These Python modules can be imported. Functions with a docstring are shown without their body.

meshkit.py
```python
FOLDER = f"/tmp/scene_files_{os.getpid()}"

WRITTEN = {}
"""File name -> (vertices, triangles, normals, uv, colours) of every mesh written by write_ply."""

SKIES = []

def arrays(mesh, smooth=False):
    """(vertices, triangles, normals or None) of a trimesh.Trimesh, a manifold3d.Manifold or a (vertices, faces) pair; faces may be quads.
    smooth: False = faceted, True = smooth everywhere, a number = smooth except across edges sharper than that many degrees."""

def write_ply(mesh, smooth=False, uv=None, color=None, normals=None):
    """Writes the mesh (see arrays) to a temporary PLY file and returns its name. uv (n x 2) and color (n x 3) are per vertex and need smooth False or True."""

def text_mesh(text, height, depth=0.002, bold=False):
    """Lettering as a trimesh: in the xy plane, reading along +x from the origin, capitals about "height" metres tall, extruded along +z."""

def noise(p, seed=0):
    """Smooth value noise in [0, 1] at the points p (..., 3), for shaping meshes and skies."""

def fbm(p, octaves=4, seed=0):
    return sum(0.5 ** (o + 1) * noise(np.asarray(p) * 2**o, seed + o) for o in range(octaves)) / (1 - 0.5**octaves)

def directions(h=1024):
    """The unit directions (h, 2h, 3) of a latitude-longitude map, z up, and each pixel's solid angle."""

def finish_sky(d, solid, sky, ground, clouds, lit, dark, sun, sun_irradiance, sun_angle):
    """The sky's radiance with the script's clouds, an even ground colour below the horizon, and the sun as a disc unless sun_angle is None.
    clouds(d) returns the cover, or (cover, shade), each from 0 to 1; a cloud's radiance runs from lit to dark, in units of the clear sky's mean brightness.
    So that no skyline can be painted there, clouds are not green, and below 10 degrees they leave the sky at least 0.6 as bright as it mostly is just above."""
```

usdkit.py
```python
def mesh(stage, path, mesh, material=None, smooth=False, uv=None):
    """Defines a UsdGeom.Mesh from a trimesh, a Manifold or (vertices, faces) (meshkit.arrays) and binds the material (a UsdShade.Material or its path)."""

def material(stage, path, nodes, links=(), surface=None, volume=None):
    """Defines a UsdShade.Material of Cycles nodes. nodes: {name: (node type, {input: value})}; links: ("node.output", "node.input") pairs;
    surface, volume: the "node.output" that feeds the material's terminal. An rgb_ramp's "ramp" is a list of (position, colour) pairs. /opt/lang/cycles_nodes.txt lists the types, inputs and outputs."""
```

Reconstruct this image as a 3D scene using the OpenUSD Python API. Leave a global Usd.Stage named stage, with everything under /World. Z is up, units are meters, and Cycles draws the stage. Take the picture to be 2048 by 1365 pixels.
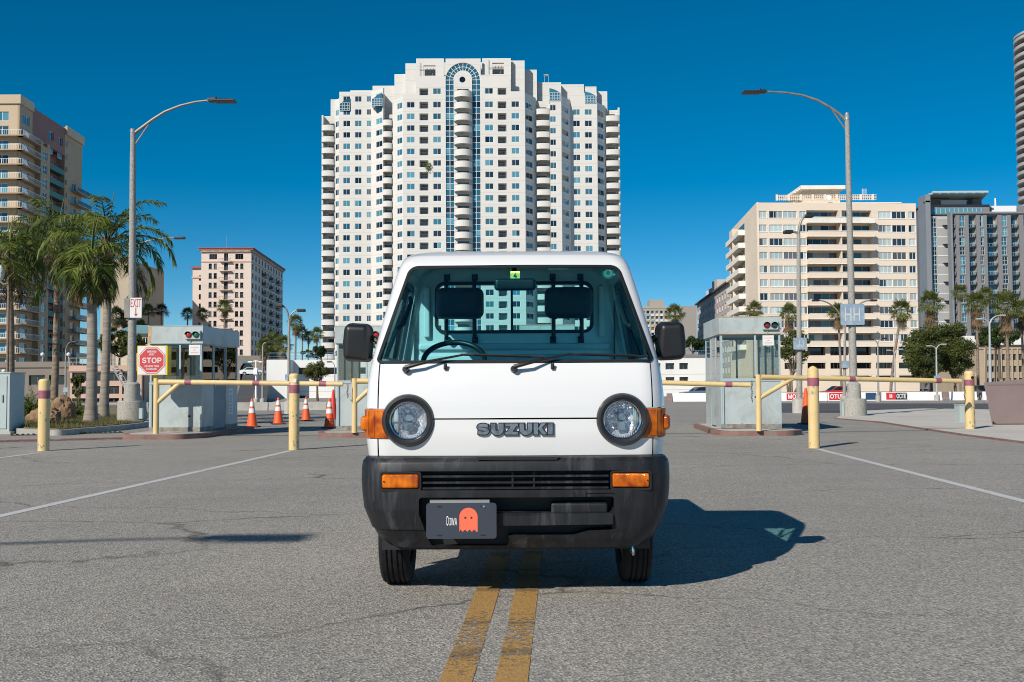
import math, random
import numpy as np, trimesh, manifold3d as m3, shapely
from shapely.geometry import Polygon, box as sbox
from shapely import affinity
from pxr import Usd, UsdGeom, UsdLux, UsdShade, Gf, Sdf
import usdkit, meshkit

stage = Usd.Stage.CreateInMemory()
UsdGeom.SetStageUpAxis(stage, UsdGeom.Tokens.z); UsdGeom.SetStageMetersPerUnit(stage, 1.0)
WORLD = UsdGeom.Xform.Define(stage, '/World'); stage.SetDefaultPrim(WORLD.GetPrim())
UsdGeom.Scope.Define(stage, '/World/Looks')

# ------------------------------------------------------------------ camera, sky, sun
F = 2100.0; PITCH = math.atan(89.5 / F); ROLL = math.radians(0.30)
cam = UsdGeom.Camera.Define(stage, '/World/camera')
cam.CreateHorizontalApertureAttr(36.0); cam.CreateVerticalApertureAttr(36.0 * 682 / 1024)
cam.CreateFocalLengthAttr(36.0 * F / 2048); cam.CreateClippingRangeAttr(Gf.Vec2f(0.05, 5000))
cam.CreateExposureAttr(0.20)
_f = np.array([0, math.cos(PITCH), math.sin(PITCH)]); _u = np.array([0, -math.sin(PITCH), math.cos(PITCH)]); _r = np.array([1.0, 0, 0])
cr, sr = math.cos(ROLL), math.sin(ROLL)
_R, _U = cr * _r - sr * _u, cr * _u + sr * _r
UsdGeom.Xformable(cam).AddTransformOp().Set(Gf.Matrix4d(*_R, 0, *_U, 0, *(-_f), 0, 0, 0, 1.0, 1))

SUN_EL = math.radians(34.0); _sd = np.array([-0.60, -0.80]); SUN_ROT = math.atan2(_sd[0], _sd[1])
to_sun = np.array([_sd[0] * math.cos(SUN_EL), _sd[1] * math.cos(SUN_EL), math.sin(SUN_EL)])
usdkit.material(stage, '/World/Looks/sky_look', {
    's': ('sky_texture', {'sky_type': 'single_scattering', 'sun_disc': False, 'sun_elevation': SUN_EL, 'sun_rotation': SUN_ROT,
                          'altitude': 2500.0, 'air_density': 0.85, 'aerosol_density': 0.02, 'ozone_density': 3.0}),
    'h': ('hsv', {'hue': 0.486, 'saturation': 1.45, 'value': 1.0, 'fac': 1.0}),
    'b': ('background_shader', {'strength': 0.078})}, [('s.color', 'h.color'), ('h.color', 'b.color')], surface='b.background')
dome = UsdLux.DomeLight.Define(stage, '/World/sky')
UsdShade.MaterialBindingAPI.Apply(dome.GetPrim()).Bind(UsdShade.Material.Get(stage, '/World/Looks/sky_look'))
dome.GetPrim().SetCustomDataByKey('kind', 'structure')
sun = UsdLux.DistantLight.Define(stage, '/World/sun')
sun.CreateNormalizeAttr(True); sun.CreateIntensityAttr(1.2); sun.CreateAngleAttr(0.5); sun.CreateColorAttr(Gf.Vec3f(1.0, 0.93, 0.82))
_z = to_sun / np.linalg.norm(to_sun); _x = np.cross([0, 0, 1.0], _z); _x /= np.linalg.norm(_x); _y = np.cross(_z, _x)
UsdGeom.Xformable(sun).AddTransformOp().Set(Gf.Matrix4d(*_x, 0, *_y, 0, *_z, 0, 0, 0, 30, 1))

# ------------------------------------------------------------------ where things stand (photo survey helpers)
EYE = 1.0
def ray(px, py):
    ox, oy = px - 1024.0, py - 682.5
    x, y = cr * ox - sr * oy, sr * ox + cr * oy
    return _f + (x / F) * _r - (y / F) * _u
def at(px, py, Y):
    d = ray(px, py); return np.array([0, 0, EYE]) + d * (Y / d[1])
def gz(Y): return float(np.interp(Y, [30, 100], [0, -0.6]))
def gp(px, py, h=0.0):
    d = ray(px, py); Y = 10.0
    for _ in range(60): Y = (gz(Y) + h - EYE) / d[2] * d[1]
    return np.array([0, 0, EYE]) + d * (Y / d[1])
def xat(px, Y, py=760): return at(px, py, Y)[0]
def zat(py, Y, px=1024): return at(px, py, Y)[2]

# ------------------------------------------------------------------ stage helpers
_count = {}
def numbered(path):
    k = _count.get(path, 0); _count[path] = k + 1
    return path if k == 0 else f'{path}_{k:03d}'
LOC = {}
GROUPS = {'toll_booth': 'toll booths in a row across the lanes', 'bollard': 'cream bollards with a maroon band', 'swing_gate': 'cream swing gate bars across the lanes', 'chain': 'chains at the gate ends', 'traffic_cone': 'orange traffic cones behind the gates',
          'street_lamp': 'street lamps around the lot', 'lane_sign': 'faded blue lane signs on lamp posts', 'palm_tree': 'queen palms on the planted island', 'low_palm': 'low plants on the planted island', 'boulder': 'brown boulders on the planted island',
          'race_barrier': 'concrete barriers along the far road', 'fan_palm': 'fan palms in the background', 'tree': 'leafy trees and shrubs in the background', 'parked_car': 'cars in the background', 'globe_lamp': 'white globe lamps at the left'}
def thing(name, label, cat, loc=(0, 0, 0), rotz=0.0, group=None, kind=None):
    group = group or GROUPS.get(name); p = numbered('/World/' + name); x = UsdGeom.Xform.Define(stage, p)
    x.AddTranslateOp().Set(Gf.Vec3d(*map(float, loc)))
    if rotz: x.AddRotateZOp().Set(math.degrees(rotz))
    o = x.GetPrim(); LOC[p] = (np.array(loc, float), rotz)
    if label: o.SetCustomDataByKey('label', label)
    if cat: o.SetCustomDataByKey('category', cat)
    if group: o.SetCustomDataByKey('group', group)
    if kind: o.SetCustomDataByKey('kind', kind)
    return p
def arr(m):
    if isinstance(m, (list,)): m = cat(m)
    if hasattr(m, 'to_mesh'):
        mm = m.to_mesh(); return np.array(mm.vert_properties[:, :3], float), np.array(mm.tri_verts)
    if isinstance(m, tuple):
        v, f = np.asarray(m[0], float), np.asarray(m[1], int)
        if f.shape[1] == 4: f = np.vstack([f[:, [0, 1, 2]], f[:, [0, 2, 3]]])
        return v, f
    return np.array(m.vertices, float), np.array(m.faces)
def cat(ms):
    vs, fs, n = [], [], 0
    for m in ms:
        v, f = arr(m); vs.append(v); fs.append(f + n); n += len(v)
    return np.vstack(vs), np.vstack(fs)
def root_of(p):
    while p not in LOC: p = p.rsplit('/', 1)[0]
    return p
def part(name, m, mat, parent, smooth=False, world=False, label=None, kind=None):
    """one mesh of the scene under its thing (or part); world: the mesh was built in world coordinates"""
    v, f = arr(m)
    if world:
        loc, rz = LOC[root_of(parent)]; v = v - loc
        if rz: c, s = math.cos(-rz), math.sin(-rz); v = v @ np.array([[c, -s, 0], [s, c, 0], [0, 0, 1]]).T
    p = numbered(parent + '/' + name)
    o = usdkit.mesh(stage, p, (v, f), mat, smooth).GetPrim()
    if label: o.SetCustomDataByKey('label', label)
    if kind: o.SetCustomDataByKey('kind', kind)
    return p
def top(name, m, mat, label=None, catg=None, group=None, kind=None, smooth=False):
    p = numbered('/World/' + name); o = usdkit.mesh(stage, p, arr(m), mat, smooth).GetPrim()
    for k, val in (('label', label), ('category', catg), ('group', group), ('kind', kind)):
        if val: o.SetCustomDataByKey(k, val)
    return p
def copy(src, loc, rotz=0.0, label=None, scale=None, group=None):
    """another individual of the same make as src"""
    base = src.split('/')[-1]
    if base[-4:-3] == '_' and base[-3:].isdigit(): base = base[:-4]
    p = numbered('/World/' + base); x = UsdGeom.Xform.Define(stage, p); o = x.GetPrim()
    o.GetReferences().AddInternalReference(src); o.SetInstanceable(True)
    x.ClearXformOpOrder(); x.AddTranslateOp().Set(Gf.Vec3d(*map(float, loc)))
    x.AddRotateZOp().Set(math.degrees(rotz))
    if scale is not None: x.AddScaleOp().Set(Gf.Vec3f(*([scale] * 3 if np.ndim(scale) == 0 else scale)))
    if scale is not None: x.SetXformOpOrder(x.GetOrderedXformOps())
    if label: o.SetCustomDataByKey('label', label)
    if group: o.SetCustomDataByKey('group', group)
    LOC[p] = (np.array(loc, float), rotz); return p

# ------------------------------------------------------------------ shapes
def box(x0, x1, y0, y1, z0, z1):
    v = np.array([[x, y, z] for x in (x0, x1) for y in (y0, y1) for z in (z0, z1)], float)
    f = np.array([[0, 1, 3], [0, 3, 2], [4, 6, 7], [4, 7, 5], [0, 4, 5], [0, 5, 1], [2, 3, 7], [2, 7, 6], [0, 2, 6], [0, 6, 4], [1, 5, 7], [1, 7, 3]])
    return v, f
def mbox(x0, x1, y0, y1, z0, z1): return m3.Manifold.cube([x1 - x0, y1 - y0, z1 - z0]).translate([x0, y0, z0])
def rbox(x0, x1, y0, y1, z0, z1, r=.01, n=8):
    pts = []
    s = trimesh.creation.uv_sphere(r, count=[max(4, n), max(6, n + 4)]).vertices
    for x in (x0 + r, x1 - r):
        for y in (y0 + r, y1 - r):
            for z in (z0 + r, z1 - r): pts.append(s + [x, y, z])
    return m3.Manifold.hull_points(np.vstack(pts))
def frame_of(t):
    t = t / (np.linalg.norm(t) + 1e-12); a = np.cross(t, [0, 0, 1.0] if abs(t[2]) < .95 else [1.0, 0, 0]); a /= np.linalg.norm(a)
    return t, a, np.cross(t, a)
def tube(pts, r, n=10, cap=True, squash=1.0):
    p = np.asarray(pts, float); r = np.broadcast_to(np.asarray(r, float), (len(p),))
    T = np.gradient(p, axis=0); T /= np.linalg.norm(T, axis=1, keepdims=True) + 1e-12
    _, a, b = frame_of(T[0]); V = []
    for i in range(len(p)):
        a = a - T[i] * (a @ T[i]); a /= np.linalg.norm(a); b = np.cross(T[i], a)
        th = np.arange(n) * 2 * math.pi / n
        V.append(p[i] + r[i] * (np.cos(th)[:, None] * a + squash * np.sin(th)[:, None] * b))
    V = np.vstack(V); i, j = np.meshgrid(np.arange(len(p) - 1), np.arange(n), indexing='ij'); k = (j + 1) % n
    Q = np.stack([i * n + j, i * n + k, (i + 1) * n + k, (i + 1) * n + j], -1).reshape(-1, 4)
    Fc = np.vstack([Q[:, [0, 1, 2]], Q[:, [0, 2, 3]]])
    if cap:
        c0, c1 = len(V), len(V) + 1; V = np.vstack([V, p[:1], p[-1:]]); j = np.arange(n); k = (j + 1) % n; o = (len(p) - 1) * n
        Fc = np.vstack([Fc, np.stack([np.full(n, c0), k, j], 1), np.stack([np.full(n, c1), o + j, o + k], 1)])
    return V, Fc
def cyl(p0, p1, r0, r1=None, n=16): return tube([p0, p1], [r0, r0 if r1 is None else r1], n)
def lathe(prof, n=32, axis='z', closed=False):
    """prof: (radius, height) pairs, turned about z (or laid along x / y)"""
    P = np.asarray(prof, float); m = len(P); th = np.arange(n) * 2 * math.pi / n
    V = np.stack([P[:, None, 0] * np.cos(th), P[:, None, 0] * np.sin(th), np.broadcast_to(P[:, None, 1], (m, n))], -1).reshape(-1, 3)
    mm = m if closed else m - 1
    i, j = np.meshgrid(np.arange(mm), np.arange(n), indexing='ij'); k = (j + 1) % n; i2 = (i + 1) % m
    Q = np.stack([i * n + j, i * n + k, i2 * n + k, i2 * n + j], -1).reshape(-1, 4)
    Fc = np.vstack([Q[:, [0, 1, 2]], Q[:, [0, 2, 3]]])
    if axis == 'x': V = V[:, [2, 0, 1]]
    if axis == 'y': V = V[:, [1, 2, 0]]
    return V, Fc
def extrude(poly, h):
    gs = getattr(poly, 'geoms', [poly]); return cat([trimesh.creation.extrude_polygon(g, h, engine='earcut') for g in gs if g.area > 1e-9])
def prism(poly, z0, z1):
    v, f = extrude(poly if isinstance(poly, shapely.Geometry) else Polygon(poly), z1 - z0); return v + [0, 0, z0], f
def xz(poly, y0, y1):
    """polygon in (x, z) with its thickness from y0 to y1"""
    v, f = extrude(poly if isinstance(poly, shapely.Geometry) else Polygon(poly), y1 - y0)
    return np.stack([v[:, 0], y1 - v[:, 2], v[:, 1]], 1), f
def yz(poly, x0, x1):
    v, f = extrude(poly if isinstance(poly, shapely.Geometry) else Polygon(poly), x1 - x0)
    return np.stack([x0 + v[:, 2], v[:, 0], v[:, 1]], 1), f
def mani(m):
    v, f = arr(m); t = trimesh.Trimesh(v, f); t.merge_vertices()
    return m3.Manifold(m3.Mesh(np.asarray(t.vertices, np.float32), np.asarray(t.faces, np.uint32)))
def rnd(poly, r): return poly.buffer(-r).buffer(r, quad_segs=8)
def mv(m, d, rz=0.0):
    v, f = arr(m)
    if rz: c, s = math.cos(rz), math.sin(rz); v = v @ np.array([[c, -s, 0], [s, c, 0], [0, 0, 1]]).T
    return v + np.asarray(d, float), f
def rotx(m, a):
    v, f = arr(m); c, s = math.cos(a), math.sin(a); return v @ np.array([[1, 0, 0], [0, c, -s], [0, s, c]]).T, f
def text_at(s, h, width, origin, yface, bold=True, depth=.004):
    """lettering standing upright, centred on origin=(x, z), facing -y with its face at yface"""
    t = meshkit.text_mesh(s, h, depth, bold=bold); v = np.array(t.vertices)
    w = v[:, 0].max() - v[:, 0].min(); v[:, 0] = (v[:, 0] - v[:, 0].min() - w / 2) * (width / w if width else 1)
    v[:, 1] -= (v[:, 1].max() + v[:, 1].min()) / 2
    return np.stack([origin[0] + v[:, 0], yface + depth - v[:, 2], origin[1] + v[:, 1]], 1), np.array(t.faces)

# ------------------------------------------------------------------ materials
def L(n): return '/World/Looks/' + n
def plain(name, col, rough=.5, var=.12, scale=4.0, bump=0.0, bscale=60.0, metal=0.0, spec=.5, coat=0.0, dirt=None, dscale=2.0, rand=0.0, stretch=None, obj=False):
    """a principled surface whose colour wanders a little; dirt: (colour, amount) in patches; rand: tone differs per object"""
    c = np.array(col, float)
    N = {'g': ('texture_coordinate', {}) if obj else ('geometry', {}), 'n': ('noise_texture', {'scale': scale, 'detail': 6.0, 'roughness': .6}),
         'r': ('rgb_ramp', {'ramp': [(.3, tuple(c * (1 - var))), (.7, tuple(np.minimum(c * (1 + var), .95)))]}),
         'p': ('principled_bsdf', {'roughness': rough, 'metallic': metal, 'specular_ior_level': spec, 'coat_weight': coat, 'coat_roughness': .04})}
    src = 'g.object' if obj else 'g.position'
    K = [('n.fac', 'r.fac'), ('r.color', 'p.base_color')]
    if stretch is not None:
        N['mp'] = ('mapping', {'scale': stretch}); K += [(src, 'mp.vector')]; src = 'mp.vector'
    K += [(src, 'n.vector')]
    last = 'r.color'
    if dirt is not None:
        N['dn'] = ('noise_texture', {'scale': dscale, 'detail': 8.0, 'roughness': .68, 'distortion': .6})
        N['dr'] = ('map_range', {'from_min': 1 - dirt[1] - .12, 'from_max': 1 - dirt[1] + .12, 'to_min': 0.0, 'to_max': 1.0, 'clamp': True})
        N['dm'] = ('mix', {'color2': dirt[0]}); K = [k for k in K if k[1] != 'p.base_color']
        K += [(src, 'dn.vector'), ('dn.fac', 'dr.value'), ('dr.result', 'dm.fac'), (last, 'dm.color1'), ('dm.color', 'p.base_color')]; last = 'dm.color'
    if rand:
        N['oi'] = ('object_info', {}); N['om'] = ('map_range', {'from_min': 0.0, 'from_max': 1.0, 'to_min': 1 - rand, 'to_max': 1 + rand})
        N['hv'] = ('hsv', {'hue': .5, 'saturation': 1.0, 'fac': 1.0}); K = [k for k in K if k[1] != 'p.base_color']
        K += [('oi.random', 'om.value'), ('om.result', 'hv.value'), (last, 'hv.color'), ('hv.color', 'p.base_color')]
    if bump:
        N['bn'] = ('noise_texture', {'scale': bscale, 'detail': 5.0, 'roughness': .65}); N['bp'] = ('bump', {'strength': bump, 'distance': .02})
        K += [(src, 'bn.vector'), ('bn.fac', 'bp.height'), ('bp.normal', 'p.normal')]
    return usdkit.material(stage, L(name), N, K, surface='p.BSDF')
def pane_glass(name, tint, ior=1.45, rough=.0, gcol=(1, 1, 1)):
    return usdkit.material(stage, L(name), {'t': ('transparent_bsdf', {'color': tint}), 'g': ('glossy_bsdf', {'roughness': rough, 'color': gcol}),
        'f': ('fresnel', {'IOR': ior}), 'm': ('mix_closure', {})},
        [('f.fac', 'm.fac'), ('t.BSDF', 'm.closure1'), ('g.BSDF', 'm.closure2')], surface='m.closure')
def leafy(name, c1, c2, trans=.35, scale=3.0, rough=.55):
    return usdkit.material(stage, L(name), {'g': ('texture_coordinate', {}), 'n': ('noise_texture', {'scale': scale, 'detail': 3.0}), 'ge': ('geometry', {}),
        'r': ('rgb_ramp', {'ramp': [(.25, c1), (.75, c2)]}), 'mr': ('map_range', {'from_min': 0.0, 'from_max': 1.0, 'to_min': .6, 'to_max': 1.4}),
        'h': ('hsv', {'hue': .5, 'saturation': 1.0, 'fac': 1.0}),
        'p': ('principled_bsdf', {'roughness': rough, 'specular_ior_level': .4}), 't': ('translucent_bsdf', {}), 'm': ('mix_closure', {'fac': trans})},
        [('g.object', 'n.vector'), ('n.fac', 'r.fac'), ('ge.random_per_island', 'mr.value'), ('mr.result', 'h.value'), ('r.color', 'h.color'), ('h.color', 'p.base_color'), ('h.color', 't.color'), ('p.BSDF', 'm.closure1'), ('t.BSDF', 'm.closure2')], surface='m.closure')
def window_glass(name, base, rand=.5, rough=.04):
    """panes of far windows: a dim room or a drawn curtain behind a mirror-like face"""
    return usdkit.material(stage, L(name), {'oi': ('object_info', {}), 'om': ('map_range', {'from_min': 0.0, 'from_max': 1.0, 'to_min': 1 - rand, 'to_max': 1 + rand}),
        'h': ('hsv', {'hue': .5, 'saturation': 1.0, 'fac': 1.0, 'color': base}), 'p': ('principled_bsdf', {'roughness': rough, 'specular_ior_level': .8})},
        [('oi.random', 'om.value'), ('om.result', 'h.value'), ('h.color', 'p.base_color')], surface='p.BSDF')

# ================================================================== materials used all over
white_paint = plain('white_paint', (.655, .66, .67), rough=.22, var=.012, scale=1.5, coat=.7, obj=True)
black_rubber = plain('black_rubber', (.012, .013, .015), rough=.45, var=.2, scale=20, obj=True)
black_plastic = plain('black_plastic', (.010, .0105, .012), rough=.40, var=.15, scale=30, bump=.08, bscale=500, obj=True)
bumper_plastic = plain('bumper_plastic', (.0125, .0135, .0165), rough=.45, var=.5, scale=3.5, stretch=(7.0, 7.0, 1.0), dirt=((.075, .078, .088), .335), dscale=1.9, bump=.05, bscale=400, obj=True, spec=.35)
chrome = plain('chrome', (.72, .73, .75), rough=.08, var=.02, metal=1.0)
dark_chrome = plain('dark_chrome', (.46, .48, .52), rough=.25, var=.5, scale=22, metal=1.0, obj=True)
grey_steel = plain('grey_steel', (.28, .29, .30), rough=.5, var=.1, metal=.4)
cabin_paint = plain('cabin_paint', (.62, .66, .68), rough=.4, var=.03, obj=True)
seat_vinyl = plain('seat_vinyl', (.025, .028, .034), rough=.5, var=.2, scale=40, bump=.1, bscale=300, obj=True)
dark_trim = plain('dark_trim', (.05, .055, .06), rough=.6, var=.15, obj=True)
tyre_rubber = plain('tyre_rubber', (.010, .010, .011), rough=.8, var=.3, scale=25, dirt=((.035, .033, .03), .34), dscale=9, obj=True, spec=.25)
amber = usdkit.material(stage, L('amber_lens'), {'g': ('texture_coordinate', {}), 'w': ('wave_texture', {'scale': 55.0, 'bands_direction': 'x'}), 'b': ('bump', {'strength': .35, 'distance': .004}),
    'n': ('noise_texture', {'scale': 17.0, 'detail': 2.0}), 'r': ('rgb_ramp', {'ramp': [(.32, (.34, .045, .001)), (.68, (.88, .22, .003))]}),
    'p': ('principled_bsdf', {'roughness': .1, 'coat_weight': .6, 'coat_roughness': .03}), 't': ('translucent_bsdf', {}), 'm': ('mix_closure', {'fac': .25})},
    [('g.object', 'w.vector'), ('w.fac', 'b.height'), ('b.normal', 'p.normal'), ('g.object', 'n.vector'), ('n.fac', 'r.fac'), ('r.color', 'p.base_color'), ('r.color', 't.color'), ('p.BSDF', 'm.closure1'), ('t.BSDF', 'm.closure2')], surface='m.closure')
lamp_glass = usdkit.material(stage, L('lamp_glass'), {'g': ('texture_coordinate', {}), 'w': ('wave_texture', {'scale': 30.0, 'bands_direction': 'x'}), 'b': ('bump', {'strength': .42, 'distance': .004}),
    't': ('transparent_bsdf', {'color': (.96, .98, 1.0)}), 'gl': ('glossy_bsdf', {'roughness': .03}), 'f': ('fresnel', {'IOR': 1.42}), 'm': ('mix_closure', {})},
    [('g.object', 'w.vector'), ('w.fac', 'b.height'), ('b.normal', 'gl.normal'), ('b.normal', 'f.normal'), ('f.fac', 'm.fac'), ('t.BSDF', 'm.closure1'), ('gl.BSDF', 'm.closure2')], surface='m.closure')
lamp_mirror = usdkit.material(stage, L('lamp_mirror'), {'g': ('texture_coordinate', {}), 'v': ('voronoi_texture', {'scale': 60.0, 'metric': 'chebychev'}), 'b': ('bump', {'strength': .55, 'distance': .01}), 'p': ('principled_bsdf', {'base_color': (.86, .89, .93), 'metallic': .72, 'roughness': .16})},
    [('g.object', 'v.vector'), ('v.distance', 'b.height'), ('b.normal', 'p.normal')], surface='p.BSDF')
windscreen_glass = pane_glass('windscreen_glass', (.68, .945, .97), 1.25)
side_glass = pane_glass('side_glass', (.86, .97, .97), 1.06)
rear_glass = pane_glass('rear_glass', (.93, .98, .98), 1.2)
red_paint = plain('red_paint', (.42, .025, .03), rough=.5, var=.12)
white_matt = plain('white_matt', (.78, .78, .77), rough=.6, var=.04)
black_ink = plain('black_ink', (.01, .01, .012), rough=.5, var=.05)

# ================================================================== the small truck (local origin on the ground under the middle of its bumper)
TX, TY = 0.014, 4.90
truck = thing('pickup_truck', 'white cab over mini pickup truck with round headlights facing the camera', 'truck', (TX, TY, 0))
RZ = [.40, .60, .67, .78, .90, 1.00, 1.08, 1.125, 1.30, 1.48, 1.60, 1.645, 1.685, 1.712, 1.735, 1.755, 1.768]
RW = [1.008 * w for w in (.69, .700, .706, .717, .717, .712, .704, .698, .668, .636, .611, .598, .583, .555, .505, .42, .25)]
RF = [.10, .075, .066, .054, .056, .074, .104, .136, .277, .424, .523, .562, .612, .68, .80, .96, 1.06]
RB = [1.45] * 13 + [1.445, 1.44, 1.42, 1.36]
RR = [.13, .13, .13, .13, .13, .125, .12, .115, .10, .09, .085, .085, .10, .12, .14, .14, .12]
from scipy.interpolate import PchipInterpolator
def ring(w, yf, yb, r, z, o):
    w, yf, yb = w - o, yf + o, yb - o; r = max(r - o, .02); P = []
    yc = lambda x: yf + .035 * (x / w) ** 2
    for t in np.linspace(-1, 1, 21): P.append((t * (w - r), yc(t * (w - r))))
    e = yc(w - r)
    for a in np.linspace(-90, 0, 9)[1:]: P.append((w - r + r * math.cos(math.radians(a)), e + r + r * math.sin(math.radians(a))))
    for t in np.linspace(0, 1, 9)[1:]: P.append((w, e + r + t * (yb - .04 - e - r)))
    for a in np.linspace(0, 90, 5)[1:]: P.append((w - .04 + .04 * math.cos(math.radians(a)), yb - .04 + .04 * math.sin(math.radians(a))))
    P += [(-x, y) for x, y in P[21:][::-1]]
    z = z - o * float(np.clip((z - 1.58) / .12, 0, 1))
    return np.array([(x, y, z) for x, y in P])
def loft(rings):
    n = len(rings[0]); V = np.vstack(rings); m = len(rings)
    i, j = np.meshgrid(np.arange(m - 1), np.arange(n), indexing='ij'); k = (j + 1) % n
    Q = np.stack([i * n + j, i * n + k, (i + 1) * n + k, (i + 1) * n + j], -1).reshape(-1, 4)
    c0, c1 = len(V), len(V) + 1; V = np.vstack([V, rings[0].mean(0), rings[-1].mean(0) + [0, 0, .002]]); j = np.arange(n); k = (j + 1) % n; o = (m - 1) * n
    Fc = np.vstack([Q[:, [0, 1, 2]], Q[:, [0, 2, 3]], np.stack([np.full(n, c0), k, j], 1), np.stack([np.full(n, c1), o + j, o + k], 1)])
    return mani((V, Fc))
ZF = np.unique(np.concatenate([RZ, np.linspace(.45, 1.72, 46)]))
def outer(o, z0=.40):
    zs = [z0] + [z for z in ZF if z > z0 + .005]
    it = lambda z, T: float(PchipInterpolator(RZ, T)(z))
    return loft([ring(it(z, RW), it(z, RF), it(z, RB), it(z, RR), z, o) for z in zs])
BODY = outer(0.0)
def skin(o0, o1): return outer(o0, .42) - outer(o1, .43)
def yf_at(z, x=0.0, o=0.0):
    w = float(PchipInterpolator(RZ, RW)(z)); return float(PchipInterpolator(RZ, RF)(z)) + .035 * (x / w) ** 2 + o
screen_poly = rnd(Polygon([(-.672, 1.114), (.672, 1.114), (.543, 1.624), (-.543, 1.624)]), .022).intersection(rnd(Polygon([(-.80, .60), (.80, .60), (.543, 1.624), (-.543, 1.624)]), .055))
side_poly = rnd(Polygon([(.36, 1.14), (.73, 1.59), (1.37, 1.59), (1.37, 1.14)]), .03)
rear_poly = rnd(Polygon([(-.468, 1.325), (.468, 1.325), (.468, 1.618), (-.468, 1.618)]), .05)
cut_screen = mani(xz(screen_poly, -.3, .8)); cut_side = mani(yz(side_poly, -1, 1)); cut_rear = mani(xz(rear_poly, 1.25, 1.7))
shell = BODY - outer(.035, .52) - cut_screen - cut_side - cut_rear
HLX, HLZ = .506, .838
lamp_holes = mani(mv(lathe([(0, -.02), (.106, -.02), (.106, .3), (0, .3)], 40, 'y'), (-HLX, 0, HLZ))) + mani(mv(lathe([(0, -.02), (.106, -.02), (.106, .3), (0, .3)], 40, 'y'), (HLX, 0, HLZ)))
shell = shell - lamp_holes - mbox(-.655, .655, -.2, .33, .3, .655)
corner_cut = mbox(.56, .9, -.1, .30, .751, .895) + mbox(-.9, -.56, -.1, .30, .751, .895)
shell = shell - corner_cut
SX = .652
g = .0036
panel_up = shell ^ mbox(-SX + g, SX - g, -.1, .2, .845 + g, 1.108)
panel_lo = shell ^ mbox(-SX + g, SX - g, -.1, .2, .660, .845 - g)
rest = shell - mbox(-SX - g, SX + g, -.1, .2, .655, 1.1095)
door_cut = yz(rnd(Polygon([(.33, .50), (.33, 1.13), (.72, 1.635), (1.40, 1.635), (1.40, .50)]), .02), -1, 1)
dc = mani(door_cut); dc_small = mani(yz(rnd(Polygon([(.33, .50), (.33, 1.13), (.72, 1.635), (1.40, 1.635), (1.40, .50)]), .02).buffer(-.004), -1, 1))
doors = rest ^ (dc_small ^ (mbox(-1, -.50, 0, 2, 0, 2) + mbox(.50, 1, 0, 2, 0, 2)))
cab = rest - (dc ^ (mbox(-1, -.50, 0, 2, 0, 2) + mbox(.50, 1, 0, 2, 0, 2)))
cab_p = part('cab', cab, white_paint, truck, 35)
part('front_panel', panel_up, white_paint, truck, 35); part('front_panel', panel_lo, white_paint, truck, 35)
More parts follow.
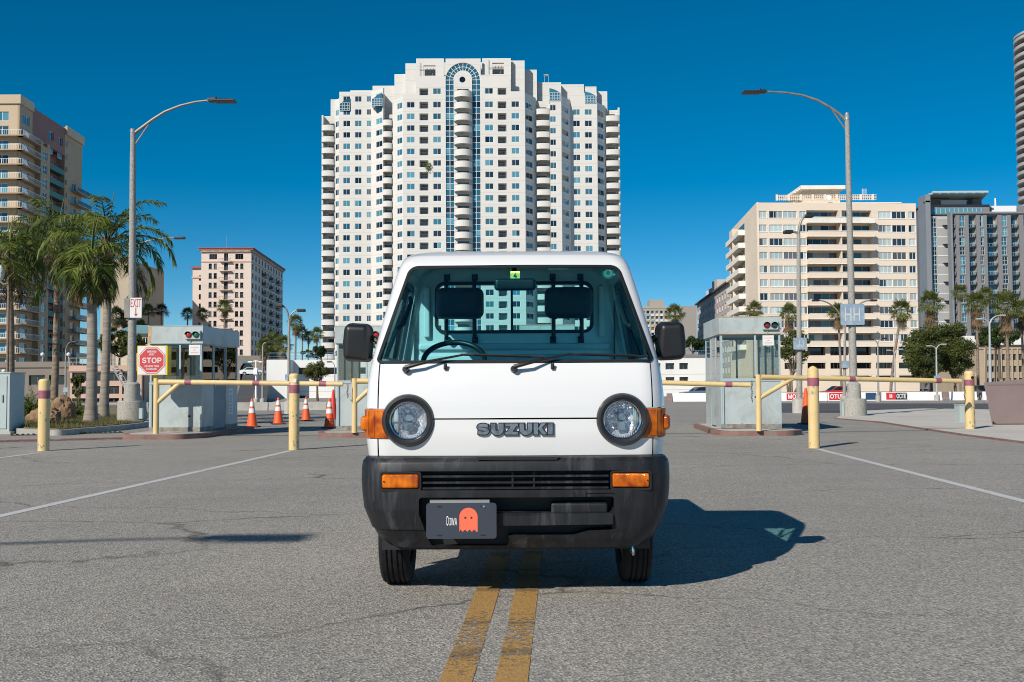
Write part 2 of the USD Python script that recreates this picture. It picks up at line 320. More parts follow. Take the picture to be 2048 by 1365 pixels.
for s in (-1, 1):
    d = part('door', doors ^ (mbox(.3, 1, 0, 2, 0, 2) if s > 0 else mbox(-1, -.3, 0, 2, 0, 2)), white_paint, truck, 35)
    part('handle', rbox(*sorted((s * .712, s * .732)), 1.22, 1.34, .93, .965, .008), black_plastic, d, 40)
    part('window_pane', skin(.014, .019) ^ mani(yz(side_poly.buffer(.012), *(sorted((s * .3, s * 1.0))))), side_glass, d, 35)
    part('window_seal', (skin(-.004, .02) ^ (mani(yz(side_poly.buffer(.004), *(sorted((s * .3, s * 1.0))))) - mani(yz(side_poly.buffer(-.014), -1, 1)))), black_rubber, d, 35)
    # a slim pillar between quarter light and drop glass
    part('window_bar', cyl((s * .69, .62, 1.15), (s * .615, .66, 1.57), .009, n=8), black_rubber, d, 40)
ws = part('windscreen', skin(.010, .015) ^ mani(xz(screen_poly.buffer(.008), -.3, .8)), windscreen_glass, truck, 35)
part('windscreen_seal', skin(-.005, .022) ^ (mani(xz(screen_poly.buffer(.004), -.3, .8)) - mani(xz(screen_poly.buffer(-.0105), -.3, .8))), black_rubber, truck, 35)
part('rear_window', xz(rear_poly.buffer(.01), 1.426, 1.431), rear_glass, truck)
part('rear_window_seal', mani(xz(rear_poly.buffer(.010), 1.405, 1.456)) - mani(xz(rear_poly.buffer(-.010), 1.3, 1.5)), black_rubber, truck, 40)
part('rear_window_bar', box(-.021, -.007, 1.424, 1.434, 1.33, 1.612), black_rubber, truck)
# rain gutters on the roof edge
for s in (-1, 1):
    part('roof_gutter', tube([(s * .704, .40, 1.135), (s * .645, .60, 1.46), (s * .612, .74, 1.628), (s * .595, 1.0, 1.668), (s * .595, 1.4, 1.668)], .011, 8), white_paint, truck, 40)
# stickers and small things on the glass
def on_glass(x, z, o): return yf_at(z, x) + o
stk = part('sticker', box(-.025, .025, -.001, .001, -.019, .019), plain('sticker_yellow', (.95, .74, .20), .5, .02), truck)
stage.GetPrimAtPath(stk).SetCustomDataByKey('label', 'pale yellow square inspection sticker with the figure 4')
UsdGeom.Xformable(stage.GetPrimAtPath(stk)).AddTranslateOp().Set(Gf.Vec3d(.004, on_glass(0, 1.575, .022), 1.575))
part('numeral', text_at('4', .022, None, (0, -.004), -.003, True, .001), black_ink, stk)
part('round_sticker', mv(lathe([(0, -.001), (.031, -.001), (.031, .001), (0, .001)], 28, 'y'), (.490, on_glass(.49, 1.585, .035), 1.585)), plain('sticker_green', (.02, .12, .07), .5, .05), truck)
part('round_sticker_print', cat([mv(lathe([(.011, -.002), (.022, -.002), (.022, -.0015), (.011, -.0015)], 24, 'y', True), (.490, on_glass(.49, 1.585, .034), 1.585)),
     box(.512, .528, on_glass(.49, 1.585, .032), on_glass(.49, 1.585, .033), 1.573, 1.583)]), grey_steel, truck)
part('glass_tag', rbox(.178, .282, on_glass(.2, 1.612, .03), on_glass(.2, 1.612, .036), 1.606, 1.615, .002, 4), white_matt, truck)
# inside mirror
im = part('inside_mirror', rbox(-.105, .112, .50, .545, 1.492, 1.556, .02), black_plastic, truck, 40)
part('mirror_stem', tube([(0.0, .535, 1.55), (0.0, .560, 1.58), (0.0, .575, 1.612)], [.012, .008, .014], 8), black_plastic, im, 40)
# seats, headrests on their stays
for s in (-1, 1):
    cx = s * .318
    h = part('headrest', rbox(cx - .141, cx + .141, 1.185, 1.275, 1.391, 1.576, .045, 12), seat_vinyl, truck, 50)
    for bx in (-.085, .082):
        b = part('headrest_stay', cat([tube([(cx + bx, 1.405, 1.65), (cx + bx, 1.34, 1.64), (cx + bx, 1.32, 1.61), (cx + bx, 1.32, 1.31), (cx + bx, 1.34, 1.28), (cx + bx, 1.405, 1.272)], .0125, 8, squash=.6),
             box(cx + bx - .018, cx + bx + .018, 1.398, 1.41, 1.635, 1.672), box(cx + bx - .018, cx + bx + .018, 1.398, 1.41, 1.25, 1.295)]), black_plastic, truck, 40)
    seat = part('seat', rbox(cx - .22, cx + .22, .72, 1.2, .60, .74, .04), seat_vinyl, truck, 50)
    part('backrest', mv(rotx(rbox(-.21, .21, -.05, .05, 0, .44, .04), -.18), (cx, 1.22, .70)), seat_vinyl, seat, 50)
# pressings on the back wall of the cab
for k, (z0, z1) in enumerate(((1.215, 1.255), (1.14, 1.19), (1.07, 1.12))):
    part('back_wall_rib', rbox(-.575, .575, 1.390, 1.418, z0, z1, .012, 6), cabin_paint, truck, 40)
for s in (-1, 1):
    part('back_wall_rib', rbox(*sorted((s * .505, s * .545)), 1.385, 1.416, 1.29, 1.60, .012, 6), cabin_paint, truck, 40)
part('cab_floor', box(-.66, .66, .2, 1.4, .525, .56), dark_trim, truck)
# dashboard and steering wheel
part('dashboard', cat([arr(rbox(-.64, .64, .20, .58, .86, 1.085, .03)), arr(rbox(-.60, .60, .185, .33, .8, 1.098, .02))]), dark_trim, truck, 40)
sw_a = math.radians(38)
tor = trimesh.creation.torus(.160, .0145, major_sections=48, minor_sections=10); sv = np.array(tor.vertices)
wheel_pos = np.array([-.318, .60, 1.135])
swp = part('steering_wheel', mv(rotx((sv, np.array(tor.faces)), sw_a), wheel_pos), black_plastic, truck, 50)
sp = [rotx(tube([(0, 0, -.05), (.155 * math.cos(a), .155 * math.sin(a), 0)], [.02, .013], 8), sw_a) for a in (math.radians(200), math.radians(340))]
part('spoke', cat([mv(m, wheel_pos) for m in sp] + [mv(rotx(lathe([(0, -.09), (.055, -.08), (.055, -.04), (0, -.03)], 20), sw_a), wheel_pos)]), black_plastic, swp, 40)
# interior grab rails on the pillars
for s in (-1, 1):
    part('grab_rail', tube([(s * .600, .50, 1.30), (s * .575, .53, 1.32), (s * .545, .62, 1.44), (s * .55, .64, 1.47)], .012, 8), black_plastic, truck, 40)
    part('seat_belt', box(*sorted((s * .598, s * .602)), 1.38, 1.41, .9, 1.55), dark_trim, truck)
# sun visors
# wipers, nozzles
def screen_pt(x, z, o): return np.array([x, yf_at(z, x) - o, z])
for px0, tipx, b0, b1 in ((-.522, -.235, -.262, .140), (-.006, .268, .250, .665)):
    base = screen_pt(px0, 1.078, .004); tip = screen_pt(tipx, 1.152, .03)
    w = part('wiper', cat([tube([base + [0, -.002, 0], base + [.0, -.03, .004]], [.017, .014], 14), tube([base + [0, -.026, .012], base + [.07, -.032, .03], tip * .6 + base * .4 + [0, -.012, .008], tip], [.0105, .009, .006, .005], 8)]), black_plastic, truck, 40)
    xs = np.linspace(b0, min(b1, .640), 14)
    part('blade', cat([tube([screen_pt(x, 1.151 - .014 * ((x - b0) / (b1 - b0)), .012) for x in xs], .0065, 6), tube([screen_pt(x, 1.154 - .014 * ((x - b0) / (b1 - b0)), .022) for x in xs[2:-2]], .0045, 6)]), black_rubber, w, 40)
for x in (-.332, .178):
    part('washer_nozzle', cat([mv(lathe([(0, 0), (.009, 0), (.008, .02), (.007, .024), (0, .026)], 14), (x, yf_at(1.085, x) - .014, 1.082)), arr(rbox(x - .008, x + .008, yf_at(1.085, x) - .02, yf_at(1.085, x) + .01, 1.078, 1.090, .003, 4))]), black_rubber, truck, 40)
# headlights
ridge = plain('headlamp_rim', (.020, .021, .024), rough=.32, var=.2, scale=10, obj=True)
for s in (-1, 1):
    c = np.array([s * HLX, yf_at(HLZ, HLX), HLZ])
    h = part('headlight', mv(lathe([(.090, .035), (.092, -.002), (.096, -.016), (.106, -.024), (.116, -.022), (.124, -.008), (.1255, .012), (.112, .035)], 64, 'y', True), c), ridge, truck, 40)
    part('reflector', mv(lathe([(.092, .014), (.091, .022), (.082, .045), (.066, .066), (.045, .080), (.02, .087), (0.001, .088)], 48, 'y'), c), lamp_mirror, h, 60)
    part('chrome_ring', mv(lathe([(.0925, .012), (.0895, .004), (.0865, .006), (.0875, .015)], 64, 'y', True), c), chrome, h, 40)
    part('lens', mv(lathe([(.0885, .010), (.087, .004), (.074, -.004), (.055, -.010), (.03, -.0135), (0.0008, -.0145)], 48, 'y'), c), lamp_glass, h, 60)
    part('bulb_holder', cat([mv(lathe([(0, .03), (.016, .03), (.02, .04), (.022, .075), (0, .08)], 24, 'y'), c + [0, 0, .012]), box(c[0] - .022, c[0] + .016, c[1] + .035, c[1] + .055, c[2] - .050, c[2] - .012), box(c[0] - .075, c[0] - .02, c[1] + .03, c[1] + .045, c[2] - .016, c[2] - .006)]), dark_chrome, h, 40)
    # wrap-round indicator beside it
    k = part('corner_indicator', (skin(-.006, .03) ^ (mbox(.575, .9, -.1, .285, .755, .891) if s > 0 else mbox(-.9, -.575, -.1, .285, .755, .891))) - mani(mv(lathe([(0, -.2), (.118, -.2), (.118, .3), (0, .3)], 40, 'y'), (s * HLX, 0, HLZ))), amber, truck, 35)
    part('indicator_bulge', rbox(*sorted((s * .690, s * .744)), .135, .225, .785, .86, .022, 10), amber, k, 50)
    part('indicator_rib', cat([arr((skin(-.0085, .0) ^ mbox(*sorted((s * a, s * (a + .006))), -.1, .285, .760, .886))) for a in (.668, .700)] + [arr((skin(-.0075, .0) ^ (mbox(.60, .9, -.1, .285, z, z + .005) if s > 0 else mbox(-.9, -.60, -.1, .285, z, z + .005)))) for z in (.762, .880)]), amber, k, 35)
    part('indicator_backing', outer(.03) ^ ((mbox(.56, .9, -.1, .30, .75, .896) if s > 0 else mbox(-.9, -.56, -.1, .30, .75, .896))) - outer(.05), chrome, k, 35)
# name plate letters (bold capitals, dark edge and brighter face)
from shapely.geometry import LineString
def stroke(P, w): return LineString(P).buffer(w / 2, cap_style='flat', join_style='mitre', mitre_limit=3)
LW, LH, ST = .061, .054, .0225
def big_letter(c):
    h = LH / 2; w = LW / 2; t = ST / 2
    if c == 'U': return stroke([(-w + t, h), (-w + t, -h * .1)] + [(-(w - t) * math.cos(a), -h * .1 - (h * .9 - t * .8) * math.sin(a)) for a in np.linspace(.1, math.pi - .1, 12)] + [(w - t, -h * .1), (w - t, h)], ST)
    if c == 'Z': return shapely.union_all([sbox(-w, h - .015, w, h), sbox(-w, -h, w, -h + .015), Polygon([(w, h), (w - .028, h), (-w, -h), (-w + .028, -h)])])
    if c == 'K': return shapely.union_all([sbox(-w, -h, -w + ST, h), Polygon([(-w + ST * .8, -.004), (w - .026, h), (w, h), (-w + ST * 1.5, -.002)]), Polygon([(-w + ST * .9, .004), (w - .022, -h), (w + .003, -h), (-w + ST * 1.7, .010)])])
    if c == 'I': return sbox(-ST * .55, -h, ST * .55, h)
    q = .0165; P = [(w - t * .6, h * .52)] + [(0 + (w - q * .6) * math.cos(a) * .92, h * .48 + (h * .52 - q / 2) * math.sin(a)) for a in np.linspace(.25, math.pi - .1, 10)] + [(-w + q * .6, h * .35), (-w * .5, h * .06), (w * .5, -h * .06), (w - q * .6, -h * .35)] + [((w - q * .6) * math.cos(a) * .92, -h * .48 - (h * .52 - q / 2) * math.sin(a)) for a in np.linspace(.1, math.pi - .25, 10)] + [(-w + t * .6, -h * .52)]
    return LineString(P).buffer(q / 2, cap_style='flat', join_style='round')
bx0, nz = -.186, .797; yb_ = yf_at(.81)
for c, adv in zip('SUZUKI', (.0672, .0672, .0672, .0672, .0652, .031)):
    P = affinity.translate(big_letter(c), bx0 + adv / 2, nz); bx0 += adv
    k = part('letter', xz(P.buffer(.0032, join_style='mitre'), yb_ - .010, yb_ + .006), black_plastic, truck); part('letter_face', xz(P.buffer(-.0012, join_style='mitre'), yb_ - .0125, yb_ - .0101), dark_chrome, k)
# outside mirrors
for s in (-1, 1):
    cx = s * (.800 if s < 0 else .795)
    sph = trimesh.creation.uv_sphere(1.0, count=[10, 16]).vertices
    P = []
    for (dx, dz, r) in ((-.034, .060, .042), (.034, .058, .040), (-.044, -.062, .034), (.046, -.078, .022), (-.046, .0, .034), (.050, .0, .026)):
        for dy, q in ((-.035, .72), (.04, 1.0)): P.append(sph * r * q + [cx - s * dx, .45 + dy, 1.225 + dz])
    mr = part('door_mirror', m3.Manifold.hull_points(np.vstack(P)), black_plastic, truck, 40)
    part('mirror_glass', box(cx - .055, cx + .055, .514, .518, 1.155, 1.295), chrome, mr)
    part('mirror_arm', cat([tube([(cx - s * .045, .47, 1.165), (s * .735, .44, 1.15), (s * .700, .43, 1.15)], .012, 8), tube([(cx - s * .05, .47, 1.26), (s * .72, .45, 1.245), (s * .690, .45, 1.225), (s * .684, .47, 1.215)], [.012, .014, .02, .012], 8)]), black_plastic, mr, 40)
# bumper
BZ = [.238, .285, .33, .425, .50, .56, .62, .645, .662, .672]
BW = [1.008 * w for w in (.625, .664, .686, .722, .730, .733, .732, .728, .716, .695)]
BF = [.075, .045, .025, .006, .0, .0, .004, .010, .024, .05]
bzs = np.unique(np.concatenate([BZ, np.linspace(.24, .66, 22)]))
def bring(z): return ring(float(np.interp(z, BZ, BW)), float(np.interp(z, BZ, BF)), .60, .15, z, 0)
bumper = loft([bring(z) for z in bzs])
inner_b = mbox(-.60, .60, .13, 1, .2, .655)
WY, WR = .515, .268
arch = mani(mv(lathe([(0, -.9), (.315, -.9), (.315, -.44), (0, -.44)], 40, 'x'), (0, WY, .27))) + mani(mv(lathe([(0, .44), (.315, .44), (.315, .9), (0, .9)], 40, 'x'), (0, WY, .27)))
bumper = bumper - inner_b - arch - mbox(-1, 1, .42, 1, 0, 1)
grille_poly = rnd(Polygon([(-.632, .515), (-.632, .598), (-.45, .604), (.45, .604), (.632, .598), (.632, .515)]), .012)
lower_poly = rnd(Polygon([(-.452, .482), (.458, .482), (.458, .425), (.44, .408), (-.10, .408), (-.10, .34), (-.035, .30), (-.035, .250), (-.40, .250), (-.452, .40)]), .015)
slot_poly = Polygon([(-.13, .352), (-.13, .300), (.27, .300), (.34, .322), (.45, .326), (.45, .352)])
notch_poly = Polygon([(-.185, .70), (-.18, .658), (.195, .658), (.21, .70)])
cutd = lambda p, d: mani(xz(p, -.2, d))
bumper = bumper - cutd(grille_poly, .3) - cutd(lower_poly, .3) - cutd(slot_poly, .3) - cutd(notch_poly, .06)
groove = mani(xz(sbox(-.8, -.46, .3255, .3295), -.2, .6)) + mani(xz(sbox(.46, .8, .3255, .3295), -.2, .6))
bumper = bumper - (groove ^ (mbox(-1, 1, -.2, .45, .2, .5) - loft([ring(float(np.interp(z, BZ, BW)), float(np.interp(z, BZ, BF)), .60, .15, z, .006) for z in bzs])))
bp = part('bumper', bumper, bumper_plastic, truck, 35)
part('bumper_fin', xz(rnd(Polygon([(-.07, .402), (.45, .406), (.45, .354), (-.055, .350), (-.082, .378)]), .008), .012, .13), bumper_plastic, bp)
part('bumper_step', rbox(.165, .43, .03, .13, .402, .452, .012), bumper_plastic, bp, 40)
part('top_slot', xz(Polygon([(-.176, .655), (.192, .655), (.203, .6695), (-.181, .6695)]), .010, .045), black_ink, truck)
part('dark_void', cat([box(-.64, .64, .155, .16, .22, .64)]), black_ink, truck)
for z in (.578, .549, .523):
    part('grille_slat', arr(rbox(-.435, .435, .02, .075, z - .006, z + .006, .004, 4)), bumper_plastic, bp, 40)
for x in (-.015, .085):
    part('grille_strut', box(x - .004, x + .004, .026, .07, .518, .60), bumper_plastic, bp)
for s in (-1, 1):
    k = part('fog_indicator', rbox(*sorted((s * .45, s * .625)), .012, .06, .524, .590, .012, 8), amber, truck, 45)
    part('lamp_housing', mani(xz(rnd(sbox(*((.441, .510, .634, .602) if s > 0 else (-.634, .510, -.441, .602))), .014), .02, .09)) - mani(xz(rnd(sbox(*((.449, .521, .626, .593) if s > 0 else (-.626, .521, -.449, .593))), .012), -.1, .2)), black_plastic, k, 40)
    part('screw', mv(lathe([(0, 0), (.004, 0), (.004, .003), (0, .003)], 10, 'y'), (s * .614, .009, .557)), black_ink, k)
# plate
plate_mat = plain('plate_slate', (.040, .048, .066), rough=.3, var=.06, scale=3, obj=True)
PLX, PLZ, PLY = -.252, .379, -.03
pl = part('number_plate', xz(rnd(sbox(PLX - .162, PLZ - .082, PLX + .162, PLZ + .082), .014), PLY, PLY + .004), plate_mat, truck, label='slate grey show plate with white word and orange emblem')
part('plate_bracket', cat([box(PLX - .145, PLX + .13, PLY + .004, PLY + .03, PLZ + .078, PLZ + .094), box(PLX - .1, PLX - .08, PLY + .005, .2, PLZ - .05, PLZ + .085), box(PLX + .06, PLX + .08, PLY + .005, .2, PLZ - .05, PLZ + .085)]), grey_steel, truck)
part('lettering', text_at('O', .042, .011, (PLX - .064, PLZ + .001), PLY - .001, False, .001), white_matt, pl)
part('lettering', text_at('IWA', .033, .035, (PLX - .037, PLZ - .003), PLY - .001, False, .001), white_matt, pl)
em = [(math.cos(a) * .042, .018 + math.sin(a) * .042) for a in np.linspace(0, math.pi, 25)] + [(-.042, -.05)] + [(-.042 + .0105 * (i + .5) * 1.0, -.050 + (.011 if i % 2 == 0 else 0)) for i in range(8)] + [(.042, -.05)]
emblem = affinity.translate(Polygon(em), PLX + .033, PLZ)
emblem = emblem.difference(affinity.translate(shapely.Point(-.014, .014).buffer(.0055), PLX + .033, PLZ)).difference(affinity.translate(shapely.Point(.014, .014).buffer(.0055), PLX + .033, PLZ))
part('emblem', xz(emblem, PLY - .001, PLY), plain('emblem_orange', (.85, .14, .07), .5, .03), pl)
part('slot', cat([xz(rnd(sbox(PLX + a - .012, PLZ + b - .003, PLX + a + .012, PLZ + b + .003), .0025), PLY - .0012, PLY - .0002) for a in (-.1, .1) for b in (-.066, .066)]), black_ink, pl)
part('bolt', mv(lathe([(0, -.005), (.006, -.004), (.007, 0), (0, 0)], 14, 'y'), (PLX + .105, PLY - .001, PLZ + .066)), chrome, pl, 40)
# wheels
def wheel(x, y, s):
    w = .148; prof = []; r = WR
    half = w / 2
    prof += [(.165, -half + .02), (.175, -half + .008), (.21, -half - .002), (.245, -half + .001), (.259, -half + .008), (r - .003, -half + .016)]
    us = np.linspace(-half + .018, half - .018, 29)
    for i, u in enumerate(us):
        prof.append((r - (.0085 if i in (6, 7, 12, 13, 19, 20, 25) else 0) - .004 * (u / half) ** 2, u))
    prof += [(r - .003, half - .016), (.259, half - .008), (.245, half - .001), (.21, half + .002), (.175, half - .008), (.165, half - .02)]
    t = part('wheel', mv(lathe(prof, 64, 'x', True), (x, y, WR)), tyre_rubber, truck, 40)
    part('rim', mv(lathe([(.166, -half + .02), (.168, half - .02), (.160, half - .015), (.15, half - .05), (.08, half - .035), (.05, half - .02), (0.001, half - .02), (.001, -half + .03), (.15, -half + .06)], 32, 'x', True), (x, y, WR)) if s > 0 else mv(lathe([(.166, half - .02), (.168, -half + .02), (.160, -half + .015), (.15, -half + .05), (.08, -half + .035), (.05, -half + .02), (0.001, -half + .02), (.001, half - .03), (.15, half - .06)][::-1], 32, 'x', True), (x, y, WR)), grey_steel, t, 35)
for s in (-1, 1):
    wheel(s * .600, WY, s); wheel(s * .595, WY + 1.85, s)
part('mud_flap', box(-.68, -.5, WY + .32, WY + .328, .2, .55), black_rubber, truck); part('mud_flap', box(.5, .68, WY + .32, WY + .328, .2, .55), black_rubber, truck)
part('wheel_arch', cat([arr(mani(mv(lathe([(.30, .5 * s - .19 * s), (.312, .5 * s - .19 * s), (.312, .655 * s), (.30, .655 * s)][::(1 if s > 0 else -1)], 40, 'x', True), (0, WY, .27))) ^ mbox(-1, 1, 0, 1.2, .30, 1)) for s in (-1, 1)]), black_ink, truck)
# chassis, engine pan, axle
part('chassis', cat([box(-.36, -.30, .3, 3.2, .36, .46), box(.30, .36, .3, 3.2, .36, .46), box(-.5, .5, .2, .3, .33, .45), box(-.30, .30, .55, 1.15, .25, .5), box(-.45, .45, 2.8, 2.86, .36, .46)]), black_ink, truck)
part('axle', cat([cyl((-.55, WY, WR), (.55, WY, WR), .03), cyl((-.55, WY + 1.85, WR), (.55, WY + 1.85, WR), .05)]), black_ink, truck, 40)
part('tow_hook', tube([(.55, .15, .26), (.553, .13, .235), (.556, .13, .21), (.558, .15, .195), (.556, .17, .21)], .008, 8), chrome, truck, 40)
# load bed
bed = part('load_bed', cat([box(-.69, .69, 1.48, 3.27, .62, .66), box(-.64, .64, 1.5, 3.25, .52, .62)]), white_paint, truck)
for s in (-1, 1):
    q = part('bed_side', cat([box(*sorted((s * .69, s * .715)), 1.49, 3.26, .60, .90)] + [box(*sorted((s * .715, s * .723)), y, y + .5, .65, .85) for y in (1.53, 2.10, 2.70)]), white_paint, bed)
part('bed_side', box(-.69, .69, 3.262, 3.285, .60, .90), white_paint, bed); part('headboard', box(-.69, .69, 1.46, 1.485, .60, .98), white_paint, bed)
part('guard_rail', box(-.66, .66, 1.462, 1.482, .98, 1.0), white_paint, bed)
for s in (-1, 1):
    t = part('tail_lamp', rbox(*sorted((s * .52, s * .66)), 3.286, 3.31, .46, .56, .01), red_paint, truck, 40)

# ================================================================== the ground
YAW = -.0505                                       # the lanes run a little to the right of straight ahead
LD = np.array([math.sin(-YAW), math.cos(YAW), 0]); LR = np.array([math.cos(YAW), -math.sin(-YAW), 0])
asphalt = usdkit.material(stage, L('asphalt'), {
    'g': ('geometry', {}),
    'v': ('voronoi_texture', {'scale': 104.0, 'feature': 'f1', 'randomness': 1.0}), 'vc': ('separate_color', {'color_type': 'hsv'}),
    'sr': ('rgb_ramp', {'ramp': [(0.0, (.030, .031, .032)), (.28, (.105, .100, .094)), (.60, (.20, .189, .175)), (.86, (.335, .315, .287)), (1.0, (.56, .52, .46))]}),
    'v2': ('voronoi_texture', {'scale': 290.0, 'feature': 'f1'}), 'vc2': ('separate_color', {'color_type': 'hsv'}),
    'sr2': ('rgb_ramp', {'ramp': [(0.0, (.06, .06, .062)), (.5, (.135, .127, .118)), (1.0, (.31, .29, .26))]}), 'mm': ('mix', {'fac': .36}),
    'n1': ('noise_texture', {'scale': .22, 'detail': 6.0, 'roughness': .62}), 'r1': ('map_range', {'from_min': .3, 'from_max': .7, 'to_min': .88, 'to_max': 1.12}),
    'n2': ('noise_texture', {'scale': 1.6, 'detail': 7.0, 'roughness': .7}), 'r2': ('map_range', {'from_min': .35, 'from_max': .68, 'to_min': .95, 'to_max': 1.05}),
    'n3': ('noise_texture', {'scale': .9, 'detail': 9.0, 'roughness': .75}), 'r3': ('map_range', {'from_min': .60, 'from_max': .70, 'to_min': 0.0, 'to_max': .42, 'clamp': True}), 'stain': ('mix', {'color2': (.05, .045, .04)}),
    'mul': ('math', {'math_type': 'multiply'}), 'hv': ('hsv', {'hue': .5, 'saturation': 1.0, 'fac': 1.0}),
    'dn': ('noise_texture', {'scale': .8, 'detail': 5.0, 'roughness': .6}), 'dsc': ('vector_math', {'math_type': 'scale', 'scale': 1.1}), 'da': ('vector_math', {'math_type': 'add'}),
    'mp': ('mapping', {'scale': (.16, .42, .3)}), 'ck': ('voronoi_texture', {'scale': 1.0, 'feature': 'distance_to_edge'}),
    'cr': ('map_range', {'from_min': .0, 'from_max': .0085, 'to_min': 1.0, 'to_max': 0.0, 'clamp': True}),
    'cm': ('noise_texture', {'scale': .35, 'detail': 3.0}), 'cmr': ('map_range', {'from_min': .38, 'from_max': .55, 'to_min': 0.0, 'to_max': .72, 'clamp': True}), 'cf': ('math', {'math_type': 'multiply'}),
    'cmix': ('mix', {'color2': (.045, .036, .028)}),
    'b': ('bump', {'strength': .75, 'distance': .006}), 'p': ('principled_bsdf', {'roughness': .8, 'specular_ior_level': .35})},
    [('g.position', 'v.vector'), ('v.color', 'vc.color'), ('vc.b', 'sr.fac'), ('g.position', 'v2.vector'), ('v2.color', 'vc2.color'), ('vc2.b', 'sr2.fac'), ('sr.color', 'mm.color1'), ('sr2.color', 'mm.color2'),
     ('g.position', 'n1.vector'), ('n1.fac', 'r1.value'), ('g.position', 'n2.vector'), ('n2.fac', 'r2.value'), ('r1.result', 'mul.value1'), ('r2.result', 'mul.value2'), ('mul.value', 'hv.value'), ('mm.color', 'hv.color'),
     ('g.position', 'n3.vector'), ('n3.fac', 'r3.value'), ('r3.result', 'stain.fac'), ('hv.color', 'stain.color1'),
     ('g.position', 'dn.vector'), ('dn.color', 'dsc.vector1'), ('dsc.vector', 'da.vector1'), ('g.position', 'da.vector2'), ('da.vector', 'mp.vector'), ('mp.vector', 'ck.vector'), ('ck.distance', 'cr.value'),
     ('g.position', 'cm.vector'), ('cm.fac', 'cmr.value'), ('cr.result', 'cf.value1'), ('cmr.result', 'cf.value2'), ('cf.value', 'cmix.fac'), ('stain.color', 'cmix.color1'), ('cmix.color', 'p.base_color'),
     ('v.distance', 'b.height'), ('b.normal', 'p.normal')], surface='p.BSDF')
def worn(name, col, amount, scale=26.0, seams=.55):
    return usdkit.material(stage, L(name), {'g': ('geometry', {}), 'n': ('noise_texture', {'scale': scale, 'detail': 8.0, 'roughness': .8}), 'n2': ('noise_texture', {'scale': 1.3, 'detail': 4.0}),
        'ad': ('math', {'math_type': 'multiply_add', 'value2': .55}), 'mr': ('map_range', {'from_min': amount, 'from_max': amount + .07, 'to_min': 0.0, 'to_max': 1.0, 'clamp': True}),
        'v': ('voronoi_texture', {'scale': 100.0}), 'vs': ('separate_color', {'color_type': 'hsv'}), 'vr': ('map_range', {'from_min': 0.0, 'from_max': 1.0, 'to_min': .74, 'to_max': 1.1}), 'h': ('hsv', {'hue': .5, 'saturation': 1.0, 'fac': 1.0, 'color': col}),
        'w': ('wave_texture', {'scale': .52, 'bands_direction': 'y', 'distortion': 3.5, 'detail': 3.0, 'detail_scale': 2.0}), 'wr': ('map_range', {'from_min': .93, 'from_max': 1.0, 'to_min': 0.0, 'to_max': seams, 'clamp': True}), 'wm': ('mix', {'color2': (.07, .06, .04)}),
        'b': ('bump', {'strength': .5, 'distance': .005}), 't': ('transparent_bsdf', {}), 'p': ('principled_bsdf', {'roughness': .7}), 'm': ('mix_closure', {})},
        [('g.position', 'n.vector'), ('g.position', 'n2.vector'), ('n2.fac', 'ad.value1'), ('n.fac', 'ad.value3'), ('ad.value', 'mr.value'), ('mr.result', 'm.fac'), ('g.position', 'v.vector'), ('v.color', 'vs.color'), ('vs.b', 'vr.value'), ('vr.result', 'h.value'),
         ('g.position', 'w.vector'), ('w.fac', 'wr.value'), ('wr.result', 'wm.fac'), ('h.color', 'wm.color1'), ('wm.color', 'p.base_color'), ('v.distance', 'b.height'), ('b.normal', 'p.normal'), ('t.BSDF', 'm.closure1'), ('p.BSDF', 'm.closure2')], surface='m.closure')
yellow_line = worn('worn_yellow_line', (.37, .215, .07), .675)
white_line = worn('worn_white_line', (.50, .50, .49), .60, 22.0, 0.0)
xs = np.concatenate([[-2500, -900, -300], np.linspace(-120, 160, 29), [400, 1000, 2600]]); ys = np.concatenate([[-600, -60, -12], np.linspace(0, 30, 7), np.linspace(40, 100, 7), [200, 500, 1200, 4000]])
gv = np.array([[x, y, gz(y)] for y in ys for x in xs]); nx_ = len(xs)
gf = [[j * nx_ + i, j * nx_ + i + 1, (j + 1) * nx_ + i + 1, (j + 1) * nx_ + i] for j in range(len(ys) - 1) for i in range(nx_ - 1)]
top('parking_lot_ground', (gv, np.array(gf)), asphalt, kind='structure')
def strip(p0, p1, w, z=.0025, n=24):
    p0, p1 = np.array(p0[:2], float), np.array(p1[:2], float); d = (p1 - p0) / np.linalg.norm(p1 - p0); q = np.array([-d[1], d[0]]) * w / 2
    V = []; 
    for t in np.linspace(0, 1, n):
        c = p0 + (p1 - p0) * t
        for s in (1, -1): x = c + q * s; V.append([x[0], x[1], gz(x[1]) + z])
    Fc = [[2 * i, 2 * i + 1, 2 * i + 3, 2 * i + 2] for i in range(n - 1)]
    return np.array(V), np.array(Fc)
for (b, t) in (((911, 1365), (958.6, 1230)), ((1022, 1365), (1044.8, 1230))):
    a0, a1 = gp(*b), gp(*t); d = (a1 - a0) / np.linalg.norm(a1 - a0)
    top('yellow_lane_line', strip(a0 - d * 3, a0 + d * 26, .113, n=30), yellow_line, kind='structure')
for (b, t) in (((0, 1033), (582, 902)), ((2048, 1003), (1637, 899)), ((-160, 937), (80, 906))):
    a0, a1 = gp(*b), gp(*t); d = (a1 - a0) / np.linalg.norm(a1 - a0)
    top('white_bay_line', strip(a0 - d * 5, a1, .105), white_line, kind='structure')

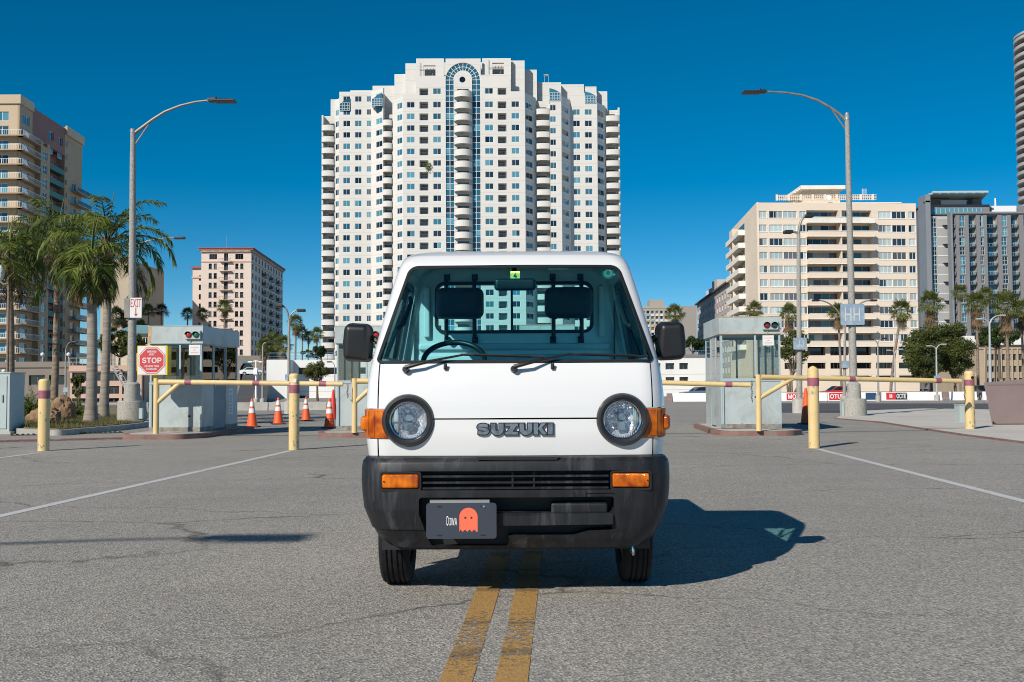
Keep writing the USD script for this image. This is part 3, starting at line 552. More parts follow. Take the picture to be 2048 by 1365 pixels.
concrete = plain('concrete', (.40, .38, .35), rough=.85, var=.14, scale=1.2, bump=.15, bscale=25, dirt=((.2, .18, .16), .36), dscale=.8)
pale_concrete = plain('pale_concrete', (.48, .45, .41), rough=.85, var=.08, scale=.6, dirt=((.3, .27, .24), .35), dscale=.35)
pebble = plain('pebble_concrete', (.32, .31, .28), rough=.9, var=.45, scale=38, bump=.5, bscale=45, obj=True)
kerb_red = plain('kerb_red', (.20, .10, .085), rough=.8, var=.2, scale=5, dirt=((.2, .17, .15), .42), dscale=3)
kerb_grey = plain('kerb_grey', (.30, .29, .27), rough=.85, var=.2, scale=4)
dry_ground = plain('dry_ground', (.22, .17, .11), rough=.95, var=.35, scale=3.5, bump=.5, bscale=14, dirt=((.09, .10, .03), .45), dscale=1.6)
# pavement on the right
pave_px = [(1672, 836), (1762, 843), (1840, 855), (1930, 868), (2052, 883), (2300, 915), (2500, 880), (2300, 827), (2048, 824), (1850, 822), (1700, 826)]
pave = Polygon([gp(x, y, .04)[:2] for x, y in pave_px])
top('pavement_on_the_right', prism(pave, -.2, .04), pale_concrete, kind='structure')
top('pavement_kerb', prism(pave.buffer(.04, join_style='mitre').difference(pave), -.2, .036), kerb_red, kind='structure')
# darker road behind it
dark_road = plain('dark_road', (.075, .075, .078), rough=.8, var=.25, scale=.5, stretch=(.25, 2.2, 1), bump=.1, bscale=120)
def ground_sheet(pxs, z, m, name):
    P = Polygon([gp(x, y)[:2] for x, y in pxs]); P = P.segmentize(4.0)
    v, f = extrude(P, .001); k = v[:, 2] > .0005
    v[:, 2] = [gz(y) for y in v[:, 1]]; v[:, 2] += np.where(k, z, z - .001); return top(name, (v, f), m, kind='structure')
ground_sheet([(1562, 826), (2400, 829), (2700, 815), (2400, 808), (1562, 807)], .005, dark_road, 'dark_road')
# planted island on the left with its kerb
isl_px = [(-300, 838), (-60, 846), (60, 858), (118, 860), (165, 856), (230, 851), (287, 845), (296, 836), (292, 822), (60, 806), (-300, 806)]
isl = Polygon([gp(x, y, .12)[:2] for x, y in isl_px])
top('planted_island', prism(isl.buffer(-.02), -.2, .14), dry_ground, kind='structure')
top('island_kerb', prism(isl.buffer(.14).difference(isl), -.2, .12), kerb_grey, kind='structure')
redstrip = worn('worn_red_kerb', (.24, .085, .08), .70, 9.0)
a0, a1 = gp(-40, 884), gp(248, 877)
top('red_painted_strip', strip(a0, a1, .9, .003), redstrip, kind='structure')
# row of tyre spikes along the exit lane
sp_t = thing('tyre_spikes', 'low rusty row of one way tyre spikes across the exit lane at left', 'tyre spikes', tuple(gp(20, 872)))
rust = plain('rusty_iron', (.09, .06, .045), rough=.8, var=.4, scale=20, obj=True)
s0, s1 = gp(20, 872) , gp(246, 866)
part('base_plate', strip(s0, s1, .22, .012), rust, sp_t, world=True)
for i in range(22):
    c = s0 + (s1 - s0) * (i + .5) / 22
    part('spike', (np.array([c + [-.03, .05, .01], c + [.03, .05, .01], c + [.05, -.02, .01], c + [-.05, -.02, .01], c + [0, -.05, .045]]), np.array([[0, 1, 4], [1, 2, 4], [2, 3, 4], [3, 0, 4], [0, 3, 2], [0, 2, 1]])), rust, sp_t, world=True)

# ================================================================== booths, gates, bollards, cones
booth_wall = plain('booth_wall', (.37, .425, .435), rough=.45, var=.05, scale=1.5, dirt=((.27, .285, .265), .42), dscale=1.9, bump=.03, bscale=8, obj=True)
booth_rust = plain('booth_rust', (.45, .28, .14), rough=.8, var=.4, scale=12, obj=True)
booth_glass = pane_glass('booth_glass', (.91, .95, .94), 1.45)
blue_steel = plain('blue_steel', (.11, .19, .24), rough=.5, var=.1, obj=True)
frame_steel = plain('frame_steel', (.33, .40, .42), rough=.4, var=.08, obj=True)
sign_white = plain('sign_white', (.62, .63, .63), rough=.55, var=.05, scale=3, obj=True)
sign_red = plain('sign_red', (.50, .04, .045), rough=.5, var=.08, obj=True)
lens_red = plain('lens_red', (.36, .022, .022), rough=.12, var=.1, coat=.5, obj=True)
lens_dim_red = plain('lens_dim_red', (.17, .025, .025), rough=.2, var=.1, coat=.4, obj=True)
lens_green = plain('lens_green', (.008, .13, .065), rough=.12, var=.1, coat=.5, obj=True)
lens_dark = plain('lens_dark', (.012, .05, .045), rough=.15, var=.1, coat=.5, obj=True)
mullion = lambda x, y, z0, z1: box(x - .018, x + .018, y - .018, y + .018, z0, z1)
BW_, BD_, BH_ = 1.08, 2.35, 2.16
def booth(px, py, label, w=BW_, dim=False, notice_x=.86, up=0.0):
    o = gp(px, py, .10); t = thing('toll_booth', label, 'booth', o, YAW)
    W, D, H = w, BD_, BH_ + up; sill, head = 1.0, 1.80 + up
    e = .03
    part('wall_panel', box(0, W, 0, e, 0, sill), booth_wall, t); part('wall_panel', box(0, W, D - e, D, 0, sill), booth_wall, t)
    for x in (0, W - e):
        part('wall_panel', box(x, x + e, e, .74, 0, sill), booth_wall, t); part('wall_panel', box(x, x + e, 1.52, D - e, 0, sill), booth_wall, t)
        d = part('door', cat([box(x + .004, x + e - .004, .76, 1.50, .03, .95), box(x + .004, x + e - .004, .76, .82, .95, head), box(x + .004, x + e - .004, 1.44, 1.50, .95, head), box(x + .004, x + e - .004, .82, 1.44, head - .06, head)]), blue_steel if x else booth_wall, t)
        part('pane', box(x + .013, x + .017, .82, 1.44, .95, head - .06), booth_glass, d)
        part('handle', box(x - .02 if x == 0 else x + e, x if x == 0 else x + e + .02, .80, .83, .92, 1.06), chrome, d)
        part('door_rail', box(x - .006 if x == 0 else x + e, x if x == 0 else x + e + .006, .74, 1.56, head - .02, head + .04), frame_steel, t)
        for y0, y1 in ((e, .74), (1.52, D - e)):
            wn = part('window', cat([box(x + .005, x + e - .005, y0, y1, sill, sill + .03), box(x + .005, x + e - .005, y0, y1, head - .02, head), mullion(x + e / 2, y0 + .018, sill, head), mullion(x + e / 2, y1 - .018, sill, head)]), frame_steel, t)
            part('pane', box(x + .013, x + .017, y0, y1, sill, head), booth_glass, wn)
    for y in (e / 2, D - e / 2):
        wn = part('window', cat([mullion(.02, y, sill, head), mullion(W - .02, y, sill, head), mullion(W * .58, y, sill, head), box(0.03, W - .03, y - .012, y + .012, sill, sill + .03), box(.03, W - .03, y - .012, y + .012, head - .025, head)]), frame_steel, t)
        part('pane', box(.03, W * .58, y - .002, y + .002, sill, head), booth_glass, wn); part('pane', box(W * .58, W - .03, y - .002, y + .002, sill, head), booth_glass, wn)
    rf = part('roof', cat([box(-.03, W + .03, -.03, -.0, head, H), box(-.03, W + .03, D, D + .03, head, H), box(-.03, .0, 0, D, head, H), box(W, W + .03, 0, D, head, H), box(.0, W, .0, D, head + .02, head + .05), box(.0, W, .0, D, H - .05, H - .02)]), booth_wall, t)
    part('drip_edge', cat([box(-.034, W + .034, -.036, -.0301, head - .004, head + .012), box(-.034, W + .034, -.036, -.0301, H - .012, H + .004)]), booth_rust if dim else frame_steel, rf)
    part('floor', box(e, W - e, e, D - e, .0, .03), dark_trim, t)
    part('counter', box(.08, W - .06, .06, .5, .93, .97), frame_steel, t); part('stool', cat([cyl((W * .5, 1.0, .03), (W * .5, 1.0, .6), .03), cyl((W * .5, 1.0, .6), (W * .5, 1.0, .66), .17)]), dark_trim, t, 40)
    b = part('signal_box', rbox(W * .70, W * .70 + .32, -.09, -.031, H - .28, H - .10, .012, 5), booth_wall, t)
    for k, (mt, dx) in enumerate(((lens_dim_red if dim else lens_red, .08), (lens_dark if dim else lens_green, .235))):
        c = (W * .70 + dx, -.10, H - .19)
        part('lens', mv(lathe([(.062, 0), (.055, -.012), (.03, -.022), (.0005, -.025)], 24, 'y'), c), mt, b, 50)
        hood = lathe([(.066, 0), (.069, -.055), (.066, -.055), (.062, 0)], 24, 'y', True)
        part('hood', mani(mv(hood, c)) - mbox(-5, 5, -5, 5, c[2] - .2, c[2] + .005), black_plastic, b, 40)
    nx0 = W * notice_x
    n = part('notice', box(nx0 - .115, nx0 + .115, -.008, -.003, 1.56 + up, 1.77 + up), sign_white, t, label='white paper notice taped in the window')
    for zz, ww in ((1.715 + up, .17), (1.665 + up, .06), (1.615 + up, .16)):
        part('printed_line', box(nx0 - ww / 2, nx0 + ww / 2, -.010, -.0085, zz - .006, zz + .006), plain_red_print, n)
    s = part('side_notice', box(W + .001, W + .004, 1.70, 2.02, .30, .88), sign_white, t)
    for q, (zz, ww) in enumerate([(.80, .18), (.70, .2), (.64, .14), (.58, .2), (.50, .2), (.43, .16), (.37, .2)]):
        part('printed_line', box(W + .0045, W + .006, 1.86 - ww / 2, 1.86 + ww / 2, zz - .012, zz + .012), plain_red_print if q % 3 == 0 else print_grey, s)
    part('skirting', cat([box(-.006, W + .006, -.008, -.0005, .0, .09), box(W + .0005, W + .008, -.006, .74, .0, .09), box(W + .0005, W + .008, 1.52, D, .0, .09)]), booth_grime, t)
    part('corner_angle', cat([box(-.006, .03, -.006, -.0005, .09, sill), box(W - .03, W + .006, -.006, -.0005, .09, sill), box(W + .0005, W + .006, -.0005, .03, .09, sill)]), frame_steel, t)
    part('sill_trim', cat([box(-.012, W + .012, -.014, -.0005, sill - .035, sill), box(W + .0005, W + .014, 0, D, sill - .035, sill), box(-.014, -.0005, 0, D, sill - .035, sill)]), frame_steel, t)
    part('rivet', cat([mv(lathe([(0, -.004), (.006, -.003), (.007, 0), (0, 0)], 8, 'y'), (x, -.0005, z)) for x in (.06, W * .5, W - .06) for z in (.14, .5, .92)]), frame_steel, t, kind='stuff')
    part('conduit', cat([tube([(W * .70 + .1, -.045, H - .28), (W * .70 + .1, -.045, head + .03), (W * .70 + .1, -.012, head - .02)], .010, 6), tube([(.05, -.02, .1), (.05, -.02, sill - .04)], .011, 6)]), frame_steel, t, 40)
    return t, o
booth_grime = plain('booth_grime', (.22, .22, .20), rough=.8, var=.35, scale=9, dirt=((.16, .09, .05), .4), dscale=6, obj=True)
plain_red_print = plain('faded_red_print', (.62, .30, .30), .6, .1); print_grey = plain('grey_print', (.35, .36, .37), .6, .1)
b1, o1 = booth(298.5, 864, 'grey green toll booth behind the wrong way stop sign')
part('rust_patch', box(-.031, .03, -.0335, -.0305, 1.82, 2.145), booth_rust, b1); part('chip', box(.80, .86, -.003, -.0005, .30, .33), black_ink, b1)
b2, o2 = booth(673, 861, 'toll booth mostly hidden behind the left door mirror of the truck')
b3, o3 = booth(1043, 859, 'toll booth seen only through the rear window of the truck', dim=True)
b4, o4 = booth(1443, 857.5, 'light grey toll booth standing right of the truck', w=1.22, dim=True, notice_x=.80, up=.14)
part('rust_mark', box(.40, .44, -.003, -.0005, .06, .12), booth_rust, b4); part('roof_fan', box(.5, .62, .6, .75, BH_ + .12, BH_ + .21), frame_steel, b4)
for o, w in ((o1, BW_), (o2, BW_), (o3, BW_), (o4, 1.22)):
    P = affinity.translate(affinity.rotate(Polygon([(.0, -1.05), (w - .1, -1.05), (w + .16, -.65), (w + .16, 2.8), (w * .5, 3.2), (-.12, 2.8), (-.14, -.5)]).buffer(-.2).buffer(.2), math.degrees(YAW), origin=(0, 0)), o[0], o[1])
    top('booth_island', prism(P, -.1, .10), concrete, kind='structure'); top('booth_island_kerb', prism(P.buffer(.12).difference(P), -.1, .096), kerb_red, kind='structure')

cream = plain('cream_paint', (.63, .465, .22), rough=.5, var=.06, scale=3, dirt=((.42, .34, .2), .36), dscale=4, obj=True)
maroon = plain('maroon_band', (.28, .085, .12), rough=.55, var=.15, scale=12, obj=True)
chip = plain('paint_chip', (.25, .25, .24), rough=.7, var=.3, scale=20, obj=True)
def bollard(px, py, h, d, label, dome=True, base=0.0):
    o = gp(px, py, base); t = thing('bollard', label, 'bollard', o)
    r = d / 2
    prof = [(r, 0), (r, h - r * .55), (r * .93, h - r * .3), (r * .7, h - r * .1), (r * .35, h - .005), (.001, h)] if dome else [(r, 0), (r, h - .06), (r * .5, h - .02), (.001, h)]
    part('post', lathe(prof, 28), cream, t, 40)
    part('band', lathe([(r + .001, h - .32), (r + .0035, h - .318), (r + .0035, h - .192), (r + .001, h - .19)], 28), maroon, t, 40)
    rg = random.Random(int(px)); bits = []
    for _ in range(30):
        a = math.radians(rg.uniform(185, 355)); z = rg.uniform(.03, h - .1) if rg.random() < .7 else rg.uniform(.01, .12); s = rg.choice([.004, .006, .008, .012, .018, .028])
        c = np.array([math.cos(a) * (r + .0015), math.sin(a) * (r + .0015), z]); tdir = np.array([-math.sin(a), math.cos(a), 0]); nd = np.array([math.cos(a), math.sin(a), 0])
        pts = [c + tdir * s * .6 * math.cos(q) + np.array([0, 0, s * math.sin(q) * rg.uniform(.6, 1.5)]) for q in np.linspace(0, 2 * math.pi, 7)[:-1]]
        V = np.array([c + nd * .0008] + pts); bits.append((V, np.array([[0, k + 1, (k + 1) % 6 + 1] for k in range(6)])))
    part('paint_chips', cat(bits), chip, t, kind='stuff')
    return t
bo1 = bollard(87, 902, 1.155, .178, 'domed cream bollard standing alone at the far left')
bo2 = bollard(588, 900, 1.22, .165, 'domed cream bollard in front of the gate bar left of the truck')
part('small_sticker', mv(box(-.03, .03, -.0005, .0005, -.03, .03), (.02, -.0835, 1.10)), sign_white, bo2)
bo4 = bollard(1628.5, 896.5, 1.29, .172, 'cream bollard with a pointed cap and white line starting at its foot', dome=False)
bo5 = bollard(1940.5, 858, 1.23, .20, 'domed cream bollard on the pavement with a chain at its collar', base=.04)
part('collar_ring', mv(rotx((np.array(trimesh.creation.torus(.028, .007, major_sections=16, minor_sections=6).vertices), np.array(trimesh.creation.torus(.028, .007, major_sections=16, minor_sections=6).faces)), math.pi / 2), (.115, -.02, 1.15)), cream, bo5, 40)
part('badge', mv(rotx(lathe([(0, 0), (.035, 0), (.035, .003), (0, .003)], 18), math.pi / 2), (.03, -.099, 1.08)), black_ink, bo5)

def gate(px, py, endx, endy, label, zb=1.11, endY=None, brace=.42):
    o = gp(px, py, .10); t = thing('swing_gate', label, 'gate', o)
    zc = zb - .10
    part('post', cat([lathe([(.055, 0), (.055, zc + .052), (.0, zc + .052)], 20)]), cream, t, 40)
    e = at(endx, endy, endY or o[1] - .1) - o
    a = np.array([.05, 0, zc]); part('bar', cyl(a, e, .052, .047, 20), cream, t, 40)
    dirv = (e - a) / np.linalg.norm(e - a)
    part('brace', cyl((.03, 0, zc - .40), a + dirv * (brace), .045, n=16), cream, t, 40)
    Ln = np.linalg.norm(e - a)
    for u in ((.16, .53, .89) if brace < .5 else (.44, .88)):
        part('band', tube([a + dirv * (Ln * u - .065), a + dirv * (Ln * u + .065)], [.0535, .0535], 20), maroon, t, 40)
    part('hinge_bolt', cat([cyl((-.07, 0, zc - .38), (-.03, 0, zc - .38), .02), cyl((-.07, 0, zc), (-.03, 0, zc), .02)]), rust, t, 40)
    return t, o, o + e
g1, go1, ge1 = gate(312, 868, 686, 768.5, 'cream swing gate bar left of the truck with diagonal brace beside the stop sign')
g2, go2, ge2 = gate(709, 866, 1080, 766, 'swing gate whose brace shows beside the left headlight of the truck')
g3, go3, ge3 = gate(1106, 864, 1500, 770.5, 'swing gate bar running from behind the truck to the chained end at the right booth')
g4, go4, ge4 = gate(1518, 862.5, 1921, 762.5, 'cream swing gate bar reaching from the right booth to the pavement bollard', zb=1.14, endY=21.6, brace=.72)
def chain(p, n, label, group=None, link=.034):
    t = thing('chain', label, 'chain', p, group=group)
    for i in range(n):
        m = trimesh.creation.torus(.014, .0045, major_sections=10, minor_sections=5); v = np.array(m.vertices) * [1, 1.6, 1]; f = np.array(m.faces)
        v = v @ np.array([[1, 0, 0], [0, 0, 1], [0, -1, 0]]).T
        if i % 2: v = v[:, [1, 0, 2]] * [1, -1, 1]
        part('link', (v + [.008 * math.sin(i * 1.3), 0, -i * link], f), rust, t, 50)
    return t
chain(ge1 + [.10, -.06, -.02], 8, 'short rusty chain hanging at the gate end beside the left mirror')
chain(ge3 + [.02, -.06, .06], 12, 'rusty chain hanging at the gate end in front of the right booth')
chain(ge4 + [.06, -.05, -.01], 14, 'long rusty chain hanging beside the pavement bollard')

# stop sign box on its yellow post
yellow = plain('sign_yellow', (.75, .50, .02), rough=.45, var=.06, obj=True)
so = gp(306, 867.5, .1) + np.array([0, .12, 0]); st = thing('stop_sign', 'white box sign with red wrong way stop octagon on yellow post', 'sign', so)
Yd = so[1]; px2m = Yd / 2100
c0 = at(307.5, 721.5, Yd) - so; hw, hh = 27.5 * px2m, 28 * px2m
part('post', box(-.03, .03, -.03, .03, 0, c0[2] - hh), yellow, st)
bx = part('sign_box', cat([box(c0[0] - hw - .02, c0[0] + hw + .03, -.10, .14, c0[2] - hh - .012, c0[2] + hh + .012)]), yellow, st)
part('sign_face', box(c0[0] - hw, c0[0] + hw, -.106, -.1005, c0[2] - hh, c0[2] + hh), sign_white, bx)
octo = lambda r: Polygon([(c0[0] + r * math.cos(a), c0[2] + r * math.sin(a)) for a in np.radians(np.arange(22.5, 360, 45))])
R8 = hw * 1.03
part('octagon', xz(octo(R8), -.110, -.1065), sign_red, bx); part('octagon_rim', xz(octo(R8 * .955).difference(octo(R8 * .905)), -.1125, -.1105), sign_white, bx)
for s, h, w, dz in (('STOP', .10, .40, .0), ('WRONG', .038, .19, .172), ('WAY', .038, .11, .118), ('SEVERE TIRE', .034, .30, -.115), ('DAMAGE', .034, .21, -.170)):
    part('lettering', text_at(s, h, w * .95, (c0[0], c0[2] + dz), -.1135, True, .002), sign_white, bx)

# cones
cone_orange = plain('cone_orange', (.80, .10, .02), rough=.5, var=.1, scale=8, obj=True); cone_white = plain('cone_sleeve', (.72, .70, .68), rough=.35, var=.08, scale=14, obj=True); cone_base = plain('cone_base', (.02, .02, .022), .7, .2, obj=True)
def make_cone(p, label, lettered=False):
    t = thing('traffic_cone', label, 'traffic cone', p)
    part('base', rbox(-.18, .18, -.18, .18, 0, .03, .012, 5), cone_base, t, 40)
    rr = lambda z: .135 - (.135 - .028) * (z - .03) / .68
    part('body', lathe([(.150, .03), (.135, .04)] + [(rr(z), z) for z in np.linspace(.06, .71, 8)] + [(.02, .715), (.018, .70)], 28), cone_orange, t, 40)
    for z0, z1 in ((.36, .47), (.52, .64)): part('sleeve', lathe([(rr(z0) + .001, z0), (rr(z0) + .003, z0), (rr(z1) + .003, z1), (rr(z1) + .001, z1)], 28), cone_white, t, 40)
    if lettered:
        v, f = text_at('PTC', .085, .17, (0, .20), 0, True, .003); ang = v[:, 0] / .118; rad = np.array([rr(z) for z in v[:, 2]]) + .001 + (.003 - v[:, 1])
        part('lettering', (np.stack([np.sin(ang) * rad, -np.cos(ang) * rad, v[:, 2]], 1), f), black_ink, t)
    return t
c1 = make_cone(gp(504, 855), 'orange cone with two white sleeves nearest to the left booth', False)
copy(c1, gp(556.5, 849), .4, 'orange cone with two white sleeves left of the middle bollard')
copy(c1, gp(612, 842), .8, 'orange cone with two white sleeves just right of the bollard, farthest back')
make_cone(gp(659, 857), 'orange cone with black letters low on its body', True)
ct = thing('traffic_cone', 'plain red orange cone without sleeves half hidden behind the lettered cone', 'traffic cone', gp(666.5, 839))
part('base', rbox(-.18, .18, -.18, .18, 0, .03, .012, 5), cone_base, ct, 40); part('body', lathe([(.150, .03), (.135, .04), (.03, .93), (.02, .94)], 28), plain('cone_red', (.62, .04, .02), .5, .1, obj=True), ct, 40)
cs = thing('traffic_cone', 'shaded cone standing behind the pointed bollard right of the booth', 'traffic cone', gp(1612.5, 849))
part('base', rbox(-.18, .18, -.18, .18, 0, .03, .012, 5), cone_base, cs, 40); part('body', lathe([(.150, .03), (.135, .04), (.03, .90), (.02, .91)], 28), cone_orange, cs, 40)

# cabinets, planter
cab_grey = plain('cabinet_grey', (.36, .42, .42), rough=.5, var=.06, obj=True, dirt=((.25, .28, .27), .3), dscale=2)
p0 = gp(-75, 869, .0); kb = thing('utility_cabinet', 'grey green utility cabinet cut by the left edge of the frame', 'cabinet', p0)
Wc, Hc = gp(13, 869)[0] - p0[0], 1.36
part('body', cat([box(0, Wc, 0, .7, .06, Hc - .03)]), cab_grey, kb); part('lid', box(-.02, Wc + .02, -.02, .72, Hc - .03, Hc), cab_grey, kb); part('plinth', box(-.05, Wc + .05, -.05, .75, 0, .06), concrete, kb)
dd = part('door', box(.05, Wc - .06, -.016, -.001, .12, Hc - .09), cab_grey, kb); part('handle', box(Wc - .16, Wc - .13, -.04, -.016, .70, .86), grey_steel, dd); part('seal', box(Wc - .33, Wc - .27, -.019, -.0165, Hc - .24, Hc - .18), sign_white, dd)
part('top_knob', mv(lathe([(.04, 0), (.05, .03), (.03, .06), (.001, .07)], 14), (Wc - .28, .3, Hc)), sign_white, kb, 40)
p1 = gp(1919.5, 845, .04); ub = thing('junction_box', 'small blue grey junction box behind the pavement bollard', 'cabinet', p1)
part('body', box(0, .24, 0, .3, 0, .42), cab_grey, ub); part('lid', box(-.01, .25, -.01, .31, .42, .44), cab_grey, ub)
# purple brown ramp-shaped container on the right
purple = plain('purple_brown_paint', (.20, .15, .145), rough=.75, var=.08, scale=2, dirt=((.45, .40, .36), .22), dscale=9, obj=True)
q0 = gp(1984, 850, .04); q1 = q0 + np.array([2.6, -.3, 0])
kc = thing('waste_skip', 'purple brown waste skip with slanted side at the right edge', 'skip', q0)
z_t0, z_t1 = zat(766, q0[1], 1968) - q0[2], zat(757, q0[1], 2048) - q0[2]
def skew(m): v, f = arr(m); v = np.array(v); v[:, 0] += .47 * v[:, 1]; return v, f
sk = Polygon([(0, 0.02), (2.4, .02), (2.4, z_t1 + .14), (-.17, z_t0)]).difference(Polygon([(.0, .0), (.12, .0), (.02, .09)]))
part('side', skew(xz(sk, 0, .03)), purple, kc); part('side', skew(xz(sk, 1.3, 1.33)), purple, kc)
part('end', skew((np.array([[.0, .03, .02], [0, 1.3, .02], [-.17, 1.3, z_t0], [-.17, .03, z_t0], [.03, .03, .02], [.03, 1.3, .02], [-.14, 1.3, z_t0], [-.14, .03, z_t0]]), np.array([[0, 1, 2, 3], [7, 6, 5, 4], [0, 3, 7, 4], [1, 5, 6, 2], [3, 2, 6, 7], [0, 4, 5, 1]]))), purple, kc)
part('floor', skew(box(.05, 2.35, .03, 1.3, .03, .06)), purple, kc); part('rim', skew(box(-.08, 2.4, -.012, 0, z_t0 - .05, z_t0 - .03)), purple, kc)
part('caster', cat([skew(mv(lathe([(0, -.02), (.05, -.02), (.05, .02), (0, .02)], 14, 'y'), (x, y, -.01))) for x in (.25, 2.1) for y in (.1, 1.2)]), black_rubber, kc)

# ================================================================== street lamps
pole_concrete = plain('pole_concrete', (.28, .27, .25), rough=.9, var=.45, scale=34, bump=.35, bscale=60, obj=True)
lamp_metal = plain('lamp_metal', (.22, .21, .20), rough=.5, var=.2, metal=.3, obj=True); led_black = plain('lamp_head_black', (.02, .02, .022), .4, .1, obj=True); bracket_pale = plain('bracket_pale', (.65, .66, .68), .3, .05, obj=True)
def big_lamp(foot, topc, label, arm, side, gap=None):
    t = thing('street_lamp', label, 'street lamp', foot)
    T = topc - foot; ux = T / T[2]
    b = part('footing', lathe([(.375, 0), (.37, .50), (.35, .535), (.001, .535)], 36), pebble, t, 40)
    part('collar', lathe([(.215, .535), (.205, .80), (.20, .98), (.15, 1.02), (.12, 1.03)], 32), pebble, t, 40)
    zs = np.linspace(.98, T[2], 12); part('pole', tube([ux * z for z in zs], np.interp(zs, [1, T[2]], [.118, .070]), 24), pole_concrete, t, 40)
    part('pole_cap', mv(lathe([(.076, -.10), (.078, 0), (.001, .01)], 20) if side > 0 else lathe([(.074, -.14), (.078, -.1), (.06, 0), (.072, .03), (.05, .09), (.001, .10)], 20), T), grey_steel, t, 40)
    part('hand_hole_cover', box(-.42, -.36, -.16, .05, .02, .42) if side < 0 else box(.28, .37, -.26, -.12, .06, .34), cab_grey, t)
    P = [np.array(p) for p in arm]
    part('arm', tube(P, np.linspace(.052, .026, len(P)), 12), lamp_metal, t, 40)
    part('arm_stay', tube([T + [side * .06, 0, -.42], T * 1 + (P[2] - T) * .85 + [0, 0, -.06]], [.022, .022], 8), lamp_metal, t, 40)
    e = P[-1]
    h = part('lamp_head', cat([arr(rbox(*sorted((e[0] + side * .16, e[0] + side * .72)), e[1] - .17, e[1] + .17, e[2] - .055, e[2] - .005, .015, 5)), arr(rbox(*sorted((e[0] - side * .02, e[0] + side * .22)), e[1] - .10, e[1] + .10, e[2] - .05, e[2] + .05, .02, 5)), cyl(e + [side * .17, 0, .05], e + [side * .17, 0, .09], .04)]), led_black, t, 40)
    part('cooling_fin', cat([box(*sorted((e[0] + side * (.26 + .045 * k), e[0] + side * (.268 + .045 * k))), e[1] - .15, e[1] + .15, e[2] - .006, e[2] + .022) for k in range(10)]), led_black, h)
    part('bracket', arr(rbox(*sorted((e[0] - side * .03, e[0] + side * .05)), e[1] - .06, e[1] + .06, e[2] - .045, e[2] + .055, .01, 4)), bracket_pale, h)
    return t
fL = gp(263.5, 842, .12); YL = fL[1]; rel = lambda px, py, f: at(px, py, f[1]) - f
armL = [rel(*p, fL) for p in ((268, 268), (285, 255), (305, 240), (330, 224), (360, 212), (390, 204.5), (418, 201))]
big_lamp(fL, at(266, 259, YL), 'tall concrete street lamp with curved arm beside the left palms', armL, 1)
fR = gp(1708.5, 832.5, .04)
armR = [rel(*p, fR) for p in ((1691, 240), (1678, 228), (1660, 215), (1635, 201), (1605, 191), (1570, 185.5), (1531, 183.5))]
lr = big_lamp(fR, at(1694, 232, fR[1]), 'tall concrete street lamp with curved arm behind the right gate', armR, -1)
# the same kind of lamp, standing behind the camera on the left: its arm and head throw the streak of shadow on the tarmac
hz = 8.2; shift = hz / math.tan(SUN_EL); hd = gp(565, 1073); hp = np.array([hd[0] - .6 * shift, hd[1] - .8 * shift, hz])
foot3 = np.array([hp[0] - 3.4, hp[1] - .25, 0.0])
arm3 = [np.array(p) for p in ((.06, 0, 7.25), (.3, .02, 7.45), (.7, .05, 7.70), (1.2, .09, 7.92), (1.8, .14, 8.07), (2.4, .18, 8.16), (2.9, .2, 8.2))]
big_lamp(foot3, foot3 + [0, 0, 7.3], 'tall concrete street lamp standing outside the frame at the left', arm3, 1)

# signs on the lamps
def board(name, px0, px1, py0, py1, Y, label, mat, words, wmat, catg='sign', r=.04, postless=None, th=.02, double=False):
    a, b = at(px0, py1, Y), at(px1, py0, Y); c = (a + b) / 2; hw, hh = (b[0] - a[0]) / 2, (b[2] - a[2]) / 2
    t = thing(name, label, catg, (c[0], Y, c[2]))
    P = sbox(-hw, -hh, hw, hh).buffer(-r * hh * 2).buffer(r * hh * 2)
    part('plate', xz(P, 0, th), mat, t)
    for s, h, w, dx, dz in words:
        part('lettering', text_at(s, h * 2 * hh, w * 2 * hw if w else None, (dx * hw, dz * hh), -.005, False, .0045), wmat, t)
    return t, hw, hh
ex, hw, hh = board('exit_sign', 259.5, 283.5, 596, 636, YL - .17, 'white exit sign with red arrow fixed to the left lamp pole', sign_white, [('EXIT', .40, .88, 0, .48)], sign_red)
part('arrow', cat([box(-.012, .012, -.005, -.0005, -hh * .72, 0.0), xz(Polygon([(0, -hh * .86), (.05, -hh * .58), (0.0, -hh * .66), (-.05, -hh * .58)]), -.009, -.0055)]), sign_red, ex)
part('side_plate', box(-hw - .15, -hw - .01, .0, .02, -hh, hh * .95), lamp_metal, ex); part('strap', box(-.1, .1, .0205, .06, -.03, .03), grey_steel, ex)
sign_blue = plain('sign_faded_blue', (.21, .29, .38), rough=.6, var=.1, scale=5, dirt=((.36, .41, .46), .4), dscale=3, obj=True); faded_white = plain('faded_white', (.48, .49, .48), .6, .08, obj=True)
hs, hw, hh = board('lane_sign', 1681.5, 1728.5, 608, 650.5, fR[1] - .18, 'large faded blue sign with two white letters on the right lamp pole', sign_blue, [], faded_white, r=.06)
for ox in (-hw * .36, hw * .36):
    part('lettering', cat([box(ox - hw * .27, ox - hw * .18, -.004, 0, -hh * .62, hh * .62), box(ox + hw * .18, ox + hw * .27, -.004, 0, -hh * .62, hh * .62), box(ox - hw * .18, ox + hw * .18, -.004, 0, -hh * .08, hh * .08)]), faded_white, hs)
part('bracket', box(-.05, .05, .0205, .06, -.05, .05), grey_steel, hs)
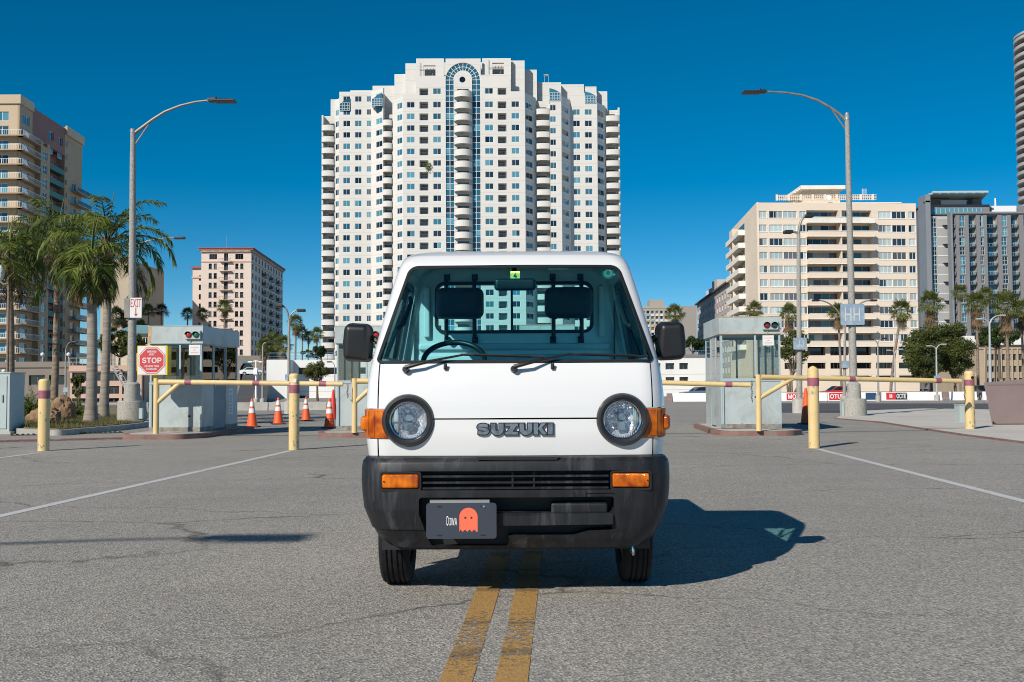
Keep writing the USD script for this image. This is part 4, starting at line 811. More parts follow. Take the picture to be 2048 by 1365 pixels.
# double-arm lamps
def small_lamp(name, foot_px, h_px, Y, heads, label, r=.075, mat=None, base_z=None, curve=.55, headlen=.42):
    fx = at(foot_px[0], foot_px[1], Y); z0 = gz(Y) if base_z is None else base_z; foot = np.array([fx[0], Y, z0])
    t = thing(name, label, 'street lamp', foot); tp = at(h_px[0], h_px[1], Y) - foot; mt = mat or pole_concrete
    zs = np.linspace(0, tp[2], 6); part('pole', tube([np.array([tp[0] * z / tp[2], 0, z]) for z in zs], np.linspace(r, r * .55, 6), 12), mt, t, 40)
    part('footing', lathe([(r * 2.2, 0), (r * 2.2, .5), (r * 1.3, .55), (.001, .55)], 16), concrete, t, 40)
    for hx, hy in heads:
        e = at(hx, hy, Y) - foot; s = np.sign(e[0] - tp[0]) or 1
        u = np.linspace(0, 1, 7); P = [tp + np.array([(e[0] - tp[0]) * q, 0, (e[2] - tp[2]) * math.sin(q * math.pi / 2) ** curve if e[2] > tp[2] else (e[2] - tp[2]) * q]) for q in u]
        part('arm', tube(P, np.linspace(r * .45, r * .3, 7), 8), lamp_metal if mat is None else mt, t, 40)
        part('lamp_head', rbox(*sorted((e[0] - s * headlen * .15, e[0] + s * headlen * .85)), -.16, .16, e[2] - .07, e[2] + .05, .03, 5), led_black if mat is None else mt, t, 40)
    return t
# ================================================================== plants on the left island
trunk_grey = plain('palm_trunk', (.25, .215, .18), rough=.9, var=.3, scale=2.2, stretch=(1, 1, 9), bump=.5, bscale=10, dirt=((.12, .10, .08), .38), dscale=1.1, obj=True)
trunk_brown = plain('palm_trunk_brown', (.20, .15, .11), rough=.9, var=.35, scale=3, stretch=(1, 1, 6), bump=.5, bscale=12, obj=True)
boot = plain('palm_boot', (.30, .21, .13), rough=.85, var=.4, scale=5, stretch=(3, 3, .8), obj=True)
frond_green = leafy('frond_green', (.12, .19, .03), (.36, .43, .09), .35, 1.2)
frond_dark = leafy('frond_dark', (.07, .11, .022), (.20, .25, .05), .3, 1.5)
frond_dry = leafy('frond_dry', (.20, .13, .06), (.34, .25, .13), .25, 2.0)
grass_mat = leafy('dry_grass', (.10, .12, .03), (.34, .29, .11), .3, .8)
def frond_mesh(base, az, el, length, droop, rg, leaf=.56, n=46, width=.046):
    """one feather frond: a bending midrib with two rows of hanging leaflets"""
    P = [np.array(base, float)]; d_el = el; step = length / 16
    hd = np.array([math.cos(az), math.sin(az), 0])
    for k in range(16):
        P.append(P[-1] + step * (hd * math.cos(d_el) + np.array([0, 0, math.sin(d_el)]))); d_el -= droop / 16 * (.5 + 1.0 * k / 16)
    P = np.array(P); ms = [tube(P, np.linspace(.020, .004, 17), 5)]
    V, Fc = [], []; c = 0; side = np.array([-hd[1], hd[0], 0])
    for i in range(n):
        u = .16 + .84 * i / (n - 1); q = u * 16; k = min(int(q), 15); b = P[k] + (P[k + 1] - P[k]) * (q - k); T = P[k + 1] - P[k]; T /= np.linalg.norm(T)
        L_ = leaf * (math.sin(math.pi * (.12 + .80 * u)) ** .7) * rg.uniform(.8, 1.15)
        for s in (-1, 1):
            spread = rg.uniform(.45, .8); dv = T * rg.uniform(.35, .7) + side * s * spread + np.array([0, 0, rg.uniform(-.25, .25)]); dv /= np.linalg.norm(dv)
            p1 = b + dv * L_ * .5 + [0, 0, -.04 * L_]; p2 = b + dv * L_ * .86 + [0, 0, -.42 * L_ * rg.uniform(.7, 1.3)]
            wv = np.cross(dv, [0, 0, 1.0]); wv = wv / (np.linalg.norm(wv) + 1e-9) * .6 + np.array([0, 0, rg.uniform(-.7, .7)]); wv *= width * .5
            V += [b - wv * .5, b + wv * .5, p1 + wv, p1 - wv, p2]; Fc += [[c, c + 1, c + 2], [c, c + 2, c + 3], [c + 3, c + 2, c + 4]]; c += 5
    return cat(ms + [(np.array(V), np.array(Fc))])
def queen_palm(foot, crown, trunk_r, label, nf, seed, length=2.5, bias=None, dry=5, dark=False, hang=.0, brown=False):
    rg = random.Random(seed); foot = np.array(foot, float); t = thing('palm_tree', label, 'palm tree', foot); C = np.array(crown) - foot
    zs = np.linspace(0, 1, 26); path = [C * z + np.array([.05 * math.sin(z * 3), 0, 0]) for z in zs]
    rr = [trunk_r * (1.35 - .35 * min(z * 8, 1)) * (1 - .22 * z) * (1 + .025 * math.sin(i * 2.4)) for i, z in enumerate(zs)]
    part('trunk', tube(path, rr, 18), trunk_brown if brown else trunk_grey, t, 50)
    part('crown_shaft', cat([tube([C * .90 + [math.cos(a) * trunk_r * .75, math.sin(a) * trunk_r * .75, 0], C * .97 + [math.cos(a) * trunk_r * 1.25, math.sin(a) * trunk_r * 1.25, 0], C + [math.cos(a) * trunk_r * 1.5, math.sin(a) * trunk_r * 1.5, rg.uniform(.05, .3)]], [.06, .075, .02], 6) for a in [k * 2.4 for k in range(11)]]), boot, t, 50)
    for k in range(nf):
        az = k * 2.399963 + rg.uniform(-.25, .25); f_ = k / nf; el = 1.30 - 1.45 * f_ + rg.uniform(-.2, .2); ln = length * rg.uniform(.72, 1.05)
        part('frond', frond_mesh(C + [math.cos(az) * .06, math.sin(az) * .06, .05 - .3 * f_], az, el, ln, 1.75 + .9 * f_ + hang, rg), frond_dark if (dark or rg.random() < .3) else frond_green, t)
    for k in range(dry):
        az = rg.uniform(0, 6.28); part('dry_frond', frond_mesh(C + [math.cos(az) * .1, math.sin(az) * .1, -.3], az, rg.uniform(-.9, -.2), length * .75, 1.2, rg, .34, 34), frond_dry, t)
    for k in range(3):
        az = rg.uniform(0, 6.28); part('spear', tube([C, C + [.1 * math.cos(az), .1 * math.sin(az), .8], C + [.25 * math.cos(az), .25 * math.sin(az), 1.5]], [.025, .018, .004], 5), frond_green, t)
    return t
Y_A, Y_B, Y_C, Y_D = 32.0, 34.5, gp(181, 847, .14)[1], gp(206.5, 837, .14)[1]
fA = np.array([at(20, 800, Y_A)[0], Y_A, 0.0]); fB = np.array([at(107, 828, Y_B)[0], Y_B, 0.05]); fC = gp(181, 847, .14); fD = gp(206.5, 837, .14)
queen_palm(fA, at(16, 512, Y_A), .125, 'queen palm at the left edge behind the utility cabinet', 22, 11, 1.75, brown=True)
queen_palm(fB, at(113, 484, Y_B), .120, 'brown trunked queen palm second from the left with torn trunk bark', 22, 23, 2.15, brown=True)
queen_palm(fC, at(180, 532, Y_C), .138, 'thick grey trunked queen palm nearest to the booth', 12, 35, .9, dry=6, hang=.4)
queen_palm(fD, at(214, 484, Y_D), .128, 'tall queen palm touching the left lamp pole with its fronds', 25, 47, 2.3, dry=8)
# low cycad-like bushes and rocks
def bush(p, r, h, label, seed, n=60, mat=None):
    rg = random.Random(seed); t = thing('low_palm', label, 'plant', p); F_, S = [], []
    for k in range(n):
        az = rg.uniform(0, 6.28); el = rg.uniform(.2, 1.45); S.append(frond_mesh([rg.uniform(-.12, .12), rg.uniform(-.12, .12), .05], az, el, r * rg.uniform(.8, 1.15) * (1 if el < 1 else h / r), rg.uniform(.8, 1.5), rg, .16, 20, .014))
    for k in range(0, n, 6): part('leaf_clump', cat(S[k:k + 6]), mat or (frond_green if k % 12 else frond_dark), t)
    part('stem', lathe([(.12, -.05), (.10, .12), (.001, .16)], 10), boot, t, 40)
bush(gp(63, 838, .14), .95, 1.0, 'dense green low palm beside the utility cabinet', 5, 90)
bush(gp(149, 838, .14), .62, .6, 'bright green low palm between the rocks and the thick palm trunk', 6, 54)
bush(gp(268, 812, .14), .45, .4, 'small thin tuft at the foot of the left lamp', 7, 14)
rock_mat = plain('brown_rock', (.24, .15, .085), rough=.9, var=.35, scale=3, bump=.6, bscale=7, dirt=((.10, .06, .04), .4), dscale=2.5, obj=True)
def rock(p, size, label, seed, rz=0.0):
    s = trimesh.creation.icosphere(subdivisions=4); v = np.array(s.vertices); n = meshkit.fbm(v * 1.3 + seed * 7.1, 4, seed); n2 = meshkit.noise(v * 2.2 + seed * 3.3, seed + 3)
    v = v * (.62 + .75 * n)[:, None]; v = np.round(v * 3.2 + .35 * (n2[:, None] - .5)) / 3.2 * .28 + v * .72; v *= size; v[:, 2] = np.maximum(v[:, 2] + size[2] * .55, -.05)
    m = mv((v, np.array(s.faces)), (0, 0, 0), rz); t = thing('boulder', label, 'rock', p); part('stone', m, rock_mat, t, 28); return t
rock(gp(90, 846, .14), (.40, .28, .26), 'angular brown boulder behind the lone left bollard', 3)
rock(gp(126, 842, .14), (.30, .28, .40), 'slanted brown boulder leaning behind the first boulder', 9, .5)
# grass on the island
rg = np.random.default_rng(4); V, Fc = [], []
minx, miny, maxx, maxy = isl.bounds
for _ in range(26000):
    x, y = rg.uniform(max(minx, -13.5), maxx), rg.uniform(miny, min(maxy, miny + 10))
    if meshkit.noise(np.array([x * .9, y * .9, 0]), 2) < .40 or not isl.contains(shapely.Point(x, y)): continue
    h = rg.uniform(.03, .13); a = rg.uniform(0, 6.28); w = .006; b = np.array([x, y, .135]); c = len(V); o_ = np.array([math.cos(a), math.sin(a), 0])
    V += [b - o_ * w, b + o_ * w, b + np.array([rg.normal() * .04, rg.normal() * .04, h])]; Fc.append([c, c + 1, c + 2])
gt = top('island_grass', (np.array(V), np.array(Fc)), grass_mat, 'patchy short dry grass on the planted island under the palms', 'grass', kind='stuff')

# ================================================================== buildings
class Face:
    """one wall plane: u runs left to right seen from outside, w outwards"""
    def __init__(s, p0, p1):
        s.p0 = np.array([p0[0], p0[1], 0.0]); d = np.array([p1[0] - p0[0], p1[1] - p0[1], 0.0]); s.L = np.linalg.norm(d); s.d = d / s.L; s.n = np.array([s.d[1], -s.d[0], 0])
    def place(s, v): return s.p0 + v[:, :1] * s.d + v[:, 1:2] * s.n + v[:, 2:3] * np.array([0, 0, 1.0])
    def box(s, u0, u1, w0, w1, z0, z1):
        v, f = box(u0, u1, w0, w1, z0, z1); return s.place(v), f[:, ::-1]
    def wall(s, z0, z1, holes, thick=.4, u0=0.0, u1=None):
        P = sbox(u0, z0, s.L if u1 is None else u1, z1)
        if holes: P = P.difference(shapely.union_all([sbox(a, c, b, d) for a, b, c, d in holes]))
        v, f = extrude(P, thick); v = np.stack([v[:, 0], v[:, 2] - thick, v[:, 1]], 1); return s.place(v), f
    def u(s, px, py=600):
        """where the sight line through a column of the photograph meets this wall"""
        d = ray(px, py); A = np.array([[s.d[0], -d[0]], [s.d[1], -d[1]]]); return float(np.linalg.solve(A, -s.p0[:2])[0])
class Windows:
    def __init__(s, t, frame_mat, panes, seed=1): s.t, s.fm, s.panes, s.rg, s.q = t, frame_mat, panes, random.Random(seed), []
    def add(s, F, u0, u1, z0, z1, cols=2, rows=1, depth=.22, bar=.06, sill=0.0, size=None, pane=None, sash=None): s.q.append((size or (u1 - u0) * (z1 - z0), F, u0, u1, z0, z1, cols, rows, depth, bar, sill, pane, sash))
    def flush(s, limit=300, order=None):
        q = sorted(s.q, key=order or (lambda e: -e[0])); rest, restp = [], []
        for i, (sz, F, u0, u1, z0, z1, cols, rows, dp, b, sill, pane, sash) in enumerate(q):
            m = [F.box(u0, u1, -dp - .05, -dp + .03, z0, z0 + b), F.box(u0, u1, -dp - .05, -dp + .03, z1 - b, z1), F.box(u0, u0 + b, -dp - .05, -dp + .03, z0 + b, z1 - b), F.box(u1 - b, u1, -dp - .05, -dp + .03, z0 + b, z1 - b)]
            for k in range(1, cols): x = u0 + (u1 - u0) * k / cols; m.append(F.box(x - b / 2, x + b / 2, -dp - .045, -dp + .025, z0 + b, z1 - b))
            for k in range(1, rows): z = z0 + (z1 - z0) * k / rows; m.append(F.box(u0 + b, u1 - b, -dp - .045, -dp + .02, z - b / 2, z + b / 2))
            if sill: m.append(F.box(u0 - .1, u1 + .1, .002, sill, z0 - .12, z0 - .002))
            pn = F.box(u0 + .01, u1 - .01, -dp - .03, -dp - .005, z0 + .01, z1 - .01); pm = pane or s.rg.choice(s.panes)
            if i < limit:
                w = part('window', cat(m), s.fm, s.t, world=True)
                if cols > 1 and s.rg.random() < .35 and pane is None:
                    x = u0 + (u1 - u0) / 2; part('pane', F.box(u0 + .01, x, -dp - .03, -dp - .005, z0 + .01, z1 - .01), pm, w, world=True); part('pane', F.box(x, u1 - .01, -dp - .03, -dp - .005, z0 + .01, z1 - .01), s.rg.choice(s.panes), w, world=True)
                else: part('pane', pn, pm, w, world=True)
            else: rest += m; restp.append(pn)
        if rest:
            w = part('window', cat(rest), s.fm, s.t, world=True, kind='stuff'); part('pane', cat(restp), s.panes[0], w, world=True, kind='stuff')
def banded(name, col, z0, pitch, line=.055, dark=.72, var=.05, rough=.75, off=0.0):
    return usdkit.material(stage, L(name), {'g': ('geometry', {}), 's': ('separate_xyz', {}), 'a': ('math', {'math_type': 'subtract', 'value2': z0}), 'd': ('math', {'math_type': 'divide', 'value2': pitch}), 'f': ('math', {'math_type': 'fraction'}),
        'c': ('math', {'math_type': 'less_than', 'value2': line}), 'n': ('noise_texture', {'scale': .12, 'detail': 7.0, 'roughness': .65}), 'r': ('rgb_ramp', {'ramp': [(.3, tuple(np.array(col) * (1 - var))), (.7, tuple(np.minimum(np.array(col) * (1 + var), .9)))]}),
        'm': ('mix', {'color2': tuple(np.array(col) * dark)}), 'p': ('principled_bsdf', {'roughness': rough, 'specular_ior_level': .3})},
        [('g.position', 's.vector'), ('s.z', 'a.value1'), ('a.value', 'd.value1'), ('d.value', 'f.value1'), ('f.value', 'c.value1'), ('g.position', 'n.vector'), ('n.fac', 'r.fac'), ('r.color', 'm.color1'), ('c.value', 'm.fac'), ('m.color', 'p.base_color')], surface='p.BSDF')
pane_dark = window_glass('pane_dark', (.018, .026, .038), .6); pane_blue = window_glass('pane_blue', (.035, .13, .20), .5); pane_teal = window_glass('pane_teal', (.07, .20, .26), .5)
pane_curtain = window_glass('pane_curtain', (.36, .42, .42), .3, .15); pane_grey = window_glass('pane_grey', (.10, .10, .105), .4, .1); pane_black = window_glass('pane_black', (.006, .007, .01), .5)
white_frame = plain('white_window_frame', (.70, .71, .71), .5, .03); dark_frame = plain('dark_window_frame', (.08, .085, .09), .5, .1); rail_metal = plain('rail_metal', (.30, .34, .36), .45, .08); roof_grey = plain('roof_grey', (.30, .30, .29), .85, .15)
rail_glass = pane_glass('rail_glass', (.72, .82, .85), 1.5); tank_grey = plain('plant_grey', (.34, .33, .31), .7, .2, 2)

# ---- the white tower
Y0 = 268.0; ZB = -.6
PITCH_T = 3.04; ZR0 = zat(204, Y0, 850)            # head height of the second row of windows
tower_white = banded('tower_white', (.585, .57, .545), ZR0 + .55, PITCH_T, .035, .80, .035)
tower = thing('apartment_tower', 'tall white apartment tower with glass arch and stacked curved balconies behind the truck', 'building', (at(928, 700, Y0)[0], Y0, ZB))
TW = Windows(tower, white_frame, [pane_dark, pane_dark, pane_blue, pane_teal, pane_blue, pane_dark, pane_teal], 3)
X = lambda px, dy: at(px, 430, Y0 + dy)[0]
ZT = lambda y, dy=0.0, px=928: zat(y, Y0 + dy, px)
def tface(pl, pr, dl, dr): return Face((X(pl, dl), Y0 + dl), (X(pr, dr), Y0 + dr))
NR = 23
segs = [  # left px, right px, depth, depth, top y, window columns (px px), deep columns
    (669, 678, 8.5, 7.0, 199, [(670.5, 677.0)], []),
    (678, 743, 7.0, 7.0, 184, [(686, 700), (709.5, 723), (733.5, 742)], []),
    (743, 766, 7.0, 3.4, 180, [(752, 764.5)], []),
    (785, 806, 3.4, 0.0, 198, [(794.5, 804.5)], []),
    (806, 832, 0.0, 0.0, 188, [(814, 830)], []),
    (832, 892, 0.0, 0.0, 153, [(867, 883)], [(839.5, 857)]),
    (962.5, 1023, 0.0, 0.0, 150, [(971.5, 988)], [(997.3, 1014.5)]),
    (1023, 1051, 0.0, 0.0, 183, [(1025, 1040.5)], []),
    (1051, 1073, 0.0, 5.4, 191, [(1053.5, 1067)], []),
    (1101, 1124, 3.6, 3.6, 184, [(1102.5, 1114.5)], []),
    (1124, 1142, 3.6, 8.2, 196, [(1126.5, 1139.5)], []),
    (1142, 1196, 8.2, 8.2, 187, [(1149, 1163), (1172.5, 1187)], []),
    (1196, 1213, 8.2, 12.5, 209, [(1198, 1210)], [])]
walls, roofs = [], []
for pl, pr, dl, dr, yt, cols, deep in segs:
    Fc_ = tface(pl, pr, dl, dr); zt = ZT(yt, (dl + dr) / 2, (pl + pr) / 2); holes = []
    for r in range(-1, NR):
        z1 = ZR0 - r * PITCH_T + (.45 if r < 0 else 0); z0 = z1 - 1.52
        if z1 > zt - 1.0 or z0 < 2: continue
        for a, b in cols:
            u0, u1 = Fc_.u(a), Fc_.u(b); holes.append((u0, u1, z0, z1)); TW.add(Fc_, u0, u1, z0, z1, 2, 1, .09, .07, size=z0)
        for a, b in deep:
            u0, u1 = Fc_.u(a), Fc_.u(b); holes.append((u0, u1, z0 - .25, z1))
            k = part('balcony_recess', cat([Fc_.box(u0 - .1, u0, -1.7, -.41, z0 - .3, z1 + .1), Fc_.box(u1, u1 + .1, -1.7, -.41, z0 - .3, z1 + .1), Fc_.box(u0, u1, -1.7, -.41, z0 - .35, z0 - .26), Fc_.box(u0, u1, -1.7, -.41, z1 + .01, z1 + .1), Fc_.box(u0, u1, -1.78, -1.7, z0 - .3, z1 + .1)]), tower_white, tower, world=True)
            part('door_pane', Fc_.box(u0 + .25, u1 - .3, -1.69, -1.66, z0 - .2, z1 - .1), pane_grey, k, world=True)
            part('rail', cat([Fc_.box(u0, u1, -.36, -.32, z0 + .62, z0 + .68)] + [Fc_.box(u0 + (u1 - u0) * q / 7 - .02, u0 + (u1 - u0) * q / 7 + .02, -.36, -.33, z0 - .25, z0 + .62) for q in range(1, 7)]), dark_frame, k, world=True)
    part('wall', Fc_.wall(ZB, zt, holes), tower_white, tower, world=True)
    yb = Y0 + 34; roofs.append(prism([(Fc_.p0[0], Fc_.p0[1] + .4), (X(pr, dr), Y0 + dr + .4), (X(pr, dr), yb), (Fc_.p0[0], yb)], zt - .9, zt - .7))
    roofs.append(prism([(Fc_.p0[0] + .05, Fc_.p0[1] + 2.2), (X(pr, dr) - .05, Y0 + dr + 2.2), (X(pr, dr) - .05, yb), (Fc_.p0[0] + .05, yb)], ZB, zt - .95))
part('core', cat(roofs), tower_white, tower, world=True)
# arch bay: two glazed strips that join in a half ring round a white wall with a bull's eye
FA_ = tface(892, 962.5, 0, 0); uc = FA_.u(927.3); ro = FA_.L / 2 - .05; ri = ro - 2.13; zc = ZT(160, 0); zt = ZT(117.5, 0)
ring_o = shapely.Point(uc, zc).buffer(ro, quad_segs=24).intersection(sbox(0, zc, FA_.L, 999)).union(sbox(uc - ro, ZB + 1, uc + ro, zc))
ring_i = shapely.Point(uc, zc).buffer(ri, quad_segs=24).intersection(sbox(0, zc, FA_.L, 999)).union(sbox(uc - ri, ZB, uc + ri, zc))
def fpoly(F, P, w0, w1):
    v, f = extrude(P, w1 - w0); return F.place(np.stack([v[:, 0], v[:, 2] + w0, v[:, 1]], 1)), f
part('arch_wall', fpoly(FA_, sbox(0, ZB, FA_.L, zt).difference(ring_o), -.4, 0), tower_white, tower, world=True)
inner_holes = [shapely.Point(uc - .15, zc + .05).buffer(.78, quad_segs=12)]
for r in range(-1, NR):
    z1 = ZR0 - r * PITCH_T + .25
    if z1 - 2.1 > 3: inner_holes.append(sbox(uc - 1.5, z1 - 2.1, uc + 1.5, z1))
part('arch_wall', fpoly(FA_, ring_i.difference(shapely.union_all(inner_holes)), -.4, 0), tower_white, tower, world=True)
bull = part('round_window', fpoly(FA_, shapely.Point(uc - .15, zc + .05).buffer(.80, quad_segs=12), -.35, -.3), pane_black, tower, world=True)
gl = part('glazed_arch', fpoly(FA_, ring_o.difference(ring_i), -.34, -.26), pane_blue, tower, world=True)
mul = []
for sgn in (-1, 1):
    for q in (0, .5, 1): u = uc + sgn * (ri + (ro - ri) * q); mul.append(FA_.box(u - .05, u + .05, -.26, -.15, ZB + 1, zc))
    for r in range(-4, 50):
        z = ZR0 - r * PITCH_T / 2
        if ZB + 1 < z < zc: a, b = sorted((uc + sgn * ri, uc + sgn * ro)); mul.append(FA_.box(a, b, -.26, -.17, z - .05, z + .05))
for a in np.linspace(0, math.pi, 13): P = shapely.LineString([(uc + ri * math.cos(a), zc + ri * math.sin(a)), (uc + ro * math.cos(a), zc + ro * math.sin(a))]).buffer(.05, cap_style='flat'); mul.append(fpoly(FA_, P, -.26, -.17))
for r_ in (ri + .05, (ri + ro) / 2, ro - .05): mul.append(fpoly(FA_, shapely.Point(uc, zc).buffer(r_ + .05, quad_segs=24).difference(shapely.Point(uc, zc).buffer(r_ - .05, quad_segs=24)).intersection(sbox(0, zc, FA_.L, 999)), -.26, -.16))
part('glazing_bars', cat(mul), white_frame, gl, world=True)
for sgn in (-1, 1):
    for r in range(0, NR):
        z1 = ZR0 - r * PITCH_T - .05
        if z1 - 1.3 < 3: continue
        a, b = sorted((uc + sgn * (ri + .06), uc + sgn * (ro - .06))); m_ = (a + b) / 2
        for (p, q) in ((a, m_ - .05), (m_ + .05, b)): part('strip_pane', FA_.box(p, q, -.258, -.20, z1 - 1.25, z1), pane_dark if (r * 7 + int(sgn)) % 3 else pane_teal, gl, world=True)
part('core', box(X(892, 0) + .05, X(962.5, 0) - .05, Y0 + 1.5, Y0 + 34, ZB, zt - .8), tower_white, tower, world=True)
def curved_balcony(F, u0, u1, z, bulge, name='curved_balcony', ph=1.18, full=True, deepback=1.6, lab=None):
    """slab and solid parapet on a half ellipse standing proud of the wall"""
    n = 15; a = np.linspace(math.pi, 0, n); uc_, hw_ = (u0 + u1) / 2, (u1 - u0) / 2
    out = np.stack([uc_ + hw_ * np.cos(a), bulge * np.sin(a) ** (1.0 if full else .7)], 1); inn = np.stack([uc_ + (hw_ - .16) * np.cos(a), (bulge - .16) * np.sin(a)], 1)
    def solid(P, z0, z1): v, f = extrude(Polygon(P), z1 - z0); return F.place(np.stack([v[:, 0], v[:, 1], v[:, 2] + z0], 1)), f[:, ::-1]
    k = part(name, cat([solid(out, z - .22, z), solid(np.vstack([out, inn[::-1]]), z, z + ph)]), tower_white, tower, world=True)
    part('hand_rail', F_tube(F, np.vstack([out * [1, 1]]), z + ph + .10), dark_frame, k, world=True)
    return k
def F_tube(F, P, z): return tube(F.place(np.column_stack([P[:, 0], P[:, 1] - .08, np.full(len(P), z)])), .035, 5)
for r in range(0, NR):
    z = ZR0 - r * PITCH_T - 1.95 + PITCH_T - .05
    if z < 3: break
    curved_balcony(FA_, uc - ri - .02, uc + ri + .02, z, 2.3, ph=1.35)
    part('balcony_door', FA_.box(uc - 1.49, uc + 1.49, -.38, -.33, ZR0 - r * PITCH_T + .25 - 2.09, ZR0 - r * PITCH_T + .24), pane_grey, tower, world=True)
# balcony stacks on the shoulders
for pl, pr, dy, yt, opn in ((643, 669.5, 8.5, 229, (.45, .98)), (766, 785, 3.4, 226, (.1, .95)), (1073, 1101.5, 4.6, 199, (.05, .75)), (1213, 1241.5, 12.0, 217, (.02, .7))):
    Fb = tface(pl, pr, dy, dy); zt = ZT(yt, dy, (pl + pr) / 2); holes = []; Fback = Face(Fb.p0[:2] + [0, 1.8], (Fb.p0 + Fb.d * Fb.L)[:2] + [0, 1.8])
    for r in range(0, NR):
        z1 = ZR0 - r * PITCH_T
        if z1 > zt - .5 or z1 < 5: continue
        holes.append((Fback.L * opn[0], Fback.L * opn[1], z1 - 2.0, z1 + .1))
        part('balcony_door', Fback.box(Fback.L * opn[0], Fback.L * opn[1], -.3, -.25, z1 - 2.0, z1 + .1), pane_grey, tower, world=True)
        curved_balcony(Fb, 0.0, Fb.L, z1 - 2.15, 1.0, 'curved_balcony', 1.22, False)
        part('balcony_slab', Fb.box(.02, Fb.L - .02, -1.8, .01, z1 - 2.37, z1 - 2.15), tower_white, tower, world=True)
    part('wall', Fback.wall(ZB, zt, holes), tower_white, tower, world=True)
    part('core', box(Fb.p0[0] + .03, Fb.p0[0] + Fb.L - .03, Y0 + dy + 2.6, Y0 + 33.5, ZB, zt - .6), tower_white, tower, world=True)
part('side_wall', box(X(643, 8.5), X(643, 8.5) + .4, Y0 + 8.5, Y0 + 33, ZB, ZT(229, 8.5)), tower_white, tower, world=True); part('side_wall', box(X(1241, 12) - .4, X(1241, 12), Y0 + 12, Y0 + 33, ZB, ZT(217, 12)), tower_white, tower, world=True)
# stepped upper storeys set back behind the front
for pl, pr, dy, yt in ((661, 684, 11.5, 199), (684, 745, 10, 184), (700, 745, 10.5, 181), (745, 789, 8, 172), (789, 811, 6, 148.5), (811, 834, 4, 127), (1023, 1051, 3, 121.5), (1051, 1075.5, 6, 140), (1075, 1124, 8, 165), (1112, 1170, 10.4, 169), (1170, 1195, 10.8, 173.5), (1195, 1216.5, 13, 183)):
    part('upper_storey', box(X(pl, dy), X(pr, dy), Y0 + dy, Y0 + 32 + dy * .07, ZT(300, dy), ZT(yt, dy, (pl + pr) / 2)), tower_white, tower, world=True)
FU = tface(832.5, 1023.5, 1.4, 1.4); zu0, zu1 = ZT(165, 1.4), ZT(117, 1.4)
uh = [(FU.u(848), FU.u(872), ZT(152, 1.4, 860), ZT(131, 1.4, 860)), (FU.u(986.5), FU.u(1010), ZT(148.5, 1.4, 1000), ZT(126, 1.4, 1000)), (FU.u(889), FU.u(966), zu0, zu1 + 1)]
part('upper_wall', FU.wall(zu0, zu1, uh, 1.0), tower_white, tower, world=True)
part('core', box(X(833, 3), X(1023, 3), Y0 + 6, Y0 + 30, ZT(180, 3), ZT(118, 3)), tower_white, tower, world=True)
for a, b, c, d in uh[:2]:
    part('roof_opening', FU.box(a, b, -3.5, -3.3, c, d), roof_grey, tower, world=True)
    part('mast', cat([tube(FU.place(np.array([[a + (b - a) * q, -2.0, c], [a + (b - a) * (q + .2), -2.0, d - .2]])), .07, 5) for q in (.1, .35, .6)] + [tube(FU.place(np.array([[a - .9, .3, c - .1], [a - .9, .3, d + .8]])), .06, 5), tube(FU.place(np.array([[a - 1.2, .3, c + 1.6], [a + .8, .3, c + 1.6]])), .06, 5)]), rail_metal, tower, world=True)
# sloping greenhouse glass on the shoulders
for pl, pr, dy, yt, yb_, fl in ((679, 700, 7.0, 196, 221, -1), (743.5, 765, 3.3, 187, 212, -1), (1100.5, 1122, 3.7, 178, 203, 1), (1171.5, 1194, 8.3, 185, 209, 1)):
    xa, xb, za, zb_ = X(pl, dy), X(pr, dy), ZT(yb_, dy), ZT(yt, dy); y_ = Y0 + dy - .25
    sk_ = [(xa, za), (xb, za), (xb, zb_ if fl < 0 else zb_ - 1.2), ((xa + xb) / 2, zb_ - .5 if fl < 0 else zb_ - .4), (xa, zb_ - 1.6 if fl < 0 else zb_)]
    k = part('greenhouse', xz(sk_, y_, y_ + 4.5), pane_blue, tower, world=True)
    part('glazing_bars', cat([box(xa + (xb - xa) * q - .04, xa + (xb - xa) * q + .04, y_ - .06, y_, za, zb_ - 1.2) for q in (0.02, .25, .5, .75, .98)] + [box(xa, xb, y_ - .06, y_, za + (zb_ - 1.2 - za) * q - .04, za + (zb_ - 1.2 - za) * q + .04) for q in (0.02, .3, .6, .97)]), white_frame, k, world=True)
part('roof_tank', cat([box(X(1090, 12), X(1091, 12), Y0 + 12, Y0 + 12.2, ZT(166, 12), ZT(150, 12)), box(X(1098, 12), X(1099, 12), Y0 + 12, Y0 + 12.2, ZT(166, 12), ZT(152, 12)), box(X(1089.5, 12), X(1098.5, 12), Y0 + 12, Y0 + 13, ZT(152, 12), ZT(149.5, 12))]), tank_grey, tower, world=True)
rgp = np.random.default_rng(6); pc_ = np.array([X(856, 0), Y0 - .4, ZT(334, 0)]); pl_ = rgp.normal(size=(90, 1, 3)) * [.42, .3, .5]; part('balcony_plant', ((pc_ + pl_ + rgp.normal(size=(90, 3, 3)) * .22).reshape(-1, 3), np.arange(270).reshape(-1, 3)), frond_green, tower, world=True)
TW.flush(300, order=lambda e: -e[0])

